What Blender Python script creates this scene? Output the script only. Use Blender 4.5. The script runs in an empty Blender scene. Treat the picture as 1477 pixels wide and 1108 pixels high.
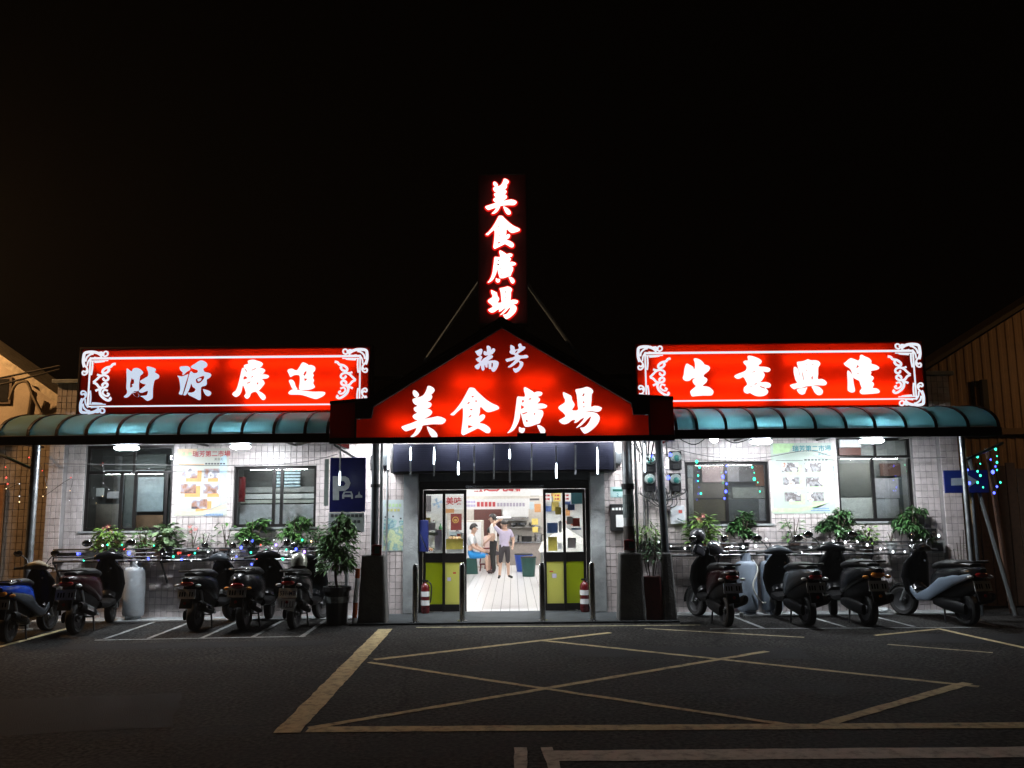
import bpy, bmesh, math, random
from mathutils import Vector, Matrix

random.seed(7)
S = bpy.context.scene
COL = S.collection
R = math.radians

# ------------------------------------------------------------------ camera
IW, IH, FPX = 1477.0, 1108.0, 1250.0
PITCH, ROLL = R(8.2), 0.0095
CAM = Vector((0.15, -14.45, 1.7))
cam = bpy.data.cameras.new('camera')
cam.sensor_fit = 'HORIZONTAL'; cam.sensor_width = 36.0
cam.lens = 36.0 * FPX / IW
cam.clip_start = 0.1; cam.clip_end = 600
co = bpy.data.objects.new('camera', cam); COL.objects.link(co)
co.matrix_world = Matrix.Translation(CAM) @ Matrix.Rotation(R(90) + PITCH, 4, 'X') @ Matrix.Rotation(-ROLL, 4, 'Z')
S.camera = co

# ------------------------------------------------------------------ night sky
w = bpy.data.worlds.new('World'); S.world = w; w.use_nodes = True
nt = w.node_tree; bg = nt.nodes['Background']
sky = nt.nodes.new('ShaderNodeTexSky'); sky.sky_type = 'NISHITA'; sky.sun_disc = False
sky.sun_elevation = R(-9); sky.sun_rotation = R(200)
add = nt.nodes.new('ShaderNodeMixRGB'); add.blend_type = 'ADD'; add.inputs[0].default_value = 1
add.inputs[2].default_value = (0.016, 0.011, 0.008, 1)      # town glow on the night sky
nt.links.new(sky.outputs[0], add.inputs[1]); nt.links.new(add.outputs[0], bg.inputs[0])
bg.inputs[1].default_value = 0.04
S.view_settings.view_transform = 'Standard'; S.view_settings.look = 'None'
S.view_settings.exposure = 0.0; S.view_settings.gamma = 1.0
S.view_settings.use_curve_mapping = False
S.render.engine = 'CYCLES'
S.cycles.use_denoising = True
S.cycles.max_bounces = 6; S.cycles.diffuse_bounces = 3; S.cycles.glossy_bounces = 3
S.cycles.transmission_bounces = 4; S.cycles.transparent_max_bounces = 12
S.cycles.caustics_reflective = False; S.cycles.caustics_refractive = False
S.cycles.sample_clamp_indirect = 4.0
S.cycles.use_light_tree = True

# light levels (strengths of the lamps the photograph shows lit)
L_CANOPY = 41.0      # LED floods under the canopies (W of the reflector beam)
L_BULB = 85.0       # round bulb
L_TUBE_GABLE = 46.0  # fluorescent battens under the gable (W of each reflector)
L_HALL = 50.0        # ceiling panels of the food hall
L_SIGN = 22.0        # tubes inside the sign boxes
L_STREET = 1250.0    # sodium street lamp left of the frame (W)


def ray(px, py):
    u, v = px - IW / 2, py - IH / 2
    c, s = math.cos(ROLL), math.sin(ROLL)
    u, v = c * u - s * v, s * u + c * v
    x, y = u / FPX, -v / FPX
    f = Vector((0, math.cos(PITCH), math.sin(PITCH))); up = Vector((0, -math.sin(PITCH), math.cos(PITCH)))
    return Vector((1, 0, 0)) * x + up * y + f


def at(px, py, Y):
    "measured point of the photograph on the upright plane at depth Y"
    d = ray(px, py); return CAM + d * ((Y - CAM.y) / d.y)


def ground(px, py, z=0.0):
    d = ray(px, py); return CAM + d * ((z - CAM.z) / d.z)


# ------------------------------------------------------------------ materials
_m = {}


def M(name, col, rough=0.5, metal=0.0, var=0.12, scale=14.0, bump=0.0, bscale=60.0, coat=0.0, spec=0.5, rnd=None, rndamt=0.15, dirt=None, dirtamt=0.5, dirtscale=3.0, rv=0.08, world=False):
    if name in _m: return _m[name]
    m = bpy.data.materials.new(name); m.use_nodes = True; _m[name] = m
    n = m.node_tree.nodes; l = m.node_tree.links
    b = n['Principled BSDF']
    b.inputs['Roughness'].default_value = rough; b.inputs['Metallic'].default_value = metal
    b.inputs['Coat Weight'].default_value = coat; b.inputs['Specular IOR Level'].default_value = spec
    tc = n.new('ShaderNodeTexCoord')
    no = n.new('ShaderNodeTexNoise'); no.inputs['Scale'].default_value = scale; no.inputs['Detail'].default_value = 6
    l.new(tc.outputs['Object'], no.inputs['Vector'])
    mr = n.new('ShaderNodeMapRange'); mr.inputs[1].default_value = 0.3; mr.inputs[2].default_value = 0.7
    mr.inputs[3].default_value = 1 - var; mr.inputs[4].default_value = 1 + var
    l.new(no.outputs['Fac'], mr.inputs[0])
    mx = n.new('ShaderNodeVectorMath'); mx.operation = 'SCALE'
    mx.inputs[0].default_value = col[:3]
    l.new(mr.outputs[0], mx.inputs['Scale'])
    out = mx.outputs[0]
    if rnd:
        if rnd == 'island':
            g = n.new('ShaderNodeNewGeometry'); ro = g.outputs['Random Per Island']
        else:
            g = n.new('ShaderNodeObjectInfo'); ro = g.outputs['Random']
        r2 = n.new('ShaderNodeMapRange'); r2.inputs[3].default_value = 1 - rndamt; r2.inputs[4].default_value = 1 + rndamt
        l.new(ro, r2.inputs[0])
        m2 = n.new('ShaderNodeVectorMath'); m2.operation = 'SCALE'
        l.new(out, m2.inputs[0]); l.new(r2.outputs[0], m2.inputs['Scale']); out = m2.outputs[0]
    if dirt:
        n2 = n.new('ShaderNodeTexNoise'); n2.inputs['Scale'].default_value = dirtscale; n2.inputs['Detail'].default_value = 9
        n2.inputs['Roughness'].default_value = 0.7
        if world:
            gp = n.new('ShaderNodeNewGeometry'); vm = n.new('ShaderNodeVectorMath'); vm.operation = 'MULTIPLY'; vm.inputs[1].default_value = (2.2, 1, .35)
            l.new(gp.outputs['Position'], vm.inputs[0]); l.new(vm.outputs[0], n2.inputs['Vector'])
        else: l.new(tc.outputs['Object'], n2.inputs['Vector'])
        cr = n.new('ShaderNodeMapRange'); cr.inputs[1].default_value = 0.48; cr.inputs[2].default_value = 0.72
        cr.inputs[3].default_value = 0; cr.inputs[4].default_value = dirtamt
        l.new(n2.outputs['Fac'], cr.inputs[0])
        mm = n.new('ShaderNodeMixRGB'); mm.inputs[2].default_value = (*dirt[:3], 1)
        l.new(cr.outputs[0], mm.inputs[0]); l.new(out, mm.inputs[1]); out = mm.outputs[0]
    l.new(out, b.inputs['Base Color'])
    rr = n.new('ShaderNodeMapRange'); rr.inputs[1].default_value = 0.3; rr.inputs[2].default_value = 0.7
    rr.inputs[3].default_value = max(0.02, rough - rv); rr.inputs[4].default_value = min(1, rough + rv)
    l.new(no.outputs['Fac'], rr.inputs[0]); l.new(rr.outputs[0], b.inputs['Roughness'])
    if bump:
        bn = n.new('ShaderNodeTexNoise'); bn.inputs['Scale'].default_value = bscale; bn.inputs['Detail'].default_value = 5
        l.new(tc.outputs['Object'], bn.inputs['Vector'])
        bu = n.new('ShaderNodeBump'); bu.inputs['Strength'].default_value = bump; bu.inputs['Distance'].default_value = 0.02
        l.new(bn.outputs['Fac'], bu.inputs['Height']); l.new(bu.outputs[0], b.inputs['Normal'])
    return m


def EM(name, col, strength, sample=True):
    if name in _m: return _m[name]
    m = bpy.data.materials.new(name); m.use_nodes = True; _m[name] = m
    n = m.node_tree.nodes; l = m.node_tree.links
    n.remove(n['Principled BSDF'])
    e = n.new('ShaderNodeEmission'); e.inputs[0].default_value = (*col[:3], 1); e.inputs[1].default_value = strength
    l.new(e.outputs[0], n['Material Output'].inputs[0])
    if not sample: m.cycles.emission_sampling = 'NONE'
    return m


def GLASS(name, tint=(0.85, 0.88, 0.88), gloss=0.12, rough=0.02, film=0.0, filmcol=(0.6, 0.6, 0.6)):
    if name in _m: return _m[name]
    m = bpy.data.materials.new(name); m.use_nodes = True; _m[name] = m
    n = m.node_tree.nodes; l = m.node_tree.links
    n.remove(n['Principled BSDF'])
    t = n.new('ShaderNodeBsdfTransparent'); t.inputs[0].default_value = (*tint, 1)
    g = n.new('ShaderNodeBsdfGlossy'); g.inputs['Roughness'].default_value = rough
    fr = n.new('ShaderNodeFresnel'); fr.inputs[0].default_value = 1.5
    ad = n.new('ShaderNodeMath'); ad.operation = 'MULTIPLY_ADD'; ad.inputs[1].default_value = 1.0; ad.inputs[2].default_value = gloss * 0.3
    l.new(fr.outputs[0], ad.inputs[0])
    x = n.new('ShaderNodeMixShader'); l.new(ad.outputs[0], x.inputs[0]); l.new(t.outputs[0], x.inputs[1]); l.new(g.outputs[0], x.inputs[2])
    last = x.outputs[0]
    if film:
        tl = n.new('ShaderNodeBsdfTranslucent'); tl.inputs[0].default_value = (*filmcol, 1)
        df = n.new('ShaderNodeBsdfDiffuse'); df.inputs[0].default_value = (*filmcol, 1)
        y = n.new('ShaderNodeMixShader'); y.inputs[0].default_value = 0.5
        l.new(tl.outputs[0], y.inputs[1]); l.new(df.outputs[0], y.inputs[2])
        z = n.new('ShaderNodeMixShader'); z.inputs[0].default_value = film
        l.new(last, z.inputs[1]); l.new(y.outputs[0], z.inputs[2]); last = z.outputs[0]
    l.new(last, n['Material Output'].inputs[0])
    return m


def TRANSLUCENT(name, tcol, dcol, mix=0.6, gloss=0.04, rough=0.25):
    if name in _m: return _m[name]
    m = bpy.data.materials.new(name); m.use_nodes = True; _m[name] = m
    n = m.node_tree.nodes; l = m.node_tree.links
    n.remove(n['Principled BSDF'])
    tc = n.new('ShaderNodeTexCoord'); no = n.new('ShaderNodeTexNoise'); no.inputs['Scale'].default_value = 2.5; no.inputs['Detail'].default_value = 6
    l.new(tc.outputs['Object'], no.inputs['Vector'])
    mr = n.new('ShaderNodeMapRange'); mr.inputs[1].default_value = .3; mr.inputs[2].default_value = .7; mr.inputs[3].default_value = .95; mr.inputs[4].default_value = 1.03
    l.new(no.outputs['Fac'], mr.inputs[0])
    vs = n.new('ShaderNodeVectorMath'); vs.operation = 'SCALE'; vs.inputs[0].default_value = tcol; l.new(mr.outputs[0], vs.inputs['Scale'])
    t = n.new('ShaderNodeBsdfTranslucent'); l.new(vs.outputs[0], t.inputs[0])
    d = n.new('ShaderNodeBsdfDiffuse'); d.inputs[0].default_value = (*dcol, 1)
    g = n.new('ShaderNodeBsdfGlossy'); g.inputs['Roughness'].default_value = rough
    x = n.new('ShaderNodeMixShader'); x.inputs[0].default_value = mix
    l.new(d.outputs[0], x.inputs[1]); l.new(t.outputs[0], x.inputs[2])
    y = n.new('ShaderNodeMixShader'); y.inputs[0].default_value = gloss
    l.new(x.outputs[0], y.inputs[1]); l.new(g.outputs[0], y.inputs[2])
    l.new(y.outputs[0], n['Material Output'].inputs[0])
    return m


def PRINT(name, stops, scale=9.0):
    "printed photograph: blotches of several inks"
    if name in _m: return _m[name]
    m = bpy.data.materials.new(name); m.use_nodes = True; _m[name] = m
    n = m.node_tree.nodes; l = m.node_tree.links; b = n['Principled BSDF']; b.inputs['Roughness'].default_value = 0.4
    tc = n.new('ShaderNodeTexCoord'); no = n.new('ShaderNodeTexNoise'); no.inputs['Scale'].default_value = scale; no.inputs['Detail'].default_value = 4
    oi = n.new('ShaderNodeObjectInfo'); va = n.new('ShaderNodeVectorMath'); va.operation = 'MULTIPLY_ADD'; va.inputs[1].default_value = (1, 1, 1); ml = n.new('ShaderNodeMath'); ml.operation = 'MULTIPLY'; ml.inputs[1].default_value = 37.0
    l.new(tc.outputs['Object'], va.inputs[0]); l.new(oi.outputs['Random'], ml.inputs[0]); l.new(ml.outputs[0], va.inputs[2]); l.new(va.outputs[0], no.inputs['Vector'])
    cr = n.new('ShaderNodeValToRGB'); e = cr.color_ramp.elements
    for i, c in enumerate(stops):
        p = 0.3 + 0.4 * i / (len(stops) - 1)
        if i < 2: e[i].position = p; e[i].color = (*c, 1)
        else:
            k = e.new(p); k.color = (*c, 1)
    l.new(no.outputs['Fac'], cr.inputs[0]); l.new(cr.outputs[0], b.inputs['Base Color'])
    return m


# ------------------------------------------------------------------ mesh helpers
class MB:
    def __init__(s): s.v = []; s.f = []; s.mi = []; s.cur = 0
    def _add(s, vs, fs):
        o = len(s.v); s.v += [Vector(p) for p in vs]; s.f += [[i + o for i in f] for f in fs]; s.mi += [s.cur] * len(fs); return s
    def box(s, x0, x1, y0, y1, z0, z1):
        return s._add([(x0, y0, z0), (x1, y0, z0), (x1, y1, z0), (x0, y1, z0), (x0, y0, z1), (x1, y0, z1), (x1, y1, z1), (x0, y1, z1)],
                      [(0, 3, 2, 1), (4, 5, 6, 7), (0, 1, 5, 4), (1, 2, 6, 5), (2, 3, 7, 6), (3, 0, 4, 7)])
    def quad(s, a, b, c, d): return s._add([a, b, c, d], [(0, 1, 2, 3)])
    def tube(s, path, r, n=8, cap=True):
        path = [Vector(p) for p in path]; rs = r if isinstance(r, (list, tuple)) else [r] * len(path)
        vs = []; fs = []; prev = None
        for i, p in enumerate(path):
            d = (path[min(i + 1, len(path) - 1)] - path[max(i - 1, 0)]).normalized()
            if prev is None:
                a = Vector((0, 0, 1)) if abs(d.z) < 0.9 else Vector((1, 0, 0))
                u = d.cross(a).normalized()
            else:
                u = (prev - d * prev.dot(d)).normalized()
            prev = u; q = d.cross(u)
            for k in range(n):
                t = 2 * math.pi * k / n
                vs.append(p + (u * math.cos(t) + q * math.sin(t)) * rs[i])
        for i in range(len(path) - 1):
            for k in range(n):
                k2 = (k + 1) % n
                fs.append((i * n + k, (i + 1) * n + k, (i + 1) * n + k2, i * n + k2))
        if cap:
            fs.append(tuple(range(n))); m = (len(path) - 1) * n
            fs.append(tuple(m + k for k in reversed(range(n))))
        return s._add(vs, fs)
    def lathe(s, prof, c=(0, 0, 0), axis='Z', n=16):
        "prof: list of (radius, height)"
        vs = []; fs = []; c = Vector(c)
        for (r, h) in prof:
            for k in range(n):
                t = 2 * math.pi * k / n; a, b = r * math.cos(t), r * math.sin(t)
                p = (a, b, h) if axis == 'Z' else ((h, a, b) if axis == 'X' else (b, h, a))
                vs.append(c + Vector(p))
        for i in range(len(prof) - 1):
            for k in range(n):
                k2 = (k + 1) % n
                fs.append((i * n + k, i * n + k2, (i + 1) * n + k2, (i + 1) * n + k))
        ring = len(prof) >= 4 and abs(prof[0][0] - prof[-1][0]) < 1e-6
        if ring:
            L = (len(prof) - 1) * n
            for k in range(n): fs.append((L + k, L + (k + 1) % n, (k + 1) % n, k))
            return s._add(vs, fs)
        if prof[0][0] > 1e-5: fs.append(tuple(reversed(range(n))))
        if prof[-1][0] > 1e-5: fs.append(tuple((len(prof) - 1) * n + k for k in range(n)))
        return s._add(vs, fs)
    def sphere(s, c, r, n=10, m=7):
        rx = r if isinstance(r, (tuple, list)) else (r, r, r); vs = []; fs = []
        for i in range(1, m):
            for k in range(n):
                a = math.pi * i / m; t = 2 * math.pi * k / n
                vs.append((c[0] + rx[0] * math.sin(a) * math.cos(t), c[1] + rx[1] * math.sin(a) * math.sin(t), c[2] + rx[2] * math.cos(a)))
        top = len(vs); vs.append((c[0], c[1], c[2] + rx[2])); vs.append((c[0], c[1], c[2] - rx[2]))
        for k in range(n):
            k2 = (k + 1) % n
            fs.append((top, k, k2)); fs.append((top + 1, (m - 2) * n + k2, (m - 2) * n + k))
            for i in range(m - 2): fs.append((i * n + k, (i + 1) * n + k, (i + 1) * n + k2, i * n + k2))
        return s._add(vs, fs)
    def loft(s, secs, axis='X', n=14, e=2.6):
        "secs: (pos, centre_a, centre_b, half_a, half_b); superellipse sections along the axis"
        vs = []; fs = []
        for (p, ca, cb, ha, hb) in secs:
            for k in range(n):
                t = 2 * math.pi * k / n; c, q = math.cos(t), math.sin(t)
                a = ca + ha * math.copysign(abs(c) ** (2 / e), c); b = cb + hb * math.copysign(abs(q) ** (2 / e), q)
                vs.append((p, a, b) if axis == 'X' else ((a, p, b) if axis == 'Y' else (a, b, p)))
        for i in range(len(secs) - 1):
            for k in range(n):
                k2 = (k + 1) % n
                fs.append((i * n + k, i * n + k2, (i + 1) * n + k2, (i + 1) * n + k))
        fs.append(tuple(reversed(range(n)))); fs.append(tuple((len(secs) - 1) * n + k for k in range(n)))
        return s._add(vs, fs)
    def prism(s, poly, y0, y1):
        "poly in (x,z), extruded in y"
        k = len(poly)
        vs = [(x, y0, z) for x, z in poly] + [(x, y1, z) for x, z in poly]
        fs = [tuple(range(k)), tuple(reversed(range(k, 2 * k)))] + [(i, i + k, (i + 1) % k + k, (i + 1) % k) for i in range(k)]
        return s._add(vs, fs)
    def ribbon(s, pts, width, nrm, thick):
        "flat band following pts in the plane with normal nrm"
        nrm = Vector(nrm); pts = [Vector(p) for p in pts]; vs = []; fs = []
        ws = width if isinstance(width, (list, tuple)) else [width] * len(pts)
        for i, p in enumerate(pts):
            d = (pts[min(i + 1, len(pts) - 1)] - pts[max(i - 1, 0)]).normalized(); q = d.cross(nrm).normalized() * ws[i] / 2
            vs += [p + q, p - q, p - q + nrm * thick, p + q + nrm * thick]
        for i in range(len(pts) - 1):
            a, b = i * 4, i * 4 + 4
            for k in range(4): fs.append((a + k, a + (k + 1) % 4, b + (k + 1) % 4, b + k))
        e = (len(pts) - 1) * 4
        fs += [(3, 2, 1, 0), (e, e + 1, e + 2, e + 3)]
        return s._add(vs, fs)
    def build(s, name, mat, parent=None, smooth=False, bevel=0.0, seg=2, local=False, subdiv=0):
        me = bpy.data.meshes.new(name)
        off = Vector((0, 0, 0))
        if parent is not None and not local: off = rootloc(parent)
        me.from_pydata([v - off for v in s.v], [], s.f)
        mats = mat if isinstance(mat, (list, tuple)) else [mat]
        for m in mats: me.materials.append(m)
        if len(mats) > 1:
            for p, i in zip(me.polygons, s.mi): p.material_index = i
        bm = bmesh.new(); bm.from_mesh(me)
        bmesh.ops.recalc_face_normals(bm, faces=bm.faces)
        if bevel:
            ed = [e for e in bm.edges if len(e.link_faces) == 2 and e.calc_face_angle(0) > 0.6]
            bmesh.ops.bevel(bm, geom=ed, offset=bevel, segments=seg, profile=0.6, affect='EDGES', clamp_overlap=True)
        bm.to_mesh(me); bm.free()
        if smooth:
            for p in me.polygons: p.use_smooth = True
            try: me.set_sharp_from_angle(angle=R(40))
            except Exception: pass
        o = bpy.data.objects.new(name, me); COL.objects.link(o)
        if parent is not None: o.parent = parent
        if subdiv:
            md = o.modifiers.new('s', 'SUBSURF'); md.levels = subdiv; md.render_levels = subdiv
        return o


def rootloc(o):
    v = Vector(o.location)
    while o.parent is not None:
        o = o.parent; v += Vector(o.location)
    return v


def tag(o, label=None, cat=None, group=None, kind=None):
    if label: o['label'] = label
    if cat: o['category'] = cat
    if group: o['group'] = group
    if kind: o['kind'] = kind
    return o


def thing(name, label, cat, loc=(0, 0, 0), rz=0, group=None):
    o = bpy.data.objects.new(name, None); COL.objects.link(o); o.empty_display_size = 0.2
    o.location = loc; o.rotation_euler = (0, 0, rz)
    return tag(o, label, cat, group)


def inst(o, parent, loc=(0, 0, 0), name=None, rot=None, scale=None):
    c = o.copy(); COL.objects.link(c); c.parent = parent; c.location = loc
    if rot: c.rotation_euler = rot
    if scale: c.scale = scale if isinstance(scale, (tuple, list)) else (scale,) * 3
    return c


def copy_tree(o, parent=None):
    c = o.copy(); COL.objects.link(c); c.parent = parent
    for ch in [k for k in bpy.data.objects if k.parent == o]: copy_tree(ch, c)
    return c


def smoothpath(pts, k=5, closed=False):
    out = []; n = len(pts); pts = [Vector(p) for p in pts]
    rng = range(n if closed else n - 1)
    for i in rng:
        if closed: a, b, c, d = pts[i - 1], pts[i], pts[(i + 1) % n], pts[(i + 2) % n]
        else: a, b, c, d = pts[max(i - 1, 0)], pts[i], pts[i + 1], pts[min(i + 2, n - 1)]
        for j in range(k):
            t = j / k
            out.append(0.5 * ((2 * b) + (c - a) * t + (2 * a - 5 * b + 4 * c - d) * t * t + (3 * b - a - 3 * c + d) * t ** 3))
    if not closed: out.append(pts[-1])
    return out


def text(s, size, x, z, y, mat, parent, name='lettering', bold=0.0, align='CENTER', rot=None, local=False, spacing=1.0, sx=1.0, depth=0.0):
    "flat lettering facing -Y, baseline at (x, z)"
    c = bpy.data.curves.new('t', 'FONT'); c.body = s; c.size = size; c.offset = bold; c.align_x = align; c.space_character = spacing; c.extrude = depth
    c.resolution_u = 3
    o = bpy.data.objects.new('t', c); COL.objects.link(o)
    me = bpy.data.meshes.new_from_object(o.evaluated_get(bpy.context.evaluated_depsgraph_get()))
    COL.objects.unlink(o); bpy.data.objects.remove(o)
    off = rootloc(parent) if (parent is not None and not local) else Vector((0, 0, 0))
    for v in me.vertices:
        X, Y, Z = v.co; v.co = Vector((x + X * sx, y - Z, z + Y)) - off
    me.name = name; me.materials.clear(); me.materials.append(mat)
    r = bpy.data.objects.new(name, me); COL.objects.link(r)
    if parent is not None: r.parent = parent
    return r


def outline(polys, mapper, depth, Y, mat, parent, name, offset=0.0, smooth=True):
    "solid letter from traced brush outlines (outer contours and holes) standing on the plane Y"
    c = bpy.data.curves.new('o', 'CURVE'); c.dimensions = '2D'; c.fill_mode = 'BOTH'; c.extrude = depth / 2; c.offset = offset
    for pl in polys:
        pts = [mapper(p) for p in pl]
        if smooth and len(pts) > 5: pts = [(q.x, q.y) for q in smoothpath([(a, b, 0) for a, b in pts], 3, True)]
        sp = c.splines.new('POLY'); sp.points.add(len(pts) - 1); sp.use_cyclic_u = True
        for q, (a, b) in zip(sp.points, pts): q.co = (a, b, 0, 1)
    o = bpy.data.objects.new('o', c); COL.objects.link(o)
    me = bpy.data.meshes.new_from_object(o.evaluated_get(bpy.context.evaluated_depsgraph_get()))
    COL.objects.unlink(o); bpy.data.objects.remove(o)
    off = rootloc(parent)
    for v in me.vertices:
        a, b, d = v.co; v.co = Vector((a, Y - depth / 2 - d, b)) - off
    me.name = name; me.materials.clear(); me.materials.append(mat)
    r = bpy.data.objects.new(name, me); COL.objects.link(r); r.parent = parent
    return r


ORD = ['first', 'second', 'third', 'fourth', 'fifth', 'sixth', 'seventh', 'eighth', 'ninth', 'tenth', 'eleventh', 'twelfth', 'thirteenth', 'fourteenth', 'fifteenth', 'sixteenth']
# ------------------------------------------------------------------ common materials
tile_one = M('glazed tile', (0.60, 0.535, 0.53), 0.30, rnd='object', rndamt=0.11, var=0.06, scale=9, dirt=(0.26, 0.21, 0.18), dirtamt=0.6, dirtscale=2.0, world=True)
tile_many = M('glazed tile field', (0.60, 0.535, 0.53), 0.30, rnd='island', rndamt=0.11, var=0.06, scale=9, dirt=(0.26, 0.21, 0.18), dirtamt=0.6, dirtscale=2.0, world=True)
grout = M('dark grout', (0.24, 0.225, 0.225), 0.9, bump=0.2)
concrete = M('grey concrete', (0.30, 0.32, 0.325), 0.85, var=0.2, scale=5, bump=0.35, bscale=40, dirt=(0.12, 0.12, 0.12), dirtamt=0.6)
darkcon = M('stained dark concrete', (0.10, 0.098, 0.095), 0.9, var=0.3, scale=6, bump=0.5, bscale=30, dirt=(0.05, 0.05, 0.05), dirtamt=0.7)
steel = M('brushed stainless', (0.50, 0.51, 0.52), 0.22, 1.0, var=0.03, scale=3)
galv = M('galvanised pipe', (0.42, 0.44, 0.45), 0.38, 0.9, var=0.2, scale=12, dirt=(0.2, 0.2, 0.2), dirtamt=0.4)
darkpole = M('dark painted pipe', (0.06, 0.068, 0.075), 0.4, 0.3, var=0.2)
blackmetal = M('black painted metal', (0.012, 0.012, 0.013), 0.45, 0.2, var=0.2)
darkframe = M('dark bronze aluminium', (0.022, 0.02, 0.02), 0.38, 0.6, var=0.2)
whiteboard = M('white board', (0.70, 0.71, 0.72), 0.5, var=0.05)
blackrub = M('black rubber', (0.012, 0.012, 0.012), 0.75, var=0.3, bump=0.2)
cable_m = M('black cable', (0.015, 0.015, 0.015), 0.6)
wireg = M('grey wire', (0.12, 0.12, 0.12), 0.6)
red_p = M('red enamel', (0.11, 0.005, 0.007), 0.3, coat=0.4)
orange_p = M('orange plastic', (0.55, 0.10, 0.015), 0.4)
blue_p = M('blue plastic', (0.01, 0.06, 0.35), 0.4)
green_d = M('dark green plastic', (0.01, 0.06, 0.05), 0.45)
paper = M('white paper', (0.75, 0.76, 0.76), 0.7, var=0.04)
led_w = EM('cool white led', (0.86, 0.93, 1.0), 190.0)
tube_w = EM('white fluorescent', (0.93, 0.97, 1.0), 12.0)

# ------------------------------------------------------------------ ground
asph = M('worn asphalt', (0.030, 0.029, 0.028), 0.9, spec=0.09, var=0.5, scale=1.6, bump=0.9, bscale=170, dirt=(0.048, 0.047, 0.044), dirtamt=0.7, dirtscale=0.9)
_n = asph.node_tree.nodes; _l = asph.node_tree.links                     # pale aggregate and cracks
_tc = _n.new('ShaderNodeTexCoord'); _v = _n.new('ShaderNodeTexVoronoi'); _v.inputs['Scale'].default_value = 75
_l.new(_tc.outputs['Object'], _v.inputs['Vector'])
_r = _n.new('ShaderNodeMapRange'); _r.inputs[1].default_value = 0.0; _r.inputs[2].default_value = 0.32; _r.inputs[3].default_value = 1.9; _r.inputs[4].default_value = 0.85
_l.new(_v.outputs['Distance'], _r.inputs[0])
_b = _n['Principled BSDF']; _src = _b.inputs['Base Color'].links[0].from_socket
_s = _n.new('ShaderNodeVectorMath'); _s.operation = 'SCALE'; _l.new(_src, _s.inputs[0]); _l.new(_r.outputs[0], _s.inputs['Scale'])
_v2 = _n.new('ShaderNodeTexVoronoi'); _v2.feature = 'DISTANCE_TO_EDGE'; _v2.inputs['Scale'].default_value = 0.33
_no = _n.new('ShaderNodeTexNoise'); _no.inputs['Scale'].default_value = 1.6; _no.inputs['Detail'].default_value = 8
_l.new(_tc.outputs['Object'], _no.inputs['Vector'])
_va = _n.new('ShaderNodeMixRGB'); _va.inputs[0].default_value = 0.35; _l.new(_tc.outputs['Object'], _va.inputs[1]); _l.new(_no.outputs['Color'], _va.inputs[2]); _l.new(_va.outputs[0], _v2.inputs['Vector'])
_r2 = _n.new('ShaderNodeMapRange'); _r2.inputs[1].default_value = 0.0; _r2.inputs[2].default_value = 0.006; _r2.inputs[3].default_value = 0.45; _r2.inputs[4].default_value = 1.0
_l.new(_v2.outputs['Distance'], _r2.inputs[0])
_n3 = _n.new('ShaderNodeTexNoise'); _n3.inputs['Scale'].default_value = 26; _n3.inputs['Detail'].default_value = 3; _l.new(_tc.outputs['Object'], _n3.inputs['Vector'])
_r3 = _n.new('ShaderNodeMapRange'); _r3.inputs[1].default_value = .36; _r3.inputs[2].default_value = .66; _r3.inputs[3].default_value = .2; _r3.inputs[4].default_value = 2.1; _l.new(_n3.outputs['Fac'], _r3.inputs[0])
_s3 = _n.new('ShaderNodeVectorMath'); _s3.operation = 'SCALE'; _l.new(_s.outputs[0], _s3.inputs[0]); _l.new(_r3.outputs[0], _s3.inputs['Scale']); _s = _s3
_s2 = _n.new('ShaderNodeVectorMath'); _s2.operation = 'SCALE'; _l.new(_s.outputs[0], _s2.inputs[0]); _l.new(_r2.outputs[0], _s2.inputs['Scale'])
_l.new(_s2.outputs[0], _b.inputs['Base Color'])

road = tag(MB().box(-120, 120, -80, 0.3, -0.3, 0).build('road', asph), kind='structure')
tag(MB().box(-120, 120, 0.3, 160, -0.3, -0.02).build('ground', M('dark soil', (0.05, 0.045, 0.04), 0.95, bump=0.4)), kind='structure')
# concrete entrance apron, a real step above the road, and patch of newer asphalt
apron = tag(MB().box(-2.32, 2.62, -1.16, 0.24, -0.1, 0.03).build('pavement', M('worn dark concrete', (0.05, 0.056, 0.06), .85, spec=.08, var=.25, scale=4, bump=.5, bscale=40, dirt=(.045, .045, .045), dirtamt=.6), bevel=0.012), kind='structure')
MB().box(-7.5, -2.33, -0.42, -0.002, -0.1, 0.016).build('kerb_strip', concrete, apron)
MB().box(2.63, 7.5, -0.42, -0.002, -0.1, 0.016).build('kerb_strip', concrete, apron)


def worn(name, col, wear):
    m = M(name, col, 0.8, spec=.1, var=0.15, scale=5, bump=0.6, bscale=150, dirt=(0.05, 0.049, 0.046), dirtamt=wear, dirtscale=11)
    return m


yel = worn('worn yellow paint', (0.47, 0.39, 0.22), 0.95)
yel2 = worn('faded yellow paint', (0.36, 0.31, 0.20), 0.95)
whi = worn('worn white paint', (0.52, 0.50, 0.47), 0.75)
bay = worn('faded bay paint', (0.27, 0.28, 0.28), 0.95)
_rn = random.Random(3)


def strip(name, a, b, wa, wb, mat, z=0.004):
    "painted line from a to b with slightly ragged edges"
    a, b = Vector(a), Vector(b); n = max(2, int((b - a).length / 0.12)); d = (b - a).normalized(); q = Vector((-d.y, d.x, 0)); mb = MB(); vs = []; fs = []
    for i in range(n + 1):
        t = i / n; c = a.lerp(b, t); w_ = (wa + (wb - wa) * t) / 2
        vs += [(c + q * (w_ + _rn.uniform(-.007, .007))) + Vector((0, 0, z)), (c - q * (w_ + _rn.uniform(-.007, .007))) + Vector((0, 0, z))]
    for i in range(n): fs.append((2 * i, 2 * i + 1, 2 * i + 3, 2 * i + 2))
    mb._add(vs, fs); return mb.build(name, mat, road)


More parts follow.
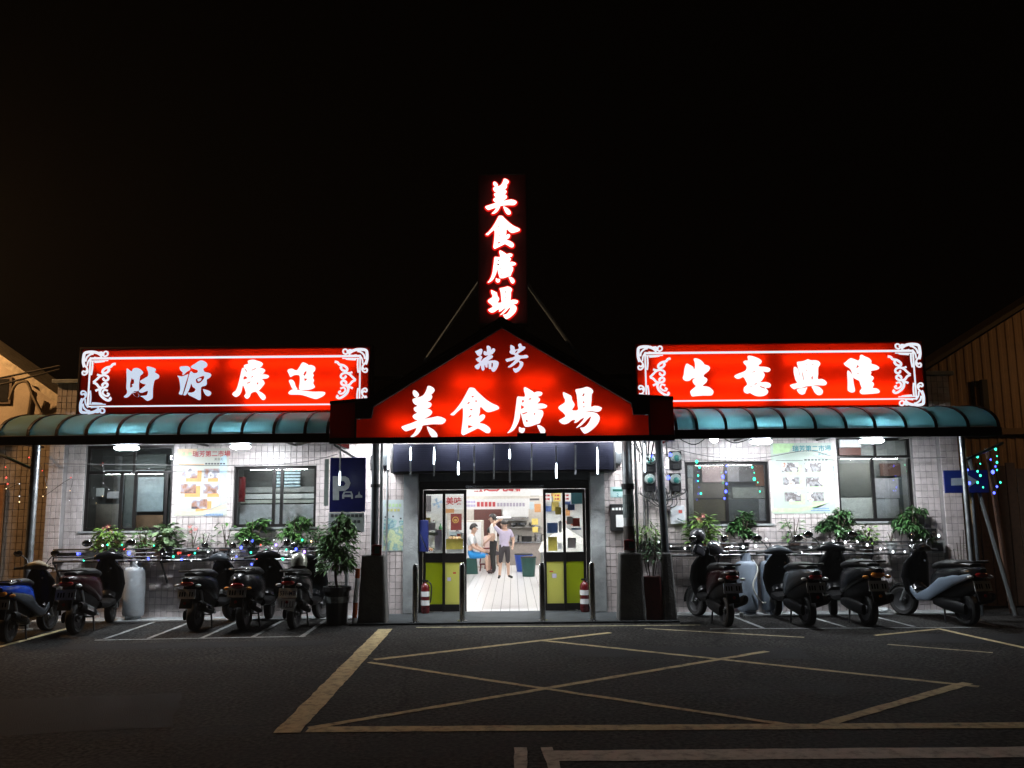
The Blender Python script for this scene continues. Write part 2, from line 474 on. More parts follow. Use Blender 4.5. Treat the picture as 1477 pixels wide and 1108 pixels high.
def gstrip(name, p, q, w_, mat, z=0.004, wb=None):
    a, b = ground(*p), ground(*q); a.z = b.z = 0; return strip(name, a, b, w_, wb or w_, mat, z)


gstrip('yellow_line', (556, 908), (413, 1058), 0.205, yel, 0.006)
gstrip('yellow_line', (444, 1053), (1620, 1046), 0.17, yel, 0.005)
gstrip('yellow_line', (540, 952), (880, 913), 0.10, yel, 0.0045)
gstrip('yellow_line', (532, 956), (1140, 1047), 0.075, yel, 0.0055)
gstrip('yellow_line', (446, 1051), (1106, 940), 0.085, yel, 0.0045)
gstrip('yellow_line', (780, 924), (1412, 991), 0.085, yel, 0.004)
gstrip('yellow_line', (1188, 1046), (1396, 986), 0.115, yel, 0.006)
gstrip('yellow_line', (600, 905.5), (1010, 902), 0.075, yel2, 0.004)
gstrip('yellow_line', (930, 907), (1160, 920), 0.07, yel2, 0.005)
gstrip('yellow_line', (1280, 930), (1432, 942), 0.06, yel2, 0.004)
gstrip('yellow_line', (1262, 917), (1350, 908), 0.08, yel, 0.004)
gstrip('yellow_line', (1352, 907), (1500, 940), 0.08, yel, 0.005)
gstrip('yellow_line', (-40, 944), (112, 903), 0.09, yel, 0.004)
gstrip('white_line', (797, 1091), (1640, 1084), 0.26, whi, 0.004)
gstrip('white_line', (751, 1079), (751, 1125), 0.085, whi, 0.005)
gstrip('white_line', (788, 1079), (806, 1125), 0.085, whi, 0.006)
for x in (-5.42, -4.83, -4.1, -3.42, -2.75):
    strip('white_line', (x, -2.3, 0), (x - 0.06, -0.5, 0), 0.06, 0.06, bay, 0.004)
strip('white_line', (-5.5, -2.42, 0), (-2.7, -2.25, 0), 0.055, 0.055, bay, 0.005)
for x in (3.62, 4.78, 5.75, 6.9):
    strip('white_line', (x + .04, -1.85, 0), (x - .05, -0.45, 0), 0.06, 0.06, bay, 0.004)
strip('white_line', (2.9, -1.9, 0), (6.9, -2.0, 0), 0.05, 0.05, bay, 0.005)

patm = M('dark asphalt patch', (0.02, 0.02, 0.021), .85, spec=.09, var=.4, scale=3, bump=.8, bscale=120)
for pts in ([(-5.7, -3.25), (-2.2, -3.05), (-2.25, -2.62), (-5.65, -2.72)], [(.6, -3.2), (3.6, -3.6), (3.5, -4.4), (.9, -4.1)], [(-5.2, -6.2), (-3.0, -5.9), (-2.6, -7.2), (-4.9, -7.7)], [(4.9, -2.5), (7.9, -2.7), (7.7, -3.6), (5.3, -3.3)]):
    n_ = len(pts); poly = []
    for i in range(n_):
        a, b = pts[i], pts[(i + 1) % n_]
        for k in range(7): poly.append((a[0] + (b[0] - a[0]) * k / 7 + _rn.uniform(-.03, .03), a[1] + (b[1] - a[1]) * k / 7 + _rn.uniform(-.03, .03), .002))
    MB()._add(poly, [tuple(range(len(poly)))]).build('asphalt_patch', patm, road)

# ------------------------------------------------------------------ the market hall
hall = thing('market_hall', 'low market building faced with pale pink square tiles and a lit glass entrance', 'building', (0, 0, 0))
OPEN = [(-1.66, 1.66, -1, 2.3), (-6.96, -5.50, 1.40, 2.81), (-4.48, -3.11, 1.44, 2.44), (3.01, 4.40, 1.42, 2.44), (5.54, 6.79, 1.44, 2.82)]
WX0, WX1, WZ = -7.5, 7.5, 3.86


def wall_boxes(mb, x0, x1, z0, z1, y0, y1, holes):
    xs = sorted({x0, x1} | {max(x0, min(x1, h[i])) for h in holes for i in (0, 1)}); zs = sorted({z0, z1} | {max(z0, min(z1, h[i])) for h in holes for i in (2, 3)})
    for a, b in zip(xs, xs[1:]):
        runs = []
        for c, d in zip(zs, zs[1:]):
            cx, cz = (a + b) / 2, (c + d) / 2
            if any(h[0] < cx < h[1] and h[2] < cz < h[3] for h in holes): continue
            if runs and abs(runs[-1][1] - c) < 1e-6: runs[-1][1] = d
            else: runs.append([c, d])
        for c, d in runs: mb.box(a, b, y0, y1, c, d)


mb = MB(); wall_boxes(mb, WX0, WX1, 0, WZ, 0.0, 0.2, OPEN)
mb.box(-7.5, -7.25, -0.13, -0.0005, 0, 2.9); mb.box(7.2, 7.5, -0.13, -0.0005, 0, 2.9)
mb.build('wall', grout, hall)
TW, TH, GAP = 0.0975, 0.1085, 0.0045


def tile_shape(w_, h_, dx=0, dz=0, d0=0):
    "front tile 9 mm proud with chamfered rim, centred"
    c = 0.004; a, b = w_ / 2, h_ / 2
    vs = [(-a, 0, -b), (a, 0, -b), (a, 0, b), (-a, 0, b), (-a + c, -.009 + d0 + dx, -b + c), (a - c, -.009 + d0 - dx, -b + c), (a - c, -.009 + d0 - dx + dz, b - c), (-a + c, -.009 + d0 + dx + dz, b - c)]
    return vs, [(4, 5, 6, 7), (0, 1, 5, 4), (1, 2, 6, 5), (2, 3, 7, 6), (3, 0, 4, 7)]


def tile_grid(x0, x1, z0, z1, y, holes, out):
    nx = max(1, round((x1 - x0) / TW)); nz = max(1, round((z1 - z0) / TH)); tw = (x1 - x0) / nx; th = (z1 - z0) / nz
    for i in range(nx):
        for j in range(nz):
            a, b, c, d = x0 + i * tw, x0 + (i + 1) * tw, z0 + j * th, z0 + (j + 1) * th
            cut = [(a, b, c, d)]
            for h in holes:
                nc = []
                for (a, b, c, d) in cut:
                    if b <= h[0] or a >= h[1] or d <= h[2] or c >= h[3]: nc.append((a, b, c, d)); continue
                    if a < h[0]: nc.append((a, h[0], c, d))
                    if b > h[1]: nc.append((h[1], b, c, d))
                    a2, b2 = max(a, h[0]), min(b, h[1])
                    if c < h[2]: nc.append((a2, b2, c, h[2]))
                    if d > h[3]: nc.append((a2, b2, h[3], d))
                cut = nc
            for (a, b, c, d) in cut:
                if b - a > 0.02 and d - c > 0.02: out.append(((a + b) / 2, y, (c + d) / 2, b - a - GAP, d - c - GAP))


tiles = []
tile_grid(-7.25, 7.2, 0.0, WZ, 0.0, OPEN, tiles)
tile_grid(-7.5, -7.25, 0, 2.9, -0.13, [], tiles); tile_grid(7.2, 7.5, 0, 2.9, -0.13, [], tiles)
tile_grid(-7.5, -7.25, 2.9, WZ, 0, [], tiles); tile_grid(7.2, 7.5, 2.9, WZ, 0, [], tiles)
fullw, fullh = [], []
full = [t for t in tiles if t[3] > TW * .9 and t[4] > TH * .9 and 0.1 < t[2] < 2.7 and 1.66 < abs(t[0]) < 5.2]
full.sort(key=lambda t: (Vector(t[:3]) - CAM).length)
single = full[:300]; sset = set(single)
rnt = random.Random(5)
vs, fs = tile_shape(TW - GAP, TH - GAP); tm = MB()._add(vs, fs).build('tile', tile_one, hall, local=True); tm.location = single[0][:3]
for t in single[1:]:
    o = inst(tm, hall, t[:3], rot=(rnt.uniform(-.006, .006), 0, rnt.uniform(-.006, .006)))
mb = MB()
for t in tiles:
    if t in sset: continue
    vs, fs = tile_shape(t[3], t[4], rnt.uniform(-.0004, .0004), rnt.uniform(-.0004, .0004))
    mb._add([(x + t[0], y + t[1], z + t[2]) for x, y, z in vs], fs)
tag(mb.build('tile_field', tile_many, hall), kind='stuff')
mb = MB(); mb.box(-7.58, 7.58, -0.06, 0.3, WZ, WZ + 0.07); mb.build('parapet_cap', concrete, hall, bevel=0.01)
mb = MB(); mb.box(-7.5, 7.5, 0.2, 14.4, 3.55, 3.6); mb.build('roof', darkcon, hall)
mb = MB(); mb.box(-7.5, -7.3, 0.2, 14.4, 0, 3.55); mb.box(7.3, 7.5, 0.2, 14.4, 0, 3.55); mb.build('side_wall', darkcon, hall)

# windows: dark frames, mullions, panes, and what stands right behind them
gl = GLASS('window glass', (0.82, 0.86, 0.86), 0.25)
glf = GLASS('frosted window glass', (0.7, 0.72, 0.72), 0.2, film=0.05, filmcol=(0.62, 0.63, 0.64))


def window(h, mull, transom=None, frosted=False):
    x0, x1, z0, z1 = h; f = 0.05
    mb = MB(); mb.box(x0, x1, 0.06, 0.12, z0, z0 + f); mb.box(x0, x1, 0.06, 0.12, z1 - f, z1)
    mb.box(x0, x0 + f, 0.06, 0.12, z0 + f, z1 - f); mb.box(x1 - f, x1, 0.06, 0.12, z0 + f, z1 - f)
    zt = transom if transom else z1 - f
    for m in mull: mb.box(m - f / 2, m + f / 2, 0.07, 0.115, z0 + f, zt - f / 2 if transom else zt)
    if transom: mb.box(x0 + f, x1 - f, 0.055, 0.115, transom - f / 2, transom + f / 2); mid = (x0 + x1) / 2 + .05; mb.box(mid - .02, mid + .02, 0.07, 0.115, transom + f / 2, z1 - f)
    fr = mb.build('window', darkframe, hall)
    xs = [x0 + f] + sum([[m - f / 2, m + f / 2] for m in mull], []) + [x1 - f]
    for a, b in zip(xs[::2], xs[1::2]):
        MB().box(a + .001, b - .001, 0.088, 0.094, z0 + f + .001, (transom - f / 2 if transom else z1 - f) - .001).build('pane', glf if frosted else gl, fr)
    if transom:
        for a, b in ((x0 + f, mid - .02), (mid + .02, x1 - f)): MB().box(a + .001, b - .001, 0.088, 0.094, transom + f / 2 + .001, z1 - f - .001).build('pane', gl, fr)
    MB().box(x0 - .04, x1 + .04, -0.03, 0.055, z0 - .03, z0 - .001).build('sill', concrete, fr)
    return fr


W1 = window(OPEN[1], [-6.37, -6.14, -5.62], 2.36); W2 = window(OPEN[2], [-3.83, -3.70], None)
W3 = window(OPEN[3], [3.70], None, True); W4 = window(OPEN[4], [6.15], 2.50)


def booth(h, back, parts, fr):
    x0, x1, z0, z1 = h
    mb = MB(); mb.box(x0 - .1, x1 + .1, 0.75, 0.78, z0 - .3, z1 + .1); mb.box(x0 - .1, x0 - .07, 0.205, 0.75, z0 - .3, z1 + .1); mb.box(x1 + .07, x1 + .1, 0.205, 0.75, z0 - .3, z1 + .1)
    mb.box(x0 - .07, x1 + .07, 0.205, 0.75, z1 + .07, z1 + .1); mb.box(x0 - .07, x1 + .07, 0.205, 0.75, z0 - .3, z0 - .27)
    mb.build('partition', back, fr)
    for (a, b, c, d, y, m) in parts: MB().box(a, b, y, y + .02, c, d).build('shutter_board', m, fr, bevel=.004)


gw = M('grey partition', (0.30, 0.31, 0.31), .6); dg = M('dark partition', (0.07, 0.075, 0.075), .6); bro = M('brown plywood', (0.30, 0.17, 0.10), .6)
lav = M('pale board', (0.55, 0.55, 0.58), .5); pk = M('pink cloth', (0.55, 0.30, 0.30), .8); wcl = M('white cloth', (0.72, 0.72, 0.70), .9); orr = M('rust board', (0.42, 0.16, 0.07), .6)
for h in (OPEN[1], OPEN[2], OPEN[3], OPEN[4]):  # hidden tubes added to brighten the boards behind each window
    xc = (h[0] + h[1]) / 2
    t = thing('window_fill_light', 'added hidden strip light behind the glass of the ' + {OPEN[1]: 'outer left window', OPEN[2]: 'left window nearest the P sign', OPEN[3]: 'first window right of the meters', OPEN[4]: 'far right window'}[h], 'lamp', (xc, .2, h[3]), group='added strip lights behind the windows')
    zt = {OPEN[1]: 2.385, OPEN[4]: 2.525}.get(h, h[3])
    MB().box(xc - .5, xc + .5, .205, .235, zt - .02, zt + .02).build('batten', whiteboard, t)
    MB().tube([(xc - .48, .215, zt - .035), (xc + .48, .215, zt - .035)], .013, 8).build('tube', EM('window fill tube', (1, .97, .93), 110.0) if h in (OPEN[2], OPEN[4]) else EM('weak window fill tube', (1, .97, .93), 60.0), t)


def pboards(L):
    out = []
    for (x0, y0, x1, y1, Y, m) in L:
        Y = .47 + (Y - .24) * .7
        a, b = at(x0, y1, Y), at(x1, y0, Y); out.append((a.x, b.x, a.z, b.z, Y, m))
    return out


pale = M('pale green grey board', (.50, .53, .48), .6); lil = M('lilac board', (.46, .44, .48), .6); olv = M('olive board', (.20, .17, .10), .7); tau = M('taupe board', (.26, .23, .20), .7); slab = M('slate board', (.13, .15, .15), .6); pkw = M('pink white cloth', (.66, .52, .54), .8); dbr = M('dark brown board', (.10, .05, .04), .7)
booth(OPEN[1], dg, pboards([(194, 743, 235, 764, .30, bro), (197, 688, 237, 738, .36, M('pale blue cloth', (.42, .50, .55), .8)), (134, 704, 150, 716, .40, whiteboard), (154, 709, 171, 719, .42, lav), (127, 727, 172, 766, .45, tau), (177, 684, 194, 764, .50, slab), (196, 655, 240, 676, .5, slab)]), W1)
booth(OPEN[2], dg, pboards([(334, 727, 458, 766, .42, lav), (350, 712, 458, 720, .50, whiteboard), (334, 720.5, 458, 726.5, .46, pale), (352, 702, 458, 711, .54, gw)] + [(398, 676 + 4.6 * k, 433, 679.4 + 4.6 * k, .50, M('pale blue slat', (.45, .60, .68), .4)) for k in range(6)]), W2)
q = at(346, 700, .3); MB().tube([(q.x, .34, q.z - .28), (q.x, .34, q.z + .14)], .085, 14).build('red_drum', red_p, W2, smooth=True)
booth(OPEN[3], gw, pboards([(984, 690, 999, 756, .24, M('bright white board', (.82, .80, .76), .5)), (984, 664, 999, 689, .26, M('ice blue board', (.55, .62, .66), .5)), (1013, 666, 1043, 696, .34, pkw), (1001, 697, 1048, 719, .37, tau), (1001, 720, 1048, 756, .33, olv), (1049, 666, 1065, 695, .35, lil), (1066, 666, 1089, 695, .38, M('mid grey board', (.22, .21, .23), .6)), (1090, 666, 1107, 701, .34, orr), (1057, 703, 1112, 719, .34, pale), (1050, 720, 1095, 756, .32, slab), (1096, 720, 1113, 756, .31, lav)]), W3)
booth(OPEN[4], gw, pboards([(1200, 718, 1261, 756, .30, M('bright white board', (.82, .80, .76), .5)), (1205, 668, 1260, 717, .36, M('grey roller board', (.13, .13, .12), .6)), (1263, 690, 1296, 719, .36, lil), (1263, 720, 1296, 756, .33, lav), (1297, 688, 1324, 756, .42, slab), (1270, 668, 1324, 687, .44, dbr)]), W4)
# grey side reveal boards, exhaust box in the transom of the last window
ac = thing('exhaust_box', 'white exhaust box over a brown panel at the top of the far right window', 'exhaust', (5.73, 0.02, 2.62))
MB().box(5.59, 5.95, -0.03, 0.085, 2.66, 2.79).build('housing', whiteboard, ac, bevel=.012)
MB().box(5.59, 5.95, 0.0, 0.085, 2.53, 2.655).build('lower_panel', M('brown painted panel', (0.09, 0.03, 0.02), .5), ac, bevel=.004)

# entrance: grey concrete jambs, header, sliding glass doors
mb = MB(); mb.box(-1.66, -1.42, -0.03, 0.28, 0.03, 2.3); mb.build('door_jamb', concrete, hall, bevel=.012)
mb = MB(); mb.box(1.42, 1.66, -0.03, 0.28, 0.03, 2.3); mb.build('door_jamb', concrete, hall, bevel=.012)
MB().box(-1.42, 1.42, 0.10, 0.28, 2.17, 2.3).build('door_lintel', darkpole, hall)
ent = MB(); ent.box(-1.42, 1.42, 0.16, 0.25, 2.03, 2.17); ent.box(-1.42, -1.36, 0.16, 0.25, 0.03, 2.03); ent.box(1.36, 1.42, 0.16, 0.25, 0.03, 2.03)
ent = ent.build('door_frame', darkframe, hall, bevel=.006)
MB().box(-0.64, 0.66, 0.12, 0.158, 2.035, 2.10).build('door_rail', steel, ent, bevel=.01)
gd = GLASS('door glass', (0.93, 0.95, 0.95), 0.12)
yg1 = TRANSLUCENT('yellow green film', (0.40, 0.46, 0.03), (0.30, 0.36, 0.03), 0.65, .05)
yg2 = TRANSLUCENT('pale yellow film', (0.62, 0.62, 0.25), (0.45, 0.48, 0.17), 0.65, .05)


def leaf_door(x0, x1, y, film, name):
    f = 0.045; mb = MB()
    for a, b, c, d in ((x0, x0 + f, .04, 2.025), (x1 - f, x1, .04, 2.025), (x0 + f, x1 - f, 1.955, 2.025), (x0 + f, x1 - f, .83, .985), (x0 + f, x1 - f, .04, .155)): mb.box(a, b, y, y + .035, c, d)
    dr = mb.build(name, darkframe, hall, bevel=.004)
    MB().box(x0 + f - .004, x1 - f + .004, y + .014, y + .021, .985, 1.955).build('glass_pane', gd, dr)
    MB().box(x0 + f - .004, x1 - f + .004, y + .012, y + .023, .155, .83).build('lower_panel', film, dr)
    return dr


D1 = leaf_door(-1.355, -0.985, 0.205, yg1, 'fixed_door'); D2 = leaf_door(-1.03, -0.63, 0.163, yg2, 'sliding_door')
D3 = leaf_door(0.65, 1.02, 0.163, yg2, 'sliding_door'); D4 = leaf_door(0.975, 1.355, 0.205, yg1, 'fixed_door')
rs = random.Random(11)
stick = [M('sticker yellow', (.7, .6, .12), .5), M('sticker white', (.75, .76, .76), .5), M('sticker blue', (.12, .22, .5), .5), M('sticker pale green', (.45, .58, .3), .5), M('sticker red', (.5, .08, .06), .5), M('sticker lilac', (.5, .48, .68), .5)]


def sticker(dr, x, z, w_, h_, m, y=0.1735): MB().box(x - w_ / 2, x + w_ / 2, y, y + .002, z - h_ / 2, z + h_ / 2).build('sticker', m, dr)


for (x, z, w_, h_, k) in ((-0.83, 1.13, .28, .17, 0), (-.83, .66, .05, .03, 4), (-.92, .56, .06, .06, 5), (-.76, 1.28, .06, .04, 4)): sticker(D2, x, z, w_, h_, stick[k])
for (x, z, w_, h_, k) in ((-1.22, 1.42, .14, .12, 1), (-1.1, 1.2, .12, .34, 1), (-1.2, 1.3, .18, .05, 3), (-1.28, 1.53, .09, .08, 0)): sticker(D1, x, z, w_, h_, stick[k], .2165)
for (x, z, w_, h_, k) in ((.80, 1.12, .15, .23, 0), (.80, 1.38, .18, .17, 2), (.90, 1.66, .10, .12, 0), (.77, .67, .06, .02, 4), (.82, .6, .07, .07, 5), (.93, 1.4, .05, .18, 1), (.92, 1.08, .07, .1, 1)): sticker(D3, x, z, w_, h_, stick[k])
for (x, z, w_, h_, k) in ((1.12, 1.13, .14, .17, 1), (1.2, 1.47, .12, .14, 4), (1.1, 1.5, .1, .12, 1), (1.12, 1.72, .12, .1, 2), (1.2, 1.36, .16, .03, 2)): sticker(D4, x, z, w_, h_, stick[k], .2165)

# roller shutter housing over the entrance
nav = M('navy shutter steel', (0.004, 0.0045, 0.009), 0.5, 0.0, spec=.06)
sb = thing('shutter_box', 'wide navy roller shutter housing with fine horizontal ribs above the entrance', 'shutter', (0, -0.2, 2.3))
MB().box(-1.80, 1.80, -0.34, -0.02, 2.30, 2.76).build('housing', nav, sb, bevel=.02)
mb = MB()
for k in range(14): mb.box(-1.72, 1.72, -0.352, -0.34, 2.325 + k * .03, 2.345 + k * .03)
tag(mb.build('rib', nav, sb), kind='stuff')
for x in (-1.81, 1.81): MB().box(x - .015, x + .015, -.35, -.015, 2.29, 2.77).build('end_cap', blackmetal, sb, bevel=.006)
for x in (-1.93, 1.93): MB().box(x - .1, x + .02, -.14, -.012, 2.42, 2.62).build('motor_case', darkpole, sb, bevel=.03)

# ------------------------------------------------------------------ food hall interior
ifl = tag(MB().box(-4.4, 4.4, 0.281, 14.3, -0.02, 0.018).build('interior_floor', M('floor bedding', (0.12, 0.12, 0.13), .9)), kind='structure')
ftile = M('pale floor tile', (0.60, 0.60, 0.61), 0.28, rnd='object', rndamt=.035, var=.0, rv=.0)
fw, fl = 0.155, 1.7
f0 = MB().box(-fw / 2 + .004, fw / 2 - .004, -fl / 2 + .0002, fl / 2 - .0002, 0, .012).build('floor_tile', ftile, ifl, local=True)
cells = [(i, j) for i in range(-12, 13) for j in range(8)]
for k, (i, j) in enumerate(cells):
    p = (i * fw, .29 + fl / 2 + j * fl, .018)
    if k == 0: f0.location = p
    else: inst(f0, ifl, p)
hw = M('white hall wall', (0.66, 0.66, 0.66), .55, var=.05)
mb = MB(); mb.box(-3.0, -2.9, 0.785, 14.3, .018, 3.1); mb.build('hall_wall', hw, hall)
mb = MB(); mb.box(2.9, 3.0, 0.785, 14.3, .018, 3.1); mb.build('hall_wall', hw, hall)
mb = MB(); mb.box(-3.0, 3.0, 14.3, 14.4, .018, 3.1); mb.build('hall_wall', hw, hall)
mb = MB(); mb.box(-3.0, 3.0, 0.285, 14.4, 3.1, 3.2); mb.build('hall_ceiling', hw, hall)
mb = MB(); mb.box(-3.0, -1.7, 0.21, 0.28, .018, 3.1); mb.box(1.7, 3.0, 0.21, 0.28, .018, 3.1); mb.box(-1.7, 1.7, .21, .28, 2.305, 3.1); mb.build('hall_front_wall', hw, hall)
pan = EM('hall light panel', (1.0, 0.97, 0.93), L_HALL)
for i, y in enumerate((1.6, 4.4, 7.2, 10.0, 12.8)):
    for sx in (-1.3, 1.3):
        t = thing('ceiling_light', f'long white strip light on the hall ceiling, {ORD[i]} row from the door on the {"left" if sx < 0 else "right"}', 'ceiling light', (sx, y, 3.1), group='strip lights of the food hall')
        MB().box(sx - .2, sx + .2, y - .7, y + .7, 3.06, 3.098).build('casing', whiteboard, t)
        MB().box(sx - .16, sx + .16, y - .66, y + .66, 3.045, 3.059).build('diffuser', pan, t)
# ------------------------------------------------------------------ brush lettering traced stroke by stroke
# each glyph: (origin_x, origin_y, scale, contours) in pixels of an enlarged photograph crop
K1 = (575, 545, 9.847); K2 = (725, 545, 9.847); K3 = (675, 485, 14.77); K4 = (170, 505, 9.847); K5 = (325, 505, 9.847); K6 = (970, 505, 9.847); K7 = (1130, 505, 9.847)
GL_MEI = [[(415,120),(450,120),(495,145),(512,175),(500,205),(465,240),(478,262),(470,295),(445,325),(410,342),(450,352),(468,375),(462,402),(440,425),(405,442),(445,450),(472,474),(475,500),(455,530),(410,560),(370,582),(440,572),(520,555),(560,549),(625,565),(668,592),(665,622),(635,650),(600,662),(500,660),(420,668),(345,680),(330,715),(300,770),(260,815),(215,838),(170,838),(205,805),(235,765),(252,715),(180,738),(110,760),(80,750),(40,702),(100,672),(180,645),(270,605),(235,595),(205,567),(202,542),(225,520),(262,500),(235,480),(217,450),(222,425),(265,400),(225,375),(202,340),(202,305),(240,291),(290,277),(340,257),(375,217),(400,162)],
          [(215,180),(240,182),(270,207),(290,237),(280,265),(255,283),(225,270),(203,230),(203,197)],
          [(405,692),(440,705),(490,735),(530,772),(552,815),(545,848),(515,857),(480,850),(450,815),(425,765),(408,722)]]
GL_SHI = [[(1005,145),(1040,141),(1080,152),(1105,182),(1170,245),(1250,315),(1330,365),(1400,396),(1425,421),(1420,445),(1370,466),(1310,485),(1260,488),(1220,465),(1170,416),(1155,440),(1155,490),(1140,545),(1175,526),(1205,521),(1228,541),(1220,575),(1190,610),(1150,640),(1210,656),(1265,686),(1300,722),(1305,756),(1285,785),(1245,785),(1200,760),(1130,722),(1080,742),(1020,771),(960,800),(920,818),(895,800),(890,765),(900,690),(910,600),(915,500),(908,430),(870,456),(830,490),(790,530),(765,535),(735,522),(790,475),(850,402),(900,330),(950,242),(985,176)],
          [(985,672),(1058,690),(988,722)], [(972,372),(1000,338),(1012,358),(985,377)], [(1034,264),(1060,256),(1069,275),(1045,281)], [(1086,324),(1116,323),(1111,343),(1090,341)], [(1008,444),(1046,444),(1047,463),(1025,461)], [(988,560),(1030,523),(1032,545),(1000,567)]]
GL_GUANG = [[(305,140),(330,138),(380,165),(430,197),(445,211),(500,196),(550,205),(565,225),(545,255),(500,271),(530,300),(525,335),(492,367),(560,366),(615,385),(632,405),(610,430),(550,440),(470,443),(520,452),(565,466),(578,500),(570,545),(545,592),(530,642),(480,662),(400,690),(345,697),(315,690),(295,650),(280,592),(262,527),(249,505),(247,560),(228,622),(200,682),(160,740),(110,775),(65,787),(95,750),(130,690),(160,600),(175,500),(190,392),(205,277),(240,268),(300,272),(318,255),(310,212),(300,172)],
            [(272,325),(298,313),(301,346),(278,354)], [(262,388),(302,410),(297,431),(260,447)], [(270,510),(352,484),(347,501),(290,522)], [(363,301),(407,288),(402,308),(375,314)], [(328,594),(357,610),(352,632),(333,622)], [(444,504),(463,504),(461,527),(447,527)],
            [(235,700),(270,715),(315,718),(310,760),(290,783),(260,783),(232,760)], [(490,677),(530,677),(575,702),(603,737),(605,772),(585,800),(560,803),(535,780),(515,737)]]
GL_CHANG = [[(855,212),(880,211),(940,240),(975,262),(985,310),(1000,340),(1022,380),(1010,420),(985,460),(1050,464),(1072,440),(1065,400),(1060,330),(1050,240),(1032,176),(1060,162),(1130,150),(1190,131),(1250,150),(1283,185),(1283,210),(1265,240),(1262,320),(1255,410),(1300,400),(1360,406),(1405,426),(1400,455),(1370,480),(1320,484),(1250,474),(1160,492),(1250,486),(1310,496),(1345,515),(1375,552),(1375,602),(1345,662),(1290,722),(1220,775),(1165,795),(1140,775),(1100,713),(1150,705),(1195,670),(1235,612),(1255,550),(1210,582),(1165,632),(1110,682),(1042,714),(1088,662),(1140,602),(1155,567),(1100,597),(1060,631),(1015,640),(1030,600),(985,605),(940,640),(890,660),(845,655),(815,632),(800,606),(840,581),(890,546),(862,500),(825,470),(792,435),(802,405),(840,380),(880,350),(885,310),(865,272)],
            [(1128,260),(1156,212),(1162,236),(1150,264)], [(1138,338),(1160,338),(1157,360),(1140,360)], [(1146,403),(1162,403),(1160,422),(1146,422)]]
GL_RUI = [[(155,325),(195,310),(250,280),(285,272),(310,295),(305,340),(290,385),(265,417),(295,432),(305,460),(282,505),(288,530),(330,482),(390,446),(430,407),(380,411),(345,400),(331,370),(340,327),(365,319),(390,343),(405,300),(396,250),(402,216),(432,205),(470,226),(490,256),(487,298),(530,263),(570,271),(580,300),(560,342),(520,382),(480,402),(465,412),(510,411),(535,431),(510,470),(460,502),(432,525),(520,521),(590,521),(640,546),(655,582),(640,642),(610,702),(570,750),(530,760),(505,736),(490,702),(450,700),(440,670),(435,585),(420,603),(415,665),(390,670),(372,650),(360,612),(348,650),(355,700),(330,735),(300,730),(285,690),(270,622),(240,690),(205,710),(162,685),(142,645),(180,612),(225,586),(240,556),(210,546),(167,495),(185,480),(230,451),(245,421),(210,416),(182,380),(162,346)],
          [(503,568),(531,574),(531,641),(510,682),(496,641)]]
GL_FANG = [[(905,196),(930,196),(990,231),(1000,288),(1060,279),(1085,250),(1068,191),(1090,165),(1130,165),(1155,215),(1210,226),(1222,256),(1190,290),(1130,331),(1072,371),(1082,405),(1150,416),(1225,401),(1265,411),(1285,440),(1265,465),(1190,475),(1125,482),(1092,524),(1140,541),(1175,561),(1180,602),(1160,651),(1110,721),(1060,765),(1010,779),(980,755),(958,691),(1000,691),(1045,680),(1085,641),(1103,592),(1080,547),(1040,571),(980,621),(920,656),(880,668),(850,658),(900,616),(960,561),(1010,502),(940,521),(860,541),(825,545),(800,496),(870,475),(950,456),(1000,430),(985,396),(935,385),(895,360),(888,321),(905,300),(900,251)],
           [(1010,330),(1057,293),(1052,331),(1020,367),(1005,357)]]
GL_CAI = [[(130,268),(150,271),(200,306),(218,271),(260,256),(310,266),(358,310),(353,340),(320,366),(310,420),(301,500),(302,570),(270,585),(222,590),(190,626),(150,665),(110,678),(90,662),(128,626),(138,590),(125,540),(130,440),(128,341)], [(185,440),(200,393),(217,420),(232,408),(234,475),(202,492),(217,515),(178,537),(176,480)],
          [(210,596),(250,601),(295,621),(302,654),(285,668),(250,655),(225,631)],
          [(415,241),(450,236),(530,262),(540,290),(527,316),(575,346),(590,375),(575,405),(530,426),(515,461),(500,551),(498,641),(490,690),(430,722),(400,710),(360,676),(325,656),(370,650),(415,640),(430,601),(422,581),(350,606),(311,601),(305,581),(350,541),(395,503),(400,491),(345,475),(318,446),(360,416),(410,386),(435,366),(435,311),(420,276)]]
GL_YUAN = [[(885,241),(940,231),(1000,233),(1030,260),(1025,285),(980,311),(945,345),(920,354),(925,321),(890,286)], [(850,366),(910,376),(945,366),(985,351),(1002,346),(985,411),(955,501),(930,591),(915,635),(890,635),(870,620),(890,561),(885,471),(870,401)],
           [(1195,148),(1250,171),(1272,206),(1260,240),(1217,266),(1227,300),(1250,316),(1310,331),(1328,360),(1305,395),(1265,421),(1265,480),(1240,510),(1187,526),(1180,601),(1180,690),(1155,712),(1110,690),(1060,665),(1010,640),(1000,606),(1050,606),(1090,591),(1108,561),(1096,545),(1065,520),(1043,474),(1030,521),(1000,591),(965,640),(935,638),(955,581),(985,481),(1005,401),(1025,331),(1045,303),(1080,329),(1130,323),(1138,290),(1100,276),(1050,256),(1045,231),(1100,196),(1150,161)],
           [(1135,400),(1190,375),(1230,372),(1225,410),(1185,455),(1155,471),(1120,466),(1108,421)], [(1130,422),(1160,402),(1190,404),(1180,433),(1145,449)], [(1215,561),(1260,566),(1310,586),(1328,616),(1310,645),(1275,655),(1240,626)]]
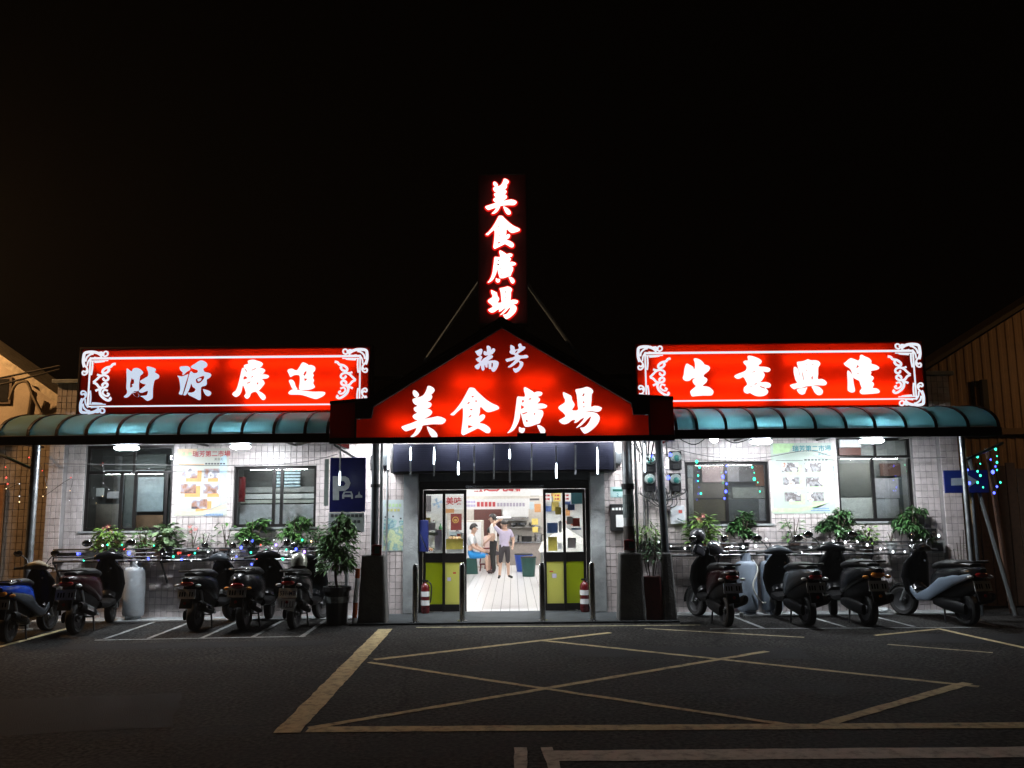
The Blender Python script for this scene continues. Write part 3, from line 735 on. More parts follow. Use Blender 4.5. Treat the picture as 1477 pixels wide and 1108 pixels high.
GL_GUANG2 = [[(330,151),(400,138),(450,151),(510,171),(535,200),(515,235),(492,248),(545,266),(568,290),(545,320),(478,354),(550,346),(605,356),(622,380),(590,405),(522,412),(542,431),(560,470),(545,500),(492,565),(478,580),(530,611),(570,651),(572,690),(545,712),(515,700),(480,651),(445,601),(410,596),(368,616),(350,660),(320,692),(290,685),(272,651),(293,620),(284,570),(254,502),(243,531),(230,591),(200,641),(150,668),(105,636),(115,606),(155,571),(185,491),(215,371),(240,266),(275,250),(265,231),(280,211),(330,196),(322,171)],
             [(268,262),(290,270),(308,300),(301,327),(290,292)], [(368,286),(435,256),(442,268),(380,292)], [(260,390),(280,368),(322,400),(290,413),(257,421)], [(470,355),(510,329),(558,324),(500,357)], [(303,470),(367,443),(352,465),(315,480)], [(368,385),(402,358),(397,380),(375,394)], [(444,464),(477,464),(460,497)]]
GL_JIN = [[(1090,185),(1120,178),(1170,201),(1185,215),(1230,216),(1270,236),(1280,270),(1265,305),(1245,327),(1258,360),(1245,395),(1262,430),(1250,470),(1272,516),(1262,540),(1200,565),(1130,568),(1060,565),(1050,530),(1060,451),(1058,372),(1030,356),(990,356),(955,370),(925,384),(905,341),(885,301),(900,276),(950,266),(1000,288),(1025,283),(1055,241)], [(1110,350),(1130,308),(1157,298),(1152,335),(1125,372)], [(1120,403),(1172,409),(1130,447)],
          [(905,441),(930,421),(965,431),(985,461),(1000,511),(1025,553),(980,559),(950,545),(925,491)], [(900,601),(940,567),(990,559),(1060,570),(1140,581),(1250,592),(1360,591),(1412,599),(1420,621),(1390,655),(1330,685),(1280,697),(1200,675),(1130,651),(1060,636),(970,635),(910,630)]]
GL_SHENG = [[(300,126),(345,121),(400,146),(440,186),(452,206),(510,226),(530,260),(510,300),(470,331),(442,361),(447,383),(480,401),(492,431),(470,470),(432,501),(432,513),(500,521),(550,551),(580,591),(565,635),(530,648),(430,648),(340,655),(280,660),(262,635),(250,591),(275,561),(328,515),(310,491),(285,451),(290,421),(318,401),(275,406),(250,431),(205,442),(165,430),(145,396),(160,341),(170,261),(195,196),(230,206),(290,241),(303,280),(318,241),(315,181)]]
GL_YI = [[(1065,91),(1100,82),(1160,96),(1230,126),(1262,156),(1255,190),(1222,216),(1232,235),(1300,239),(1360,251),(1388,276),(1375,305),(1340,315),(1283,306),(1305,341),(1300,381),(1270,431),(1245,458),(1320,456),(1375,471),(1395,501),(1375,535),(1325,542),(1355,581),(1345,621),(1300,651),(1230,660),(1160,645),(1100,611),(1070,620),(1030,610),(1010,581),(1015,531),(1058,490),(1040,441),(1005,387),(960,405),(920,410),(885,391),(878,366),(920,341),(1000,311),(1043,281),(1048,231),(1015,196),(1005,166),(1030,151),(1070,146)],
         [(1108,323),(1172,298),(1165,312)], [(1148,491),(1200,468),(1262,458),(1190,488)], [(1235,508),(1322,540),(1300,548),(1245,528)], [(1100,515),(1125,512),(1115,528)]]
GL_XING = [[(190,176),(215,166),(260,161),(310,146),(345,131),(385,146),(440,146),(490,156),(520,190),(510,225),(492,251),(490,341),(487,413),(540,411),(590,436),(612,466),(600,495),(560,505),(480,501),(400,511),(330,516),(250,541),(190,545),(150,559),(110,530),(92,501),(120,486),(190,466),(172,430),(152,360),(143,300),(147,247),(167,241),(203,270),(218,330),(234,400),(240,452),(236,380),(220,300),(200,231)], [(262,288),(275,340),(294,442),(280,422),(264,350)], [(393,385),(417,370),(414,412),(398,424)], [(316,284),(337,279),(331,302)], [(403,204),(427,204),(415,222)], [(318,204),(338,204),(330,218)],
           [(190,562),(240,547),(300,537),(335,532),(315,581),(300,621),(260,635),(215,611)], [(400,516),(480,516),(520,536),(555,576),(552,616),(525,640),(480,638),(440,601),(420,561)]]
GL_LONG = [[(855,191),(880,171),(930,126),(965,118),(1030,141),(1062,150),(1083,116),(1085,81),(1110,68),(1150,91),(1210,116),(1245,156),(1247,195),(1300,211),(1345,236),(1357,260),(1330,280),(1280,291),(1237,300),(1245,321),(1234,358),(1265,376),(1278,401),(1260,435),(1247,447),(1275,466),(1280,501),(1264,538),(1320,546),(1355,571),(1362,601),(1330,615),(1220,625),(1120,629),(1085,605),(1085,576),(1108,545),(1095,501),(1075,441),(1050,426),(1010,406),(987,386),(975,341),(958,290),(930,256),(880,226)], [(1028,261),(1050,208),(1072,236),(1040,257)], [(1038,330),(1067,327),(1061,347)],
           [(905,301),(935,306),(965,341),(985,401),(995,481),(1012,561),(1005,595),(970,605),(930,590),(910,561),(910,451)]]


def photo_map(k, Y):
    def f(p):
        q = at(k[0] + p[0] / k[2], k[1] + p[1] / k[2], Y); return (q.x, q.z)
    return f


def bbox(gl):
    xs = [p[0] for c in gl for p in c]; ys = [p[1] for c in gl for p in c]
    return min(xs), max(xs), min(ys), max(ys)


# ------------------------------------------------------------------ light-box signs
redacr = TRANSLUCENT('red acrylic', (0.92, 0.125, 0.03), (0.45, 0.006, 0.004), 0.82, 0.03, 0.2)
boxin = M('sign box inside', (0.13, 0.12, 0.12), .7)
casem = M('dark sign casing', (0.03, 0.012, 0.012), .5, .3)
let_w = EM('lit white letter', (1.0, 0.985, 0.97), 1.15)
let_d = EM('dim white letter', (0.62, 0.71, 0.86), 0.98)
orn_w = EM('lit white scroll', (0.90, 0.93, 1.0), 0.95)
sign_tube = EM('sign tube', (1.0, 0.96, 0.90), L_SIGN)
T_ = 0.0


def face_sign(name, label, x0, x1, z0, z1, Y, depth, tubes):
    t = thing(name, label, 'sign', ((x0 + x1) / 2, Y, z0), group='red light box signs on the roof edge')
    mb = MB(); mb.box(x0, x1, Y + depth - .02, Y + depth, z0, z1); mb.box(x0, x1, Y + .006, Y + depth - .02, z0, z0 + .03); mb.box(x0, x1, Y + .006, Y + depth - .02, z1 - .03, z1)
    mb.box(x0, x0 + .03, Y + .006, Y + depth - .02, z0 + .03, z1 - .03); mb.box(x1 - .03, x1, Y + .006, Y + depth - .02, z0 + .03, z1 - .03)
    mb.build('box', boxin, t)
    mb = MB()
    for a, b, c, d in ((x0 - .03, x0 - .003, z0 - .03, z1 + .03), (x1 + .003, x1 + .03, z0 - .03, z1 + .03)): mb.box(a, b, Y - .004, Y + depth + .01, c, d)
    mb.box(x0 - .003, x1 + .003, Y - .004, Y + depth + .01, z1 + .003, z1 + .03); mb.box(x0 - .003, x1 + .003, Y - .004, Y + depth + .01, z0 - .03, z0 - .003)
    mb.build('casing', casem, t)
    MB().box(x0 + .001, x1 - .001, Y, Y + .005, z0 + .001, z1 - .001).build('face', redacr, t)
    for (a, b, z) in tubes: MB().tube([(a, Y + depth * .40, z), (b, Y + depth * .40, z)], .016, 8).build('tube', sign_tube, t)
    return t


YS = -0.42
left_sign = face_sign('sign_board', 'long red lit sign on the left reading 財源廣進 inside a white scroll border', -6.93, -2.18, 3.29, 4.37, YS, .26,
                      [(-6.7, -4.7, 4.10), (-4.5, -2.4, 4.10), (-4.45, -2.4, 3.75), (-4.2, -2.4, 3.45)])
right_sign = face_sign('sign_board', 'long red lit sign on the right reading 生意興隆 inside a white scroll border', 2.18, 6.90, 3.29, 4.37, YS, .26,
                       [(2.5, 4.3, 4.08), (4.6, 6.4, 4.08), (2.35, 3.15, 3.75), (3.45, 4.3, 3.75), (4.6, 6.5, 3.6), (2.4, 4.3, 3.45), (4.6, 6.6, 3.42)])
for gl, k, m, sg in ((GL_CAI, K4, let_d, left_sign), (GL_YUAN, K4, let_d, left_sign), (GL_GUANG2, K5, let_w, left_sign), (GL_JIN, K5, let_w, left_sign),
                     (GL_SHENG, K6, let_w, right_sign), (GL_YI, K6, let_w, right_sign), (GL_XING, K7, let_w, right_sign), (GL_LONG, K7, let_w, right_sign)):
    outline(gl, photo_map(k, YS), .012, YS - .003, m, sg, 'letter')


def scrollwork(x0, x1, z0, z1, Y, sg, mats):
    "white border line with corner scrolls and two side flourishes"
    bx0, bx1, bz0, bz1 = x0 + .16, x1 - .16, z0 + .125, z1 - .16
    nrm = (0, -1, 0)
    for a, b, wd in (((bx0 - .012, bz1), (bx1 + .012, bz1), .036), ((bx0 - .012, bz0), (bx1 + .012, bz0), .024)):
        MB().ribbon([(a[0], Y - .003, a[1]), (b[0], Y - .003, b[1])], wd, nrm, .008).build('border_line', mats[0], sg)
    for x in (bx0, bx1): MB().ribbon([(x, Y - .0025, bz0), (x, Y - .0025, bz1)], .026, nrm, .007).build('border_line', mats[0], sg)
    u = 1.0 / 10.07 / 88.0
    corner = [([(205, 292), (330, 290), (450, 287)], 16), ([(222, 290), (225, 400), (213, 500)], 24), ([(250, 310), (330, 305), (400, 296)], 22),
              ([(150, 420), (130, 452), (100, 440), (85, 460), (95, 490), (130, 490), (160, 455), (150, 400), (110, 350), (95, 290)], 24),
              ([(110, 380), (90, 310), (90, 230), (105, 175), (180, 158), (260, 165), (320, 190), (360, 225)], 42),
              ([(120, 300), (135, 240), (185, 195), (230, 185)], 26), ([(150, 370), (160, 300), (200, 240)], 22), ([(240, 240), (300, 250), (360, 240)], 24),
              ([(300, 175), (350, 165), (370, 205), (400, 225), (435, 205), (435, 165), (400, 155), (375, 180), (385, 200)], 24)]
    for mx in (0, 1):
        for mz in (0, 1):
            mb = MB(); e = 0
            for path, wd in corner:
                pts = []
                for px, py in path:
                    dx, dz = (px - 190) * u, (py - 255) * u
                    pts.append(((bx1 - dx) if mx else (bx0 + dx), Y - .004 - e * .0005, (bz0 + dz * .95) if mz else (bz1 - dz)))
                e += 1
                mb.ribbon(smoothpath(pts, 4), wd * u, nrm, .006)
            mb.build('corner_scroll', mats[1 if (mx == 0 and mz == 1) else 0], sg)
    side = [([(560, 345), (520, 352), (490, 385), (430, 400), (380, 440), (385, 480), (440, 470), (470, 430), (450, 415)], 36), ([(300, 500), (350, 515), (400, 505)], 30),
            ([(250, 615), (300, 570), (340, 530), (400, 510), (455, 530), (465, 570), (430, 592), (395, 570), (405, 550)], 32), ([(250, 615), (300, 640), (340, 685), (400, 695), (450, 675), (455, 640), (420, 625), (385, 650), (400, 670)], 34),
            ([(290, 738), (340, 715), (370, 700)], 32), ([(380, 690), (355, 740), (370, 800), (420, 850), (480, 880), (515, 862), (500, 835)], 36), ([(470, 740), (420, 725), (395, 765), (425, 805), (470, 815), (490, 790), (460, 775)], 28)]
    zc = (bz0 + bz1) / 2
    for mx in (0, 1):
        mb = MB(); e = 0
        for path, wd in side:
            pts = []
            for px, py in path:
                dx, dz = (px - 190) * u, (py - 615) * u
                pts.append(((bx1 - dx) if mx else (bx0 + dx), Y - .003 - e * .0005, zc - dz))
            e += 1
            mb.ribbon(smoothpath(pts, 4), wd * u, nrm, .006)
        mb.build('side_scroll', mats[0], sg)


scrollwork(-6.93, -2.18, 3.29, 4.37, YS, left_sign, (orn_w, let_d))
scrollwork(2.18, 6.90, 3.29, 4.37, YS, right_sign, (orn_w, orn_w))
for sg, xs in ((left_sign, (-6.6, -4.5, -2.5)), (right_sign, (2.5, 4.5, 6.6))):
    for x in xs: MB().tube([(x, YS + .27, 4.2), (x, 0.4, 3.95), (x, .6, 3.6)], .018, 6).build('stay', blackmetal, sg)

# ------------------------------------------------------------------ gable sign over the entrance
YG = -1.32
gab = thing('gable_sign', 'red house-shaped lit sign over the entrance reading 瑞芳 美食廣場', 'sign', (0, YG, 2.7))
face = [(-2.22, 2.79), (2.22, 2.79), (2.22, 3.09), (1.99, 3.10), (1.96, 3.27), (0.0, 4.46), (-1.96, 3.25), (-1.99, 3.08), (-2.22, 3.07)]
MB().prism(face, YG, YG + .006).build('face', TRANSLUCENT('deep red acrylic', (0.92, 0.13, 0.03), (0.40, 0.004, 0.003), 0.82, 0.03, 0.2), gab)
frame_o = [(-2.62, 2.70), (2.60, 2.70), (2.60, 3.32), (2.04, 3.36), (0.0, 4.585), (-2.04, 3.34), (-2.62, 3.30)]
rim = MB()


def band(pa, pb, w0, w1):  # trim bar between two points lying around the face
    pass


trim = M('black gable trim', (0.006, 0.004, 0.004), .45, .2)
for poly in ([(-2.62, 2.70), (2.60, 2.70), (2.60, 2.785), (-2.62, 2.785)],
             [(-2.04, 3.34), (-1.965, 3.262), (0, 4.466), (0, 4.585)], [(0, 4.585), (0, 4.466), (1.965, 3.282), (2.04, 3.36)],
             [(-2.235, 3.075), (-1.995, 3.085), (-1.965, 3.262), (-2.04, 3.34), (-2.24, 3.33)], [(2.04, 3.36), (1.965, 3.282), (1.995, 3.105), (2.235, 3.095), (2.24, 3.35)],
             [(-2.24, 2.785), (-2.222, 2.785), (-2.222, 3.074), (-2.24, 3.074)], [(2.222, 2.785), (2.24, 2.785), (2.24, 3.094), (2.222, 3.094)]):
    MB().prism(poly, YG - .05, YG + .04).build('trim', trim, gab)
endm = TRANSLUCENT('dark red end panel', (0.30, 0.004, 0.003), (0.05, 0.002, 0.002), 0.7, 0.02, 0.3)
MB().prism([(-2.62, 2.785), (-2.241, 2.785), (-2.241, 3.33), (-2.62, 3.30)], YG - .03, YG + .03).build('end_panel', endm, gab)
MB().prism([(2.241, 2.785), (2.60, 2.785), (2.60, 3.32), (2.241, 3.35)], YG - .03, YG + .03).build('end_panel', endm, gab)
MB().box(.22, .66, YG - .056, YG - .0505, 2.755, 2.83).build('clip_plate', blackmetal, gab)
roofm = M('black roof sheet', (0.012, 0.011, 0.011), .55, .2)
rf = MB()
for (a, b) in (((-2.04, 3.34), (0, 4.585)), ((0, 4.585), (2.04, 3.36)), ((-2.62, 3.30), (-2.04, 3.34)), ((2.04, 3.36), (2.60, 3.32))):
    rf._add([(a[0], YG - .07, a[1] + .002), (b[0], YG - .07, b[1] + .002), (b[0], .6, b[1] + .002), (a[0], .6, a[1] + .002), (a[0], YG - .07, a[1] + .05), (b[0], YG - .07, b[1] + .05), (b[0], .6, b[1] + .05), (a[0], .6, a[1] + .05)],
            [(0, 1, 2, 3), (7, 6, 5, 4), (0, 4, 5, 1), (1, 5, 6, 2), (2, 6, 7, 3), (3, 7, 4, 0)])
rf.build('roof', roofm, gab)
bk = MB().prism([(p[0], p[1]) for p in face], YG + .34, YG + .36); bk.build('back_panel', boxin, gab)
MB().box(-2.6, -2.57, YG + .05, -.02, 2.72, 3.28).build('side_cheek', endm, gab); MB().box(2.55, 2.58, YG + .05, -.02, 2.72, 3.30).build('side_cheek', endm, gab)
for (a, b, z) in ((-1.15, -.05, 3.22), (.25, 1.35, 3.22), (-1.75, -1.30, 3.0), (-.85, .15, 2.95), (1.45, 1.85, 3.0), (-.75, -.1, 3.62), (.2, .8, 3.62)):
    MB().tube([(a, YG + .14, z), (b, YG + .14, z)], .016, 8).build('tube', sign_tube, gab)
for gl, k in ((GL_MEI, K1), (GL_SHI, K1), (GL_GUANG, K2), (GL_CHANG, K2)): outline(gl, photo_map(k, YG), .014, YG - .003, let_w, gab, 'letter')
let_s = EM('small lit letter', (0.80, 0.80, 0.96), 0.9)
for gl in (GL_RUI, GL_FANG): outline(gl, photo_map(K3, YG), .014, YG - .003, let_s, gab, 'letter')
# soffit lamps behind the fascia
for i, x in enumerate((-1.95, -0.65, 0.65, 1.95)):
    t = thing('fluorescent_lamp', f'bright white tube lamp under the gable, {ORD[i]} from the left, above the shutter box', 'lamp', (x, -.95, 2.9), group='tube lamps under the gable')
    MB().box(x - .45, x + .45, -.57, -.50, 2.85, 2.90).build('batten', whiteboard, t)
    MB().tube([(x - .43, -.535, 2.822), (x + .43, -.535, 2.822)], .018, 8).build('tube', tube_w, t)
    la = bpy.data.lights.new('reflector_beam', 'AREA'); la.shape = 'RECTANGLE'; la.size = .86; la.size_y = .07; la.energy = L_TUBE_GABLE; la.color = (0.93, 0.97, 1.0)
    lq = bpy.data.objects.new('reflector_beam', la); COL.objects.link(lq); lq.parent = t; lq.location = (0, .415, -.105); lq.rotation_euler = (R(22), 0, 0)

# ------------------------------------------------------------------ upright sign on the roof
YV = -0.5
vs_ = thing('vertical_sign', 'tall black sign above the roof with four red haloed glowing letters 美食廣場', 'sign', (0, YV, 4.6))
vblk = M('glow tinted sign panel', (0.13, 0.012, 0.012), .7)  # black face tinted red to strengthen the glow around the letters
MB().box(-.385, .415, YV, YV + .22, 4.72, 7.27).build('panel', vblk, vs_, bevel=.008)
vfr = M('sign edge strip', (0.05, 0.035, 0.035), .5, .4)
for a, b, c, d in ((-.40, -.386, 4.70, 7.285), (.416, .43, 4.70, 7.285), (-.386, .416, 4.70, 4.719), (-.386, .416, 7.271, 7.285)): MB().box(a, b, YV - .02, YV + .23, c, d).build('edge', vfr, vs_)
hot = EM('hot white letter', (1.0, 0.93, 0.86), 1.6); red_halo = EM('red letter halo', (1.0, 0.012, 0.008), 0.8)  # the letters' red halo is built as a glowing band
for gl, (px0, px1, py0, py1) in ((GL_MEI, (700, 745, 258.7, 309.6)), (GL_SHI, (700.7, 749.6, 311.8, 359)), (GL_GUANG, (703.3, 744, 362, 409)), (GL_CHANG, (703.8, 747, 413.7, 460.4))):
    b = bbox(gl)

    def mp(p, b=b, r=(px0, px1, py0, py1)):
        q = at(r[0] + (p[0] - b[0]) / (b[1] - b[0]) * (r[1] - r[0]), r[2] + (p[1] - b[2]) / (b[3] - b[2]) * (r[3] - r[2]), YV - .05); return (q.x, q.z)
    outline(gl, mp, .02, YV - .05, hot, vs_, 'letter')
    mb = MB()
    for n, c in enumerate(gl):
        xs = [p[0] for p in c]
        if max(xs) - min(xs) < 70 and n: continue
        pts = smoothpath([(mp(p)[0], YV - .030 + .0006 * n, mp(p)[1]) for p in c], 3, True); mb.ribbon(pts + pts[:2], .052, (0, -1, 0), .006)
    mb.build('letter_halo', red_halo, vs_)
for sx in (-1, 1):
    MB().tube([(sx * .06, YV + .26, 5.98), (sx * 1.32, YV + .4, 4.15)], .03, 8).build('brace', M('blue grey brace', (.34, .46, .68), .5), vs_)
    MB().box(sx * .2 - .04, sx * .2 + .04, YV + .05, YV + .13, 3.6, 4.72).build('post', blackmetal, vs_)

# ------------------------------------------------------------------ curved canopies left and right of the gable
pc = TRANSLUCENT('teal polycarbonate', (0.16, 0.46, 0.52), (0.24, 0.36, 0.34), 0.52, 0.08, 0.25)
beam_m = M('dark brown steel beam', (0.018, 0.012, 0.011), .5, .4, var=.3)


def canopy(x0, x1, label, ribs):
    t = thing('canopy', label, 'canopy', ((x0 + x1) / 2, -.7, 2.7), group='curved teal canopies')
    prof = []
    for k in range(9):
        a = math.pi / 2 * k / 8
        prof.append((-0.12 - 1.20 * math.sin(a), 2.87 + .43 * math.cos(a)))
    for a, b in zip(ribs, ribs[1:]):
        vs = []; fs = []
        for (y, z) in prof: vs += [(a + .012, y, z), (b - .012, y, z)]
        for i in range(len(prof) - 1): fs.append((2 * i, 2 * i + 1, 2 * i + 3, 2 * i + 2))
        MB()._add(vs, fs).build('panel', pc, t, smooth=True)
    for x in ribs:
        mb = MB(); vs = []; fs = []
        for (y, z) in prof:
            vs += [(x - .022, y - .012, z + .012), (x + .022, y - .012, z + .012), (x + .022, y + .02, z - .035), (x - .022, y + .02, z - .035)]
        for i in range(len(prof) - 1):
            for k in range(4): fs.append((4 * i + k, 4 * i + (k + 1) % 4, 4 * i + 4 + (k + 1) % 4, 4 * i + 4 + k))
        fs += [(3, 2, 1, 0), tuple(4 * (len(prof) - 1) + k for k in range(4))]
        mb._add(vs, fs).build('rib', beam_m, t)
    MB().box(x0 - .03, x1 + .03, -1.35, -1.27, 2.725, 2.865).build('beam', beam_m, t, bevel=.008)
    MB().box(x0, x1, -.09, -.02, 3.22, 3.285).build('wall_rail', beam_m, t)
    for x in ribs[::3]: MB().tube([(x, -1.27, 2.79), (x, -.02, 2.79)], .02, 6).build('tie', beam_m, t)
    return t


lr = [at(px, 628, -1.3).x for px in (-2, 41, 82, 125, 170, 213, 258, 303, 349, 395, 440, 484)]
rr_ = [at(px, 620, -1.3).x for px in (962, 1005, 1047, 1090, 1132, 1176, 1220, 1262, 1306, 1350, 1396, 1440)]
lr[-1] = -2.66; rr_[0] = 2.64
can_l = canopy(lr[0], lr[-1], 'curved teal plastic canopy on dark ribs under the left red sign', lr)
can_r = canopy(rr_[0], rr_[-1], 'curved teal plastic canopy on dark ribs under the right red sign', rr_)


def flood(px, py, label, wd=.36):
    p = at(px, py, -1.02); x, z = p.x, 2.70
    t = thing('flood_lamp', label, 'lamp', (x, p.y, z), group='led lamps under the canopies')
    MB().loft([(-wd / 2, p.y, z + .03, .05, .02), (-wd / 2 + .05, p.y, z + .035, .085, .035), (wd / 2 - .05, p.y, z + .035, .085, .035), (wd / 2, p.y, z + .03, .05, .02)], 'X', 12).build('housing', blackmetal, t, smooth=True)
    mb = MB().loft([(-wd / 2 + .01, p.y, z - .012, .06, .012), (-wd / 2 + .06, p.y, z - .016, .078, .03), (wd / 2 - .06, p.y, z - .016, .078, .03), (wd / 2 - .01, p.y, z - .012, .06, .012)], 'X', 12)
    h = t.children[0]
    for v in h.data.vertices: v.co.x += x
    mb.v = [Vector((v.x + x, v.y, v.z)) for v in mb.v]
    mb.build('lens', led_w, t, smooth=True)
    MB().tube([(x, p.y, z + .06), (x, p.y, 2.80)], .012, 6).build('hanger', blackmetal, t)
    la = bpy.data.lights.new('reflector_beam', 'AREA'); la.shape = 'RECTANGLE'; la.size = wd; la.size_y = .1; la.energy = L_CANOPY; la.color = (0.92, 0.96, 1.0)
    lq = bpy.data.objects.new('reflector_beam', la); COL.objects.link(lq); lq.parent = t; lq.location = (x - t.location.x, 0, -.055)
    lq.rotation_euler = (R(10), 0, 0)


flood(183, 645, 'flat led lamp shining under the left canopy near its outer end'); flood(347, 643, 'flat led lamp shining under the left canopy above the photo poster', .30)
flood(1098, 634, 'flat led lamp shining under the right canopy beside the round bulb', .32); flood(1257, 633, 'flat led lamp shining under the right canopy in front of the far window')
p = at(1030, 633, -1.02)
t = thing('round_bulb', 'round white bulb glowing under the right canopy next to the gable', 'lamp', (p.x, p.y, p.z))
MB().sphere(p, .062, 14, 9).build('globe', EM('white bulb', (0.85, 0.93, 1.0), L_BULB), t, smooth=True)
MB().lathe([(.03, .055), (.03, .12), (.02, .13)], p, 'Z', 10).build('socket', whiteboard, t)
MB().tube(smoothpath([(p.x - .55, p.y, 2.76), (p.x - .3, p.y, 2.66), (p.x, p.y, 2.82), (p.x + .3, p.y, 2.68), (p.x + .6, p.y, 2.76)], 5), .008, 5).build('lead', cable_m, t)

# ------------------------------------------------------------------ sodium street lamp just outside the frame on the left
t = thing('street_lamp', 'orange street lamp on a tall pole at the far left', 'street lamp', (-12.0, -1.3, 0))
MB().tube([(-12.0, -1.3, 0), (-12.0, -1.3, 5.9)], [.09, .06], 10).build('pole', galv, t)
MB().tube(smoothpath([(-12.0, -1.3, 5.85), (-11.85, -1.2, 6.25), (-11.5, -1.0, 6.4)], 4), .035, 8).build('arm', galv, t)
MB().loft([(-11.6, -1.0, 6.38, .06, .05), (-11.4, -1.0, 6.4, .13, .07), (-11.1, -1.0, 6.4, .12, .06), (-11.0, -1.0, 6.4, .05, .03)], 'X', 12).build('head', galv, t, smooth=True)
MB().sphere((-11.25, -1.0, 6.29), (.14, .09, .05), 12, 7).build('lens', EM('sodium lens', (1.0, 0.5, 0.16), 30), t, smooth=True)
ld = bpy.data.lights.new('sodium_light', 'POINT'); ld.energy = L_STREET; ld.color = (1.0, 0.55, 0.22); ld.shadow_soft_size = .08
lo = bpy.data.objects.new('sodium_light', ld); COL.objects.link(lo); lo.parent = t; lo.location = (.75, .3, 6.18)

# second, weaker street lamp beyond the right edge of the frame
t = thing('street_lamp', 'orange street lamp on a pole beyond the far right shed', 'street lamp', (12.6, -1.2, 0))
MB().tube([(12.6, -1.2, 0), (12.6, -1.2, 4.6)], [.08, .055], 10).build('pole', galv, t)
MB().loft([(12.1, -1.2, 4.62, .05, .04), (12.25, -1.2, 4.64, .12, .06), (12.55, -1.2, 4.64, .12, .06), (12.7, -1.2, 4.62, .05, .04)], 'X', 12).build('head', galv, t, smooth=True)
MB().sphere((12.38, -1.2, 4.55), (.13, .08, .04), 12, 7).build('lens', EM('sodium lens', (1.0, 0.5, 0.16), 30), t, smooth=True)
ld = bpy.data.lights.new('sodium_light', 'POINT'); ld.energy = L_STREET * .075; ld.color = (1.0, 0.55, 0.22); ld.shadow_soft_size = .08
lo = bpy.data.objects.new('sodium_light', ld); COL.objects.link(lo); lo.parent = t; lo.location = (-.22, 0, 4.45)
# ------------------------------------------------------------------ neighbouring buildings
tanw = M('tan rendered wall', (0.36, 0.30, 0.23), .85, var=.2, scale=2, bump=.4, bscale=30, dirt=(.16, .13, .10), dirtamt=.6, dirtscale=1.2)
lb = thing('shed_building', 'tan gabled shed lit orange behind the left end of the canopy', 'building', (-9.6, 1.4, 0))
prof = [(-12.5, 0), (-7.75, 0), (-7.75, 3.42), (-9.2, 4.42), (-12.5, 6.68)]
MB().prism(prof, 1.4, 2.3).build('wall', tanw, lb)
MB()._add([(-12.6, 1.1, 6.75), (-7.55, 1.1, 3.30), (-7.55, 2.3, 3.30), (-12.6, 2.3, 6.75), (-12.6, 1.1, 6.92), (-7.55, 1.1, 3.46), (-7.55, 2.3, 3.46), (-12.6, 2.3, 6.92)],
          [(0, 1, 2, 3), (7, 6, 5, 4), (0, 4, 5, 1), (1, 5, 6, 2), (2, 6, 7, 3), (3, 7, 4, 0)]).build('roof', M('weathered roof edge', (.42, .36, .27), .8, var=.3, dirt=(.2, .17, .12), dirtamt=.6), lb)
wn = MB(); wn.box(-9.62, -9.08, 1.36, 1.42, 3.70, 4.20); wn = wn.build('window', M('brown window frame', (.08, .05, .03), .6), lb)
MB().box(-9.58, -9.13, 1.35, 1.359, 3.74, 4.16).build('pane', M('dark pane', (.02, .02, .02), .1), wn)
for (x0, x1, z0, z1) in ((-8.75, -8.70, 3.35, 3.95), (-8.5, -8.45, 3.3, 3.75)): MB().tube([(x0, 1.36, z0), (x1, 1.36, z1)], .03, 6).build('shadow_tube', M('wall shadow brown', (.2, .16, .11), .7), lb)  # dark tubes drawn for the lamp post shadow on the wall
MB().tube(smoothpath([(-8.95, 1.1, 3.75), (-8.8, 1.0, 4.0), (-8.6, 1.0, 4.05), (-8.5, 1.05, 3.8), (-8.35, 1.1, 3.5)], 4), .03, 6).build('bracket', M('wall shadow brown', (.2, .16, .11), .7), lb)  # curved dark tube shaped like the shadow of the lamp head
# tiled annex wall left of the market and its orange door
an = thing('annex_wall', 'dim tan tiled wall left of the market behind the steel canopy pole', 'wall', (-9, .3, 0))
MB().box(-12, -7.5, .3, .5, 0, 3.2).build('core', M('annex grout', (.10, .08, .06), .9), an)
tl2 = []; tile_grid(-12, -7.5, 0, 3.2, .3, [(-9.15, -8.42, -1, 2.2)], tl2)
mb = MB()
for q in tl2:
    vs, fs = tile_shape(q[3], q[4], rnt.uniform(-.0005, .0005), 0); mb._add([(x + q[0], y + q[1], z + q[2]) for x, y, z in vs], fs)
tag(mb.build('tile_field', M('tan tile field', (.40, .33, .27), .4, rnd='island', rndamt=.1, dirt=(.2, .16, .12), dirtamt=.5), an), kind='stuff')
dp = MB().box(-9.14, -8.43, .25, .299, .0, 2.18).build('door', M('orange brown door', (.30, .13, .045), .55, var=.2), an, bevel=.006)
MB().box(-8.6, -8.54, .215, .249, 1.0, 1.1).build('handle', steel, dp)
corr = M('brown corrugated sheet', (.24, .15, .09), .6, .1, var=.25, scale=3, dirt=(.10, .07, .05), dirtamt=.6)
rb = thing('corrugated_shed', 'dark brown corrugated shed with rising gable beyond the right end of the market', 'building', (10, 1.3, 0))
mb = MB(); x = 7.62; vs = []
while x < 16:
    for dx, dy in ((0, 0), (.05, 0), (.07, -.01), (.12, -.01), (.14, 0)):
        X = x + dx; zt = 4.1 + .60 * (X - 7.7) if X < 12 else 6.68 - .6 * (X - 12); vs.append(((X, 1.3 + dy, 0), (X, 1.3 + dy, zt)))
    x += .16
for a, b in zip(vs, vs[1:]): mb.quad(a[0], b[0], b[1], a[1])
mb.build('wall', corr, rb)
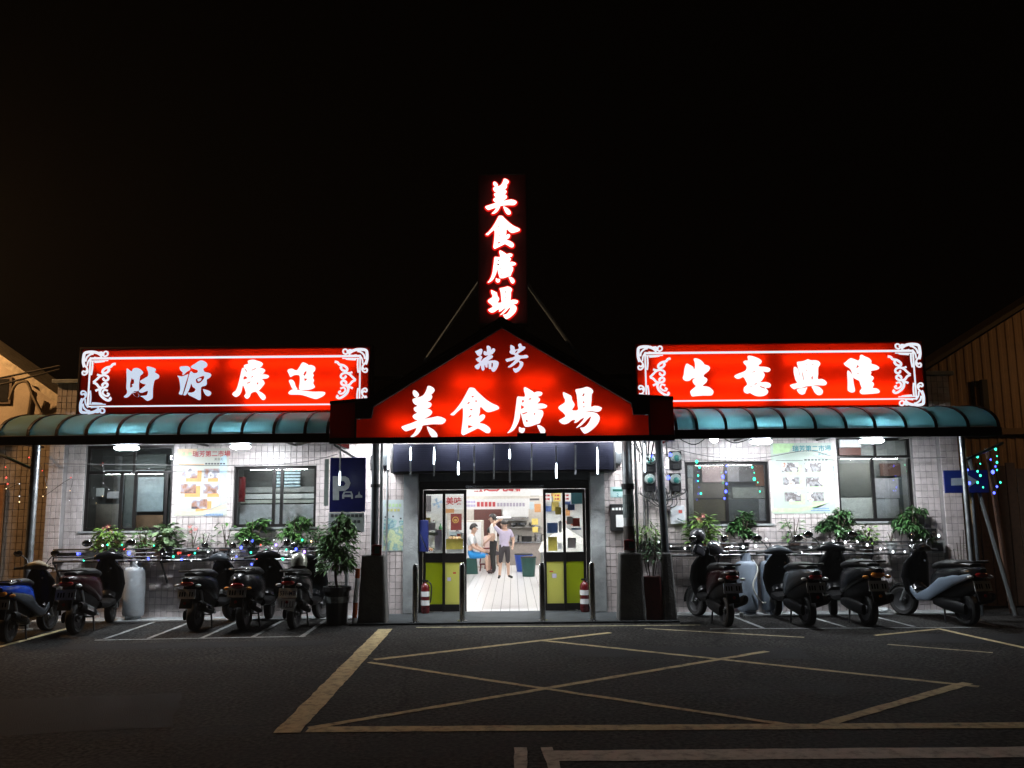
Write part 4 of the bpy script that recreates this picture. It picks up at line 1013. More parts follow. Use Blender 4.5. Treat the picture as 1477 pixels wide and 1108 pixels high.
MB()._add([(7.4, 1.1, 3.98), (12, 1.1, 6.74), (12, 2.2, 6.74), (7.4, 2.2, 3.98), (7.4, 1.1, 4.06), (12, 1.1, 6.82), (12, 2.2, 6.82), (7.4, 2.2, 4.06)], [(0, 1, 2, 3), (7, 6, 5, 4), (0, 4, 5, 1), (1, 5, 6, 2), (2, 6, 7, 3), (3, 7, 4, 0)]).build('roof', M('brown roof sheet', (.06, .045, .035), .7), rb)
MB().box(8.2, 16, 1.18, 1.262, 2.95, 3.06).build('ledge', M('ledge board', (.16, .10, .06), .7), rb)
MB().box(8.7, 8.8, 1.16, 1.262, 3.35, 3.95).build('lamp_bracket', blackmetal, rb)
pk_ = thing('plank_fence', 'dark wooden plank screen in the alley right of the market', 'fence', (8.3, .4, 0))
for k in range(14): MB().box(7.72 + k * .17, 7.87 + k * .17, .40 + .01 * (k % 2), .43 + .01 * (k % 2), 0.02, 2.3 + .05 * ((k * 7) % 3)).build('plank', M('dark plank', (.10, .06, .04), .8, rnd='object', rndamt=.3, var=.3), pk_)
MB().box(7.7, 10.2, .432, .47, 1.9, 1.98).build('rail', M('dark plank', (.05, .03, .022)), pk_)

# ------------------------------------------------------------------ posts and poles at the entrance
def post(label, x, y, r, basew, h, mat, bandz):
    t = thing('canopy_post', label, 'post', (x, y, 0))
    MB().loft([(0.031, x, y, basew * .5, basew * .42), (.05, x, y, basew * .5, basew * .42), (1.0, x, y, basew * .40, basew * .34), (1.02, x, y, basew * .38, basew * .32)], 'Z', 24, 9).build('footing', darkcon, t, smooth=False)
    MB().tube([(x, y, 1.0), (x, y, 2.74)], r, 16).build('pipe', mat, t, smooth=True)
    for z in bandz: MB().lathe([(r + .001, z), (r + .018, z), (r + .018, z + .05), (r + .001, z + .05)], (x, y, 0), 'Z', 16).build('clamp', blackmetal, t)
    return t


post('dark steel gable post on a tall concrete footing left of the entrance', -1.985, -.93, .055, .44, 1, darkpole, (2.05,))
MB().tube([(-1.90, -.86, 1.0), (-1.90, -.86, 2.74)], .025, 8).build('conduit', galv, bpy.data.objects['canopy_post'])
pr = post('steel gable post on a tall concrete footing right of the entrance with grey wraps', 1.93, -.93, .082, .43, 1, galv, (2.02, 1.98))
MB().lathe([(.0825, 1.55), (.086, 1.55), (.086, 1.9), (.0825, 1.9)], (1.93, -.93, 0), 'Z', 16).build('paper_wrap', M('grey wrap', (.16, .2, .2), .6, var=.4), pr)
MB().lathe([(.0825, 1.02), (.086, 1.02), (.086, 1.42), (.0825, 1.42)], (1.93, -.93, 0), 'Z', 16).build('dark_wrap', M('dark wrap', (.05, .04, .035), .7), pr)
MB().tube([(2.06, -.9, 1.0), (2.06, -.9, 2.74)], .02, 8).build('conduit', whiteboard, pr)
p2 = thing('canopy_post', 'dark painted steel pole with a flared foot between the red planter and the scooters', 'post', (2.47, -.98, 0))
MB().loft([(.031, 2.5, -.98, .11, .12), (1.0, 2.475, -.98, .075, .075), (1.02, 2.47, -.98, .06, .06)], 'Z', 16, 6).build('footing', darkcon, p2)
MB().tube([(2.47, -.98, 1.0), (2.42, -.98, 2.74)], .058, 14).build('pipe', darkpole, p2, smooth=True)
for k, (x, y, z) in enumerate(((-1.93, -1.03, 1.02), (1.90, -1.05, 1.06))):
    t = thing('alarm_box', ('small red box strapped to the left gable post above its footing', 'small red box with a dark green front on the right gable post')[k], 'box', (x, y, z), group='red boxes on the gable posts')
    MB().box(x - .075, x + .075, y - .05, y + .015, z, z + .16).build('case', red_p, t, bevel=.012)
    MB().box(x - .03 + .03 * k, x + .045 + .03 * k, y - .054, y - .0505, z + .03, z + .13).build('front', green_d, t)
# canopy end poles
for k, (x, r, m, lab) in enumerate(((-7.08, .062, galv, 'thick stainless pole holding up the outer end of the left canopy'), (6.97, .042, galv, 'thin stainless pole holding up the outer end of the right canopy'))):
    t = thing('canopy_pole', lab, 'pole', (x, -1.3, 0))
    MB().tube([(x, -1.3, 0.001), (x, -1.3, 2.724)], r, 14).build('pipe', m, t, smooth=True)
    s = -1 if k == 0 else 1
    MB().tube([(x, -1.3, 2.35), (x + s * .62, -1.3, 2.62)], .022, 8).build('strut', m, t)
    MB().lathe([(r + .001, .001), (r + .06, .001), (r + .06, .015), (r + .001, .02)], (x, -1.3, 0), 'Z', 14).build('foot_plate', m, t)

# stainless bollards
b0 = None
for k, (x, y, lab) in enumerate(((-1.34, -1.05, 'outer left stainless bollard beside the red extinguisher'), (-.635, -1.0, 'inner left stainless bollard in front of the open doorway'), (.58, -1.02, 'inner right stainless bollard in front of the open doorway'), (1.33, -1.06, 'outer right stainless bollard near the grey door jamb'))):
    if b0 is None:
        b0 = t = thing('bollard', lab, 'bollard', (x, y, .03), group='stainless bollards at the entrance')
        MB().lathe([(.045, 0.001), (.045, .80), (.042, .83), (.03, .855), (0, .865)], (0, 0, 0), 'Z', 18).build('tube', steel, t, smooth=True, local=True)
        MB().lathe([(.0455, .001), (.075, .001), (.075, .01), (.0455, .016)], (0, 0, 0), 'Z', 18).build('base_plate', steel, t, local=True)
    else:
        t = copy_tree(b0); t.location = (x, y, .03); t['label'] = lab

# extinguishers beside the doors
for k, (x, lab) in enumerate(((-1.30, 'red fire extinguisher with white labels standing left of the glass doors'), (1.30, 'red fire extinguisher standing right of the glass doors'))):
    t = thing('fire_extinguisher', lab, 'extinguisher', (x, .05, .03), group='fire extinguishers at the doors')
    MB().lathe([(.06, .001), (.072, .02), (.072, .40), (.06, .45), (.025, .48), (.022, .5)], (x, .05, .03), 'Z', 16).build('cylinder', red_p, t, smooth=True)
    MB().box(x - .05, x + .05, .035, .065, .535, .56).build('lever', blackmetal, t)
    MB().tube(smoothpath([(x, .05, .55), (x + .09, .03, .5), (x + .1, .03, .35), (x + .085, .03, .2)], 4), .012, 6).build('hose', blackrub, t)
    for z in (.13, .27): MB().lathe([(.0725, z), (.0735, z), (.0735, z + .08), (.0725, z + .08)], (x, .05, .03), 'Z', 16).build('paper_label', paper, t)
# blue box on the left jamb
t = thing('blue_box', 'dark blue panel box fixed inside the left door jamb', 'box', (-1.33, .0, 1.35))
MB()._add([(-1.40, .02, 1.02), (-1.25, -.06, 1.02), (-1.25, .10, 1.02), (-1.40, .13, 1.02), (-1.40, .02, 1.53), (-1.25, -.06, 1.53), (-1.25, .10, 1.53), (-1.40, .13, 1.53)], [(0, 3, 2, 1), (4, 5, 6, 7), (0, 1, 5, 4), (1, 2, 6, 5), (2, 3, 7, 6), (3, 0, 4, 7)]).build('case', M('navy blue case', (.01, .02, .14), .4), t, bevel=.008)
MB().tube([(-1.38, -.01, 1.3), (-1.27, -.07, 1.06)], .008, 6).build('strap', steel, t)

# ------------------------------------------------------------------ posters and signs on the wall
def board(name, lab, cat, pts, Y, m, th=.012, group=None):
    c = sum((Vector(p) for p in pts), Vector()) / 4
    t = thing(name, lab, cat, (c.x, Y, min(p[2] for p in pts)), group=group)
    vs = [(p[0], Y - th, p[2]) for p in pts] + [(p[0], Y - .0095, p[2]) for p in pts]
    MB()._add(vs, [(0, 1, 2, 3), (7, 6, 5, 4), (0, 4, 5, 1), (1, 5, 6, 2), (2, 6, 7, 3), (3, 7, 4, 0)]).build('sheet', m, t)
    return t


def pp(x0, y0, x1, y1, Y):
    a, b = at(x0, y1, Y), at(x1, y0, Y)
    return [(a.x, Y, a.z), (b.x, Y, a.z), (b.x, Y, b.z), (a.x, Y, b.z)]


def panel(t, name, px, Y, m, th=.002, z=0):
    a, b = at(px[0], px[3], Y), at(px[2], px[1], Y)
    return MB().box(a.x, b.x, Y - z - th, Y - z, a.z, b.z).build(name, m, t)


def poly_px(t, name, pts, Y, m, th=.0015, z=0):
    q = [at(x, y, Y) for x, y in pts]
    return MB().prism([(v.x, v.z) for v in q], Y - z - th, Y - z).build(name, m, t)


photoA = PRINT('printed market photo', [(.05, .05, .07), (.35, .18, .12), (.30, .30, .36), (.7, .68, .66), (.10, .09, .12)], 7)
photoB = PRINT('printed street photo', [(.06, .07, .08), (.35, .35, .36), (.12, .10, .10), (.72, .74, .75), (.4, .14, .06)], 7)
pm = thing('photo_poster', 'cream photo poster with orange framed pictures and red title between the left windows', 'poster', (-4.95, -.01, 1.5))
Yp = -.012
MB().box(at(251, 745, Yp).x, at(327, 745, Yp).x, Yp - .004, Yp + .002, at(290, 744, Yp).z, at(290, 647, Yp).z).build('sheet', M('cream print', (.48, .50, .45), .45, var=.07, scale=1.5, dirt=(.70, .55, .42), dirtamt=.35, dirtscale=.9), pm)
Yf = Yp - .004
ob = M('orange print', (.75, .33, .12), .5); og = M('pale orange print', (.75, .58, .40), .5); bg_ = M('pale blue print', (.45, .60, .68), .5); gy = M('grey print', (.42, .45, .5), .5); gn = M('pale green print', (.46, .66, .36), .5)
poly_px(pm, 'colour_band', [(251, 736), (275, 739), (300, 736), (327, 726), (327, 732), (300, 741), (275, 743), (251, 743)], Yf, og); poly_px(pm, 'colour_band', [(290, 737.5), (310, 732), (327, 722), (327, 726), (305, 735.5)], Yf, gy)
poly_px(pm, 'colour_band', [(318, 660), (327, 655), (327, 722), (318, 729), (314, 700)], Yf, bg_, z=.0002); poly_px(pm, 'colour_band', [(256, 647.5), (285, 647.5), (282, 655), (258, 660)], Yf, og)
for (x, y) in ((262, 676), (294, 676), (260, 698), (293, 698), (276, 720)):
    panel(pm, 'photo_mat', (x + 6, y + 3, x + 29, y + 19), Yf, ob, .001); panel(pm, 'photo', (x, y, x + 23, y + 14), Yf, photoA, .003)
rt = M('red print', (.42, .04, .05), .5); tt = M('teal print', (.03, .22, .26), .5); bt = M('dark print', (.08, .08, .09), .5); bl = M('blue print', (.10, .24, .50), .5)
q = at(305, 658, Yf); text('瑞芳第二市場', .105, q.x, q.z, Yf - .002, rt, pm, bold=.002)
q = at(322, 664, Yf); text('美食街', .05, q.x, q.z, Yf - .002, bt, pm, align='RIGHT')


def ticks(t, x0, x1, y, Y, m, n, h_, name='small_print'):
    mb = MB(); a, b = at(x0, y, Y), at(x1, y, Y); w_ = (b.x - a.x) / n
    for k in range(n):
        z = a.z + (b.z - a.z) * k / n; mb.box(a.x + k * w_, a.x + (k + .72) * w_, Y - .002, Y - .0005, z - h_ / 2, z + h_ / 2)
    tag(mb.build(name, m, t), kind='stuff')


ticks(pm, 258, 295, 670, Yf, ob, 22, .012); ticks(pm, 296, 326, 669, Yf, bt, 7, .025); ticks(pm, 297, 322, 742, Yf, bl, 12, .02); ticks(pm, 294, 322, 745 - 1.0, Yf, bl, 13, .012)
for x in (265, 274): MB().lathe([(.0, 0), (.03, .0), (.03, .002), (0, .002)], (at(x, 655, Yf).x, Yf - .003, at(x, 655, Yf).z), 'Y', 8).build('star_mark', gn, pm)
pm = thing('photo_poster', 'pale green photo poster with six pictures and teal title between the right windows', 'poster', (4.98, -.01, 1.5))
MB().box(at(1114, 700, Yp).x, at(1203, 700, Yp).x, Yp - .004, Yp + .002, at(1160, 741, Yp).z, at(1160, 639, Yp).z).build('sheet', M('mint print', (.42, .50, .43), .45, var=.07, scale=1.5, dirt=(.58, .68, .72), dirtamt=.4, dirtscale=.9), pm)
poly_px(pm, 'colour_band', [(1114, 733), (1150, 733), (1180, 727), (1203, 717), (1203, 721), (1180, 733), (1150, 739), (1114, 739)], Yf, gn); poly_px(pm, 'colour_band', [(1170, 732.5), (1190, 727), (1203, 721), (1203, 727), (1185, 733)], Yf, gy)
poly_px(pm, 'colour_band', [(1115, 640), (1146, 640), (1138, 652), (1115, 655)], Yf, gn); poly_px(pm, 'colour_band', [(1196, 680), (1203, 670), (1203, 716), (1190, 722)], Yf, bg_, z=.0002)
for (x, y) in ((1128, 667.5), (1161, 667.5), (1130, 688.5), (1163, 688.5), (1132, 710), (1165, 710)):
    panel(pm, 'photo_mat', (x + 6, y + 3, x + 29, y + 18), Yf, gn, .001); panel(pm, 'photo', (x, y, x + 23, y + 13.5), Yf, photoB, .003)
q = at(1171, 650.5, Yf); text('瑞芳第二市場', .108, q.x, q.z, Yf - .002, tt, pm, bold=.002)
q = at(1194, 657, Yf); text('美食街', .055, q.x, q.z, Yf - .002, tt, pm, align='RIGHT')
ticks(pm, 1119, 1158, 664.5, Yf, bt, 22, .012); ticks(pm, 1160, 1195, 663.5, Yf, bt, 7, .025); ticks(pm, 1172, 1196, 733.5, Yf, bl, 12, .015); ticks(pm, 1170, 1198, 736.5, Yf, bl, 14, .015)

# parking sign
YP = -.62
ps = thing('parking_sign', 'dark blue P sign with car and scooter symbols left of the entrance', 'sign', (-2.62, YP, 0))
sb_ = M('parking blue', (.005, .008, .085), .35); sw = M('reflective grey white', (.42, .45, .47), .45)
a, b = at(475, 739, YP), at(528, 660, YP)
MB().box(a.x, b.x, YP - .012, YP + .012, a.z, b.z).build('blue_panel', sb_, ps, bevel=.008)
a2 = at(474.5, 768, YP)
MB().box(a.x - .01, b.x - .01, YP - .010, YP + .010, a2.z, a.z - .006).build('text_panel', sw, ps, bevel=.004)
MB().tube([((a.x + b.x) / 2, YP + .04, 0.001), ((a.x + b.x) / 2, YP + .04, b.z)], .03, 10).build('post', galv, ps)
ys_ = YP - .0125
o1 = [(480, 687), (498, 687), (503, 690), (505.5, 697), (503, 704), (498, 708), (489, 708.5), (489, 721.5), (480, 721.5)]
poly_px(ps, 'letter', o1, ys_, sw, .002)
poly_px(ps, 'letter_counter', [(489, 694), (496, 694), (498.5, 697.5), (496, 701), (489, 701)], ys_ - .002, sb_, .0006)
poly_px(ps, 'car_symbol', [(493.5, 719.5), (493.5, 714), (496, 709), (507, 709), (509, 714), (509, 719.5), (506.5, 719.5), (506.5, 717), (496.5, 717), (496.5, 719.5)], ys_, sw, .002)
poly_px(ps, 'car_window', [(496.5, 713.5), (497.8, 710.8), (505.4, 710.8), (506.5, 713.5)], ys_ - .002, sb_, .0006)
poly_px(ps, 'scooter_symbol', [(512, 718), (513, 715), (516.5, 713.5), (518, 708.5), (519.5, 713.5), (522.5, 715), (522.5, 718)], ys_, sw, .002)
YT = YP - .0105
ticks(ps, 477, 524, 744, YT, bt, 8, .045); ticks(ps, 482, 521, 752.5, YT, bt, 7, .045)
MB().box(a.x - .09, a.x - .02, YP - .005, YP + .005, a.z + .1, b.z - .02).build('side_strip', M('grey strip', (.2, .24, .22), .5), ps)

# poster, notice boxes by the door
t = thing('wall_poster', 'pale blue poster with teal and green figures on the tiles left of the door', 'poster', (-1.83, -.01, 1.0))
MB().box(at(552.5, 700, Yp).x, at(584, 700, Yp).x, Yp - .003, Yp + .002, at(570, 795, Yp).z, at(570, 721, Yp).z).build('sheet', M('pale blue print sheet', (.52, .60, .62), .5, var=.05), t)
Yf = Yp - .003
tp = PRINT('teal print blotch', [(.05, .35, .45), (.45, .6, .55), (.10, .25, .35), (.6, .62, .35)], 12); gp = PRINT('green print blotch', [(.3, .45, .3), (.55, .6, .35), (.2, .35, .35), (.6, .66, .6)], 12)
poly_px(t, 'figure', [(554, 749), (563, 747), (573, 751), (570, 760), (560, 764), (553, 765)], Yf, tp); poly_px(t, 'figure', [(553, 766), (583, 757), (583, 794), (553, 794)], Yf, gp)
poly_px(t, 'figure', [(575, 752), (583, 749), (583, 756), (577, 758)], Yf, tp)
for (x, y) in ((556, 746), (567, 745), (578, 748)): MB().lathe([(0, 0), (.016, 0), (.016, .001), (0, .001)], (at(x, y, Yf).x, Yf - .001, at(x, y, Yf).z), 'Y', 8).build('figure_head', bt, t)
ticks(t, 556, 580, 729, Yf, gn, 5, .05); ticks(t, 558, 578, 736, Yf, M('yellow print', (.6, .6, .2), .5), 4, .04)
Yp2 = -.012
t = thing('number_plate_sign', 'small pale sign with green strip and number 2 right of the door', 'sign', (1.9, -.01, 1.9))
MB().box(at(880.5, 710, Yp2).x, at(902, 710, Yp2).x, Yp2 - .004, Yp2 + .002, at(890, 717.5, Yp2).z, at(890, 702.5, Yp2).z).build('plate', M('pale teal plate', (.42, .60, .60), .5), t)
panel(t, 'green_strip', (884, 705.5, 901, 709), Yp2 - .004, M('dark green print', (.01, .12, .09), .5)); q = at(891, 716.3, Yp2); text('2', .075, q.x, q.z, Yp2 - .005, tt, t, bold=.001)
t = thing('notice_box', 'black wall box with white papers on the tiles right of the door', 'box', (1.93, -.01, 1.2))
a, b = at(881, 766, -.1), at(903, 727, -.1)
MB().box(a.x, b.x, -.1, -.0095, a.z, b.z).build('case', M('black case', (.012, .012, .013), .5), t, bevel=.01)
MB().box(a.x + .09, b.x - .05, -.112, -.101, a.z + .06, a.z + .26).build('paper', paper, t)
mb = MB()
for k in range(4): mb.box(a.x + .03 + k * .055, a.x + .07 + k * .055, -.103, -.1005, b.z - .10, b.z - .06)
tag(mb.build('white_mark', paper, t), kind='stuff')
# blue arrow sign at the right end
YB = -.75
t = thing('arrow_sign', 'dark blue sign with a white arrow behind the right canopy pole', 'sign', (6.8, YB, 0))
a, b = at(1363, 711.5, YB), at(1424, 678, YB)
MB().box(a.x, b.x, YB - .01, YB + .01, a.z, b.z).build('panel', M('sign blue', (.008, .018, .17), .4), t, bevel=.009)
poly_px(t, 'arrow', [(1372, 690), (1396, 689), (1396, 685.5), (1411, 694), (1396, 704), (1396, 700), (1372, 700.5)], YB - .0105, sw, .002)
MB().tube([((a.x + b.x) / 2 + .1, YB + .04, 0.001), ((a.x + b.x) / 2 + .1, YB + .04, b.z)], .028, 10).build('post', darkpole, t)

# electricity meters and cables
mg = M('meter grey green', (.22, .26, .25), .45); mgl = M('meter green cover', (.025, .12, .105), .3)
m0 = None
for k, (px, py, lab) in enumerate(((938, 664, 'upper left grey meter between the right hand posts'), (937, 692, 'lower left grey meter between the right hand posts'), (975, 660, 'upper right grey meter next to the first right window'), (974.5, 692, 'lower right grey meter next to the first right window'))):
    p = at(px, py, -.1)
    if m0 is None:
        m0 = t = thing('electric_meter', lab, 'meter', (p.x, -.0095, p.z), group='electric meters')
        MB().box(-.10, .10, -.05, 0, -.20, .11).build('back_box', blackmetal, t, local=True, bevel=.008)
        MB().lathe([(.085, -.051), (.085, -.13), (.075, -.145), (0, -.145)], (0, 0, .01), 'Y', 18).build('body', mg, t, local=True, smooth=True)
        MB().lathe([(.05, -.146), (.05, -.17), (.04, -.178), (0, -.178)], (0, 0, -.01), 'Y', 16).build('window', mgl, t, local=True, smooth=True)
        MB().box(-.045, .045, -.075, -.051, -.19, -.11).build('terminal', blackmetal, t, local=True, bevel=.005)
    else: t = copy_tree(m0); t.location = (p.x, -.0095, p.z); t['label'] = lab
cg = random.Random(4)
cb = thing('cable_bundle', 'tangle of black cables looping below the electric meters', 'cables', (2.6, -.06, 1.8))
for k in range(9):
    x0 = 2.25 + .07 * k; x1 = 2.35 + .075 * (8 - k)
    MB().tube(smoothpath([(x0, -.05, 2.02 - .03 * (k % 3)), (x0 + .02, -.09, 1.9 - .02 * k), ((x0 + x1) / 2, -.1 - .004 * k, 1.82 - .016 * k), (x1, -.09, 1.92 - .01 * k), (x1 + .03, -.05, 2.0)], 6), .009, 5).build('cable', cable_m, cb)
MB().tube(smoothpath([(2.93, -.05, 2.0), (3.0, -.1, 1.95), (3.0, -.1, 1.85), (2.93, -.09, 1.83), (2.88, -.05, 1.9)], 5), .006, 5).build('cable', wireg, cb)
for k, x in enumerate((2.18, 2.30, 2.36)): MB().tube([(x, -.03, 1.0 + .2 * k), (x + .01, -.03, 2.9)], .014 + .004 * (k % 2), 6).build('conduit', (galv, wireg, cable_m)[k], cb)
for k in range(6): MB().tube(smoothpath([(2.05 + .06 * k, -.5 - .1 * k, 2.74), (2.2 + .04 * k, -.3, 2.62 - .04 * k), (2.25 + .08 * k, -.06, 2.45 + .03 * k)], 5), .011, 5).build('cable', cable_m, cb)
t = thing('junction_box', 'white metal box with a dark green handle left of the first right window', 'box', (2.83, -.01, 1.45))
a, b = at(968, 756, -.06), at(987, 729.5, -.06)
MB().box(a.x, b.x, -.07, -.0095, a.z, b.z).build('case', M('pale grey enamel', (.58, .60, .63), .45), t, bevel=.008)
MB().box(b.x - .1, b.x - .04, -.074, -.0705, b.z - .12, b.z - .07).build('mark', stick[4], t)
MB().tube([(b.x - .13, -.1, a.z + .09), (b.x - .02, -.1, a.z + .04)], .012, 6).build('handle', green_d, t)
# black wall bracket cables on the left side of the gable
cb = thing('cable_bundle', 'black and grey conduits running up beside the parking sign', 'cables', (-2.1, -.06, 1))
for k, x in enumerate((-2.12, -2.18, -1.93)): MB().tube([(x, -.03, .6), (x, -.03, 2.8)], .016, 6).build('conduit', (galv, whiteboard, galv)[k], cb)
MB().tube(smoothpath([(-2.16, -.05, 2.75), (-2.15, -.06, 2.0), (-2.12, -.07, 1.5), (-2.1, -.06, 1.2)], 5), .022, 6).build('cable', cable_m, cb)
MB().box(-2.2, -2.08, -.12, -.012, 2.35, 2.6).build('switch_box', blackmetal, cb, bevel=.01)
MB().tube([(-2.64, -.9, 2.72), (-2.35, -.3, 2.5)], .02, 6).build('bracket', blackmetal, cb)
# overhead wires
for k, (pts, lab) in enumerate((([(-9.8, -.2, 3.75), (-8.7, 0, 3.93), (-7.6, .2, 4.2)], 'thick overhead wire crossing in front of the left shed'), ([(-9.9, -.1, 3.6), (-8.8, 0, 3.78), (-7.6, .2, 4.14)], 'lower overhead wire crossing in front of the left shed'))):
    t = thing('overhead_wire', lab, 'wire', pts[0], group='wires by the left shed'); MB().tube(smoothpath(pts, 6), .018, 5).build('strand', M('old black cable', (.04, .03, .02), .8), t)
t = thing('wall_wire', 'thin grey wire sagging along the top of the left wall', 'wire', (-6, -.15, 2.5)); MB().tube(smoothpath([(-7.5, -.3, 2.5), (-6, -.35, 2.47), (-4.2, -.3, 2.44), (-3.2, -.5, 2.48), (-2.6, -.8, 2.58)], 6), .006, 5).build('strand', wireg, t)
t = thing('wall_wire', 'thin grey wire sagging along the top of the right wall', 'wire', (4, -.15, 2.5)); MB().tube(smoothpath([(2.7, -.2, 2.68), (3.4, -.2, 2.52), (4.2, -.2, 2.49), (5.0, -.2, 2.6), (5.6, -.2, 2.48), (7.2, -.3, 2.46)], 6), .006, 5).build('strand', wireg, t)

# ------------------------------------------------------------------ plant racks
rackm = M('grey steel rack', (.22, .22, .22), .35, .8, var=.2)


def rack(x0, x1, label):
    t = thing('plant_rack', label, 'rack', ((x0 + x1) / 2, -.25, .9), group='steel plant racks on the wall')
    for z, r in ((1.12, .014), (1.06, .011), (1.0, .011), (.94, .014)):
        MB().tube([(x0, -.33, z), (x1, -.33, z)], r, 6).build('rail', rackm if z < 1.1 else blackmetal, t)
    for y in (-.29, -.23, -.17, -.11): MB().box(x0, x1, y - .016, y + .016, .915, .93).build('shelf_slat', blackmetal, t)
    n = int((x1 - x0) / .75)
    for k in range(n + 1):
        x = x0 + (x1 - x0) * k / n
        MB().tube([(x, -.33, .90), (x, -.33, 1.13)], .012, 6).build('upright', blackmetal, t)
        mb = MB(); mb.box(x - .012, x + .012, -.325, -.012, .89, .914); mb._add([(x - .01, -.30, .889), (x + .01, -.30, .889), (x + .01, -.02, .55), (x - .01, -.02, .55), (x - .01, -.27, .889), (x + .01, -.27, .889), (x + .01, -.02, .60), (x - .01, -.02, .60)], [(0, 1, 2, 3), (4, 7, 6, 5), (0, 4, 5, 1), (3, 2, 6, 7), (0, 3, 7, 4), (1, 5, 6, 2)])
        mb.build('bracket', blackmetal, t)
    for (a, b) in ((x0, x0 + .9), (x0 + (x1 - x0) * .45, x0 + (x1 - x0) * .68)): MB().box(a, b, -.351, -.344, 1.02, 1.075).build('tin_strip', steel, t)
    return t


rack(-7.22, -2.92, 'long steel plant rack full of pots under the left windows'); rack(2.62, 6.72, 'long steel plant rack full of pots under the right windows')
t = thing('meter_cabinet', 'small pale box on the wall at the outer end of the right plant rack', 'box', (6.98, -.1, .9))
MB().box(6.86, 7.12, -.22, -.0095, .93, 1.13).build('case', M('grey plastic', (.35, .36, .36), .5), t, bevel=.012); MB().box(6.93, 7.03, -.16, -.0095, 1.132, 1.32).build('top_box', blackmetal, t, bevel=.01)
MB().box(6.90, 7.08, -.225, -.2205, .96, 1.1).build('cover', darkpole, t)

# ------------------------------------------------------------------ plants
lr_ = random.Random(21)


def leafmat(name, c, tip): 
    if name in _m: return _m[name]
    m = M(name, c, .38, rnd='island', rndamt=.45, var=.15, spec=.5)
    return m


def leaves(mb, base, n, rad, h, size, droop=.3, wide=.4, clump=0, flat=1.0):
    for i in range(n):
        if clump:
            ck = i % clump; a0 = ck * 2.4 + lr_.uniform(-.2, .2); rr = rad * ((ck + .5) / clump) ** .55
            c = Vector((math.cos(a0) * rr * .75, math.sin(a0) * rr * .6, h * (.25 + .75 * ((ck * .618) % 1)) * (1.05 - .35 * (rr / rad) ** 2)))
            a = lr_.uniform(0, 6.283); p = c + Vector((lr_.gauss(0, .02), lr_.gauss(0, .02), lr_.gauss(0, .02)))
        else:
            a = lr_.uniform(0, 6.283); q = lr_.random() ** .5; t_ = lr_.random()
            p = Vector((math.cos(a) * rad * q * .8, math.sin(a) * rad * q * .55, h * (.1 + .9 * t_) * (1.08 - .4 * q * q)))
        L = size * lr_.uniform(.6, 1.25); wd = L * wide * lr_.uniform(.8, 1.2); el = lr_.uniform(-.5, .7) * flat - droop * .4
        d = Vector((math.cos(a) * math.cos(el), math.sin(a) * math.cos(el), math.sin(el))); s = d.cross(Vector((0, 0, 1)))
        if s.length < .01: s = Vector((1, 0, 0))
        s = (s.normalized() * math.cos(.5) + Vector((0, 0, 1)) * lr_.uniform(-.5, .5)).normalized(); up = s.cross(d).normalized()
        p = base + p; m1 = p + d * L * .5 - up * L * .03; e = p + d * L - Vector((0, 0, droop * L * .5))
        mb._add([p, p + d * L * .3 + s * wd * .42 + up * L * .05, p + d * L * .68 + s * wd * .40 + up * L * .03 - Vector((0, 0, droop * L * .15)), e, p + d * L * .68 - s * wd * .40 + up * L * .03 - Vector((0, 0, droop * L * .15)), p + d * L * .3 - s * wd * .42 + up * L * .05, p + d * L * .34, p + d * L * .7 - Vector((0, 0, droop * L * .2))],
                [(0, 1, 6), (1, 2, 7, 6), (2, 3, 7), (0, 6, 5), (6, 7, 4, 5), (7, 3, 4)])


terra = M('old terracotta', (.20, .075, .04), .8, var=.25); blkpot = M('black plastic pot', (.015, .015, .016), .45); brownpot = M('brown pot', (.07, .035, .025), .6); wpot = M('pale pot', (.4, .42, .42), .5)
g_dark = leafmat('dark leaf', (.03, .085, .022), 0); g_mid = leafmat('mid leaf', (.055, .14, .03), 0); g_light = leafmat('light leaf', (.10, .19, .035), 0); g_pale = leafmat('pale leaf', (.13, .20, .10), 0)
bark = M('thin bark', (.07, .05, .035), .9)
pinkf = M('pink petal', (.5, .16, .14), .6)


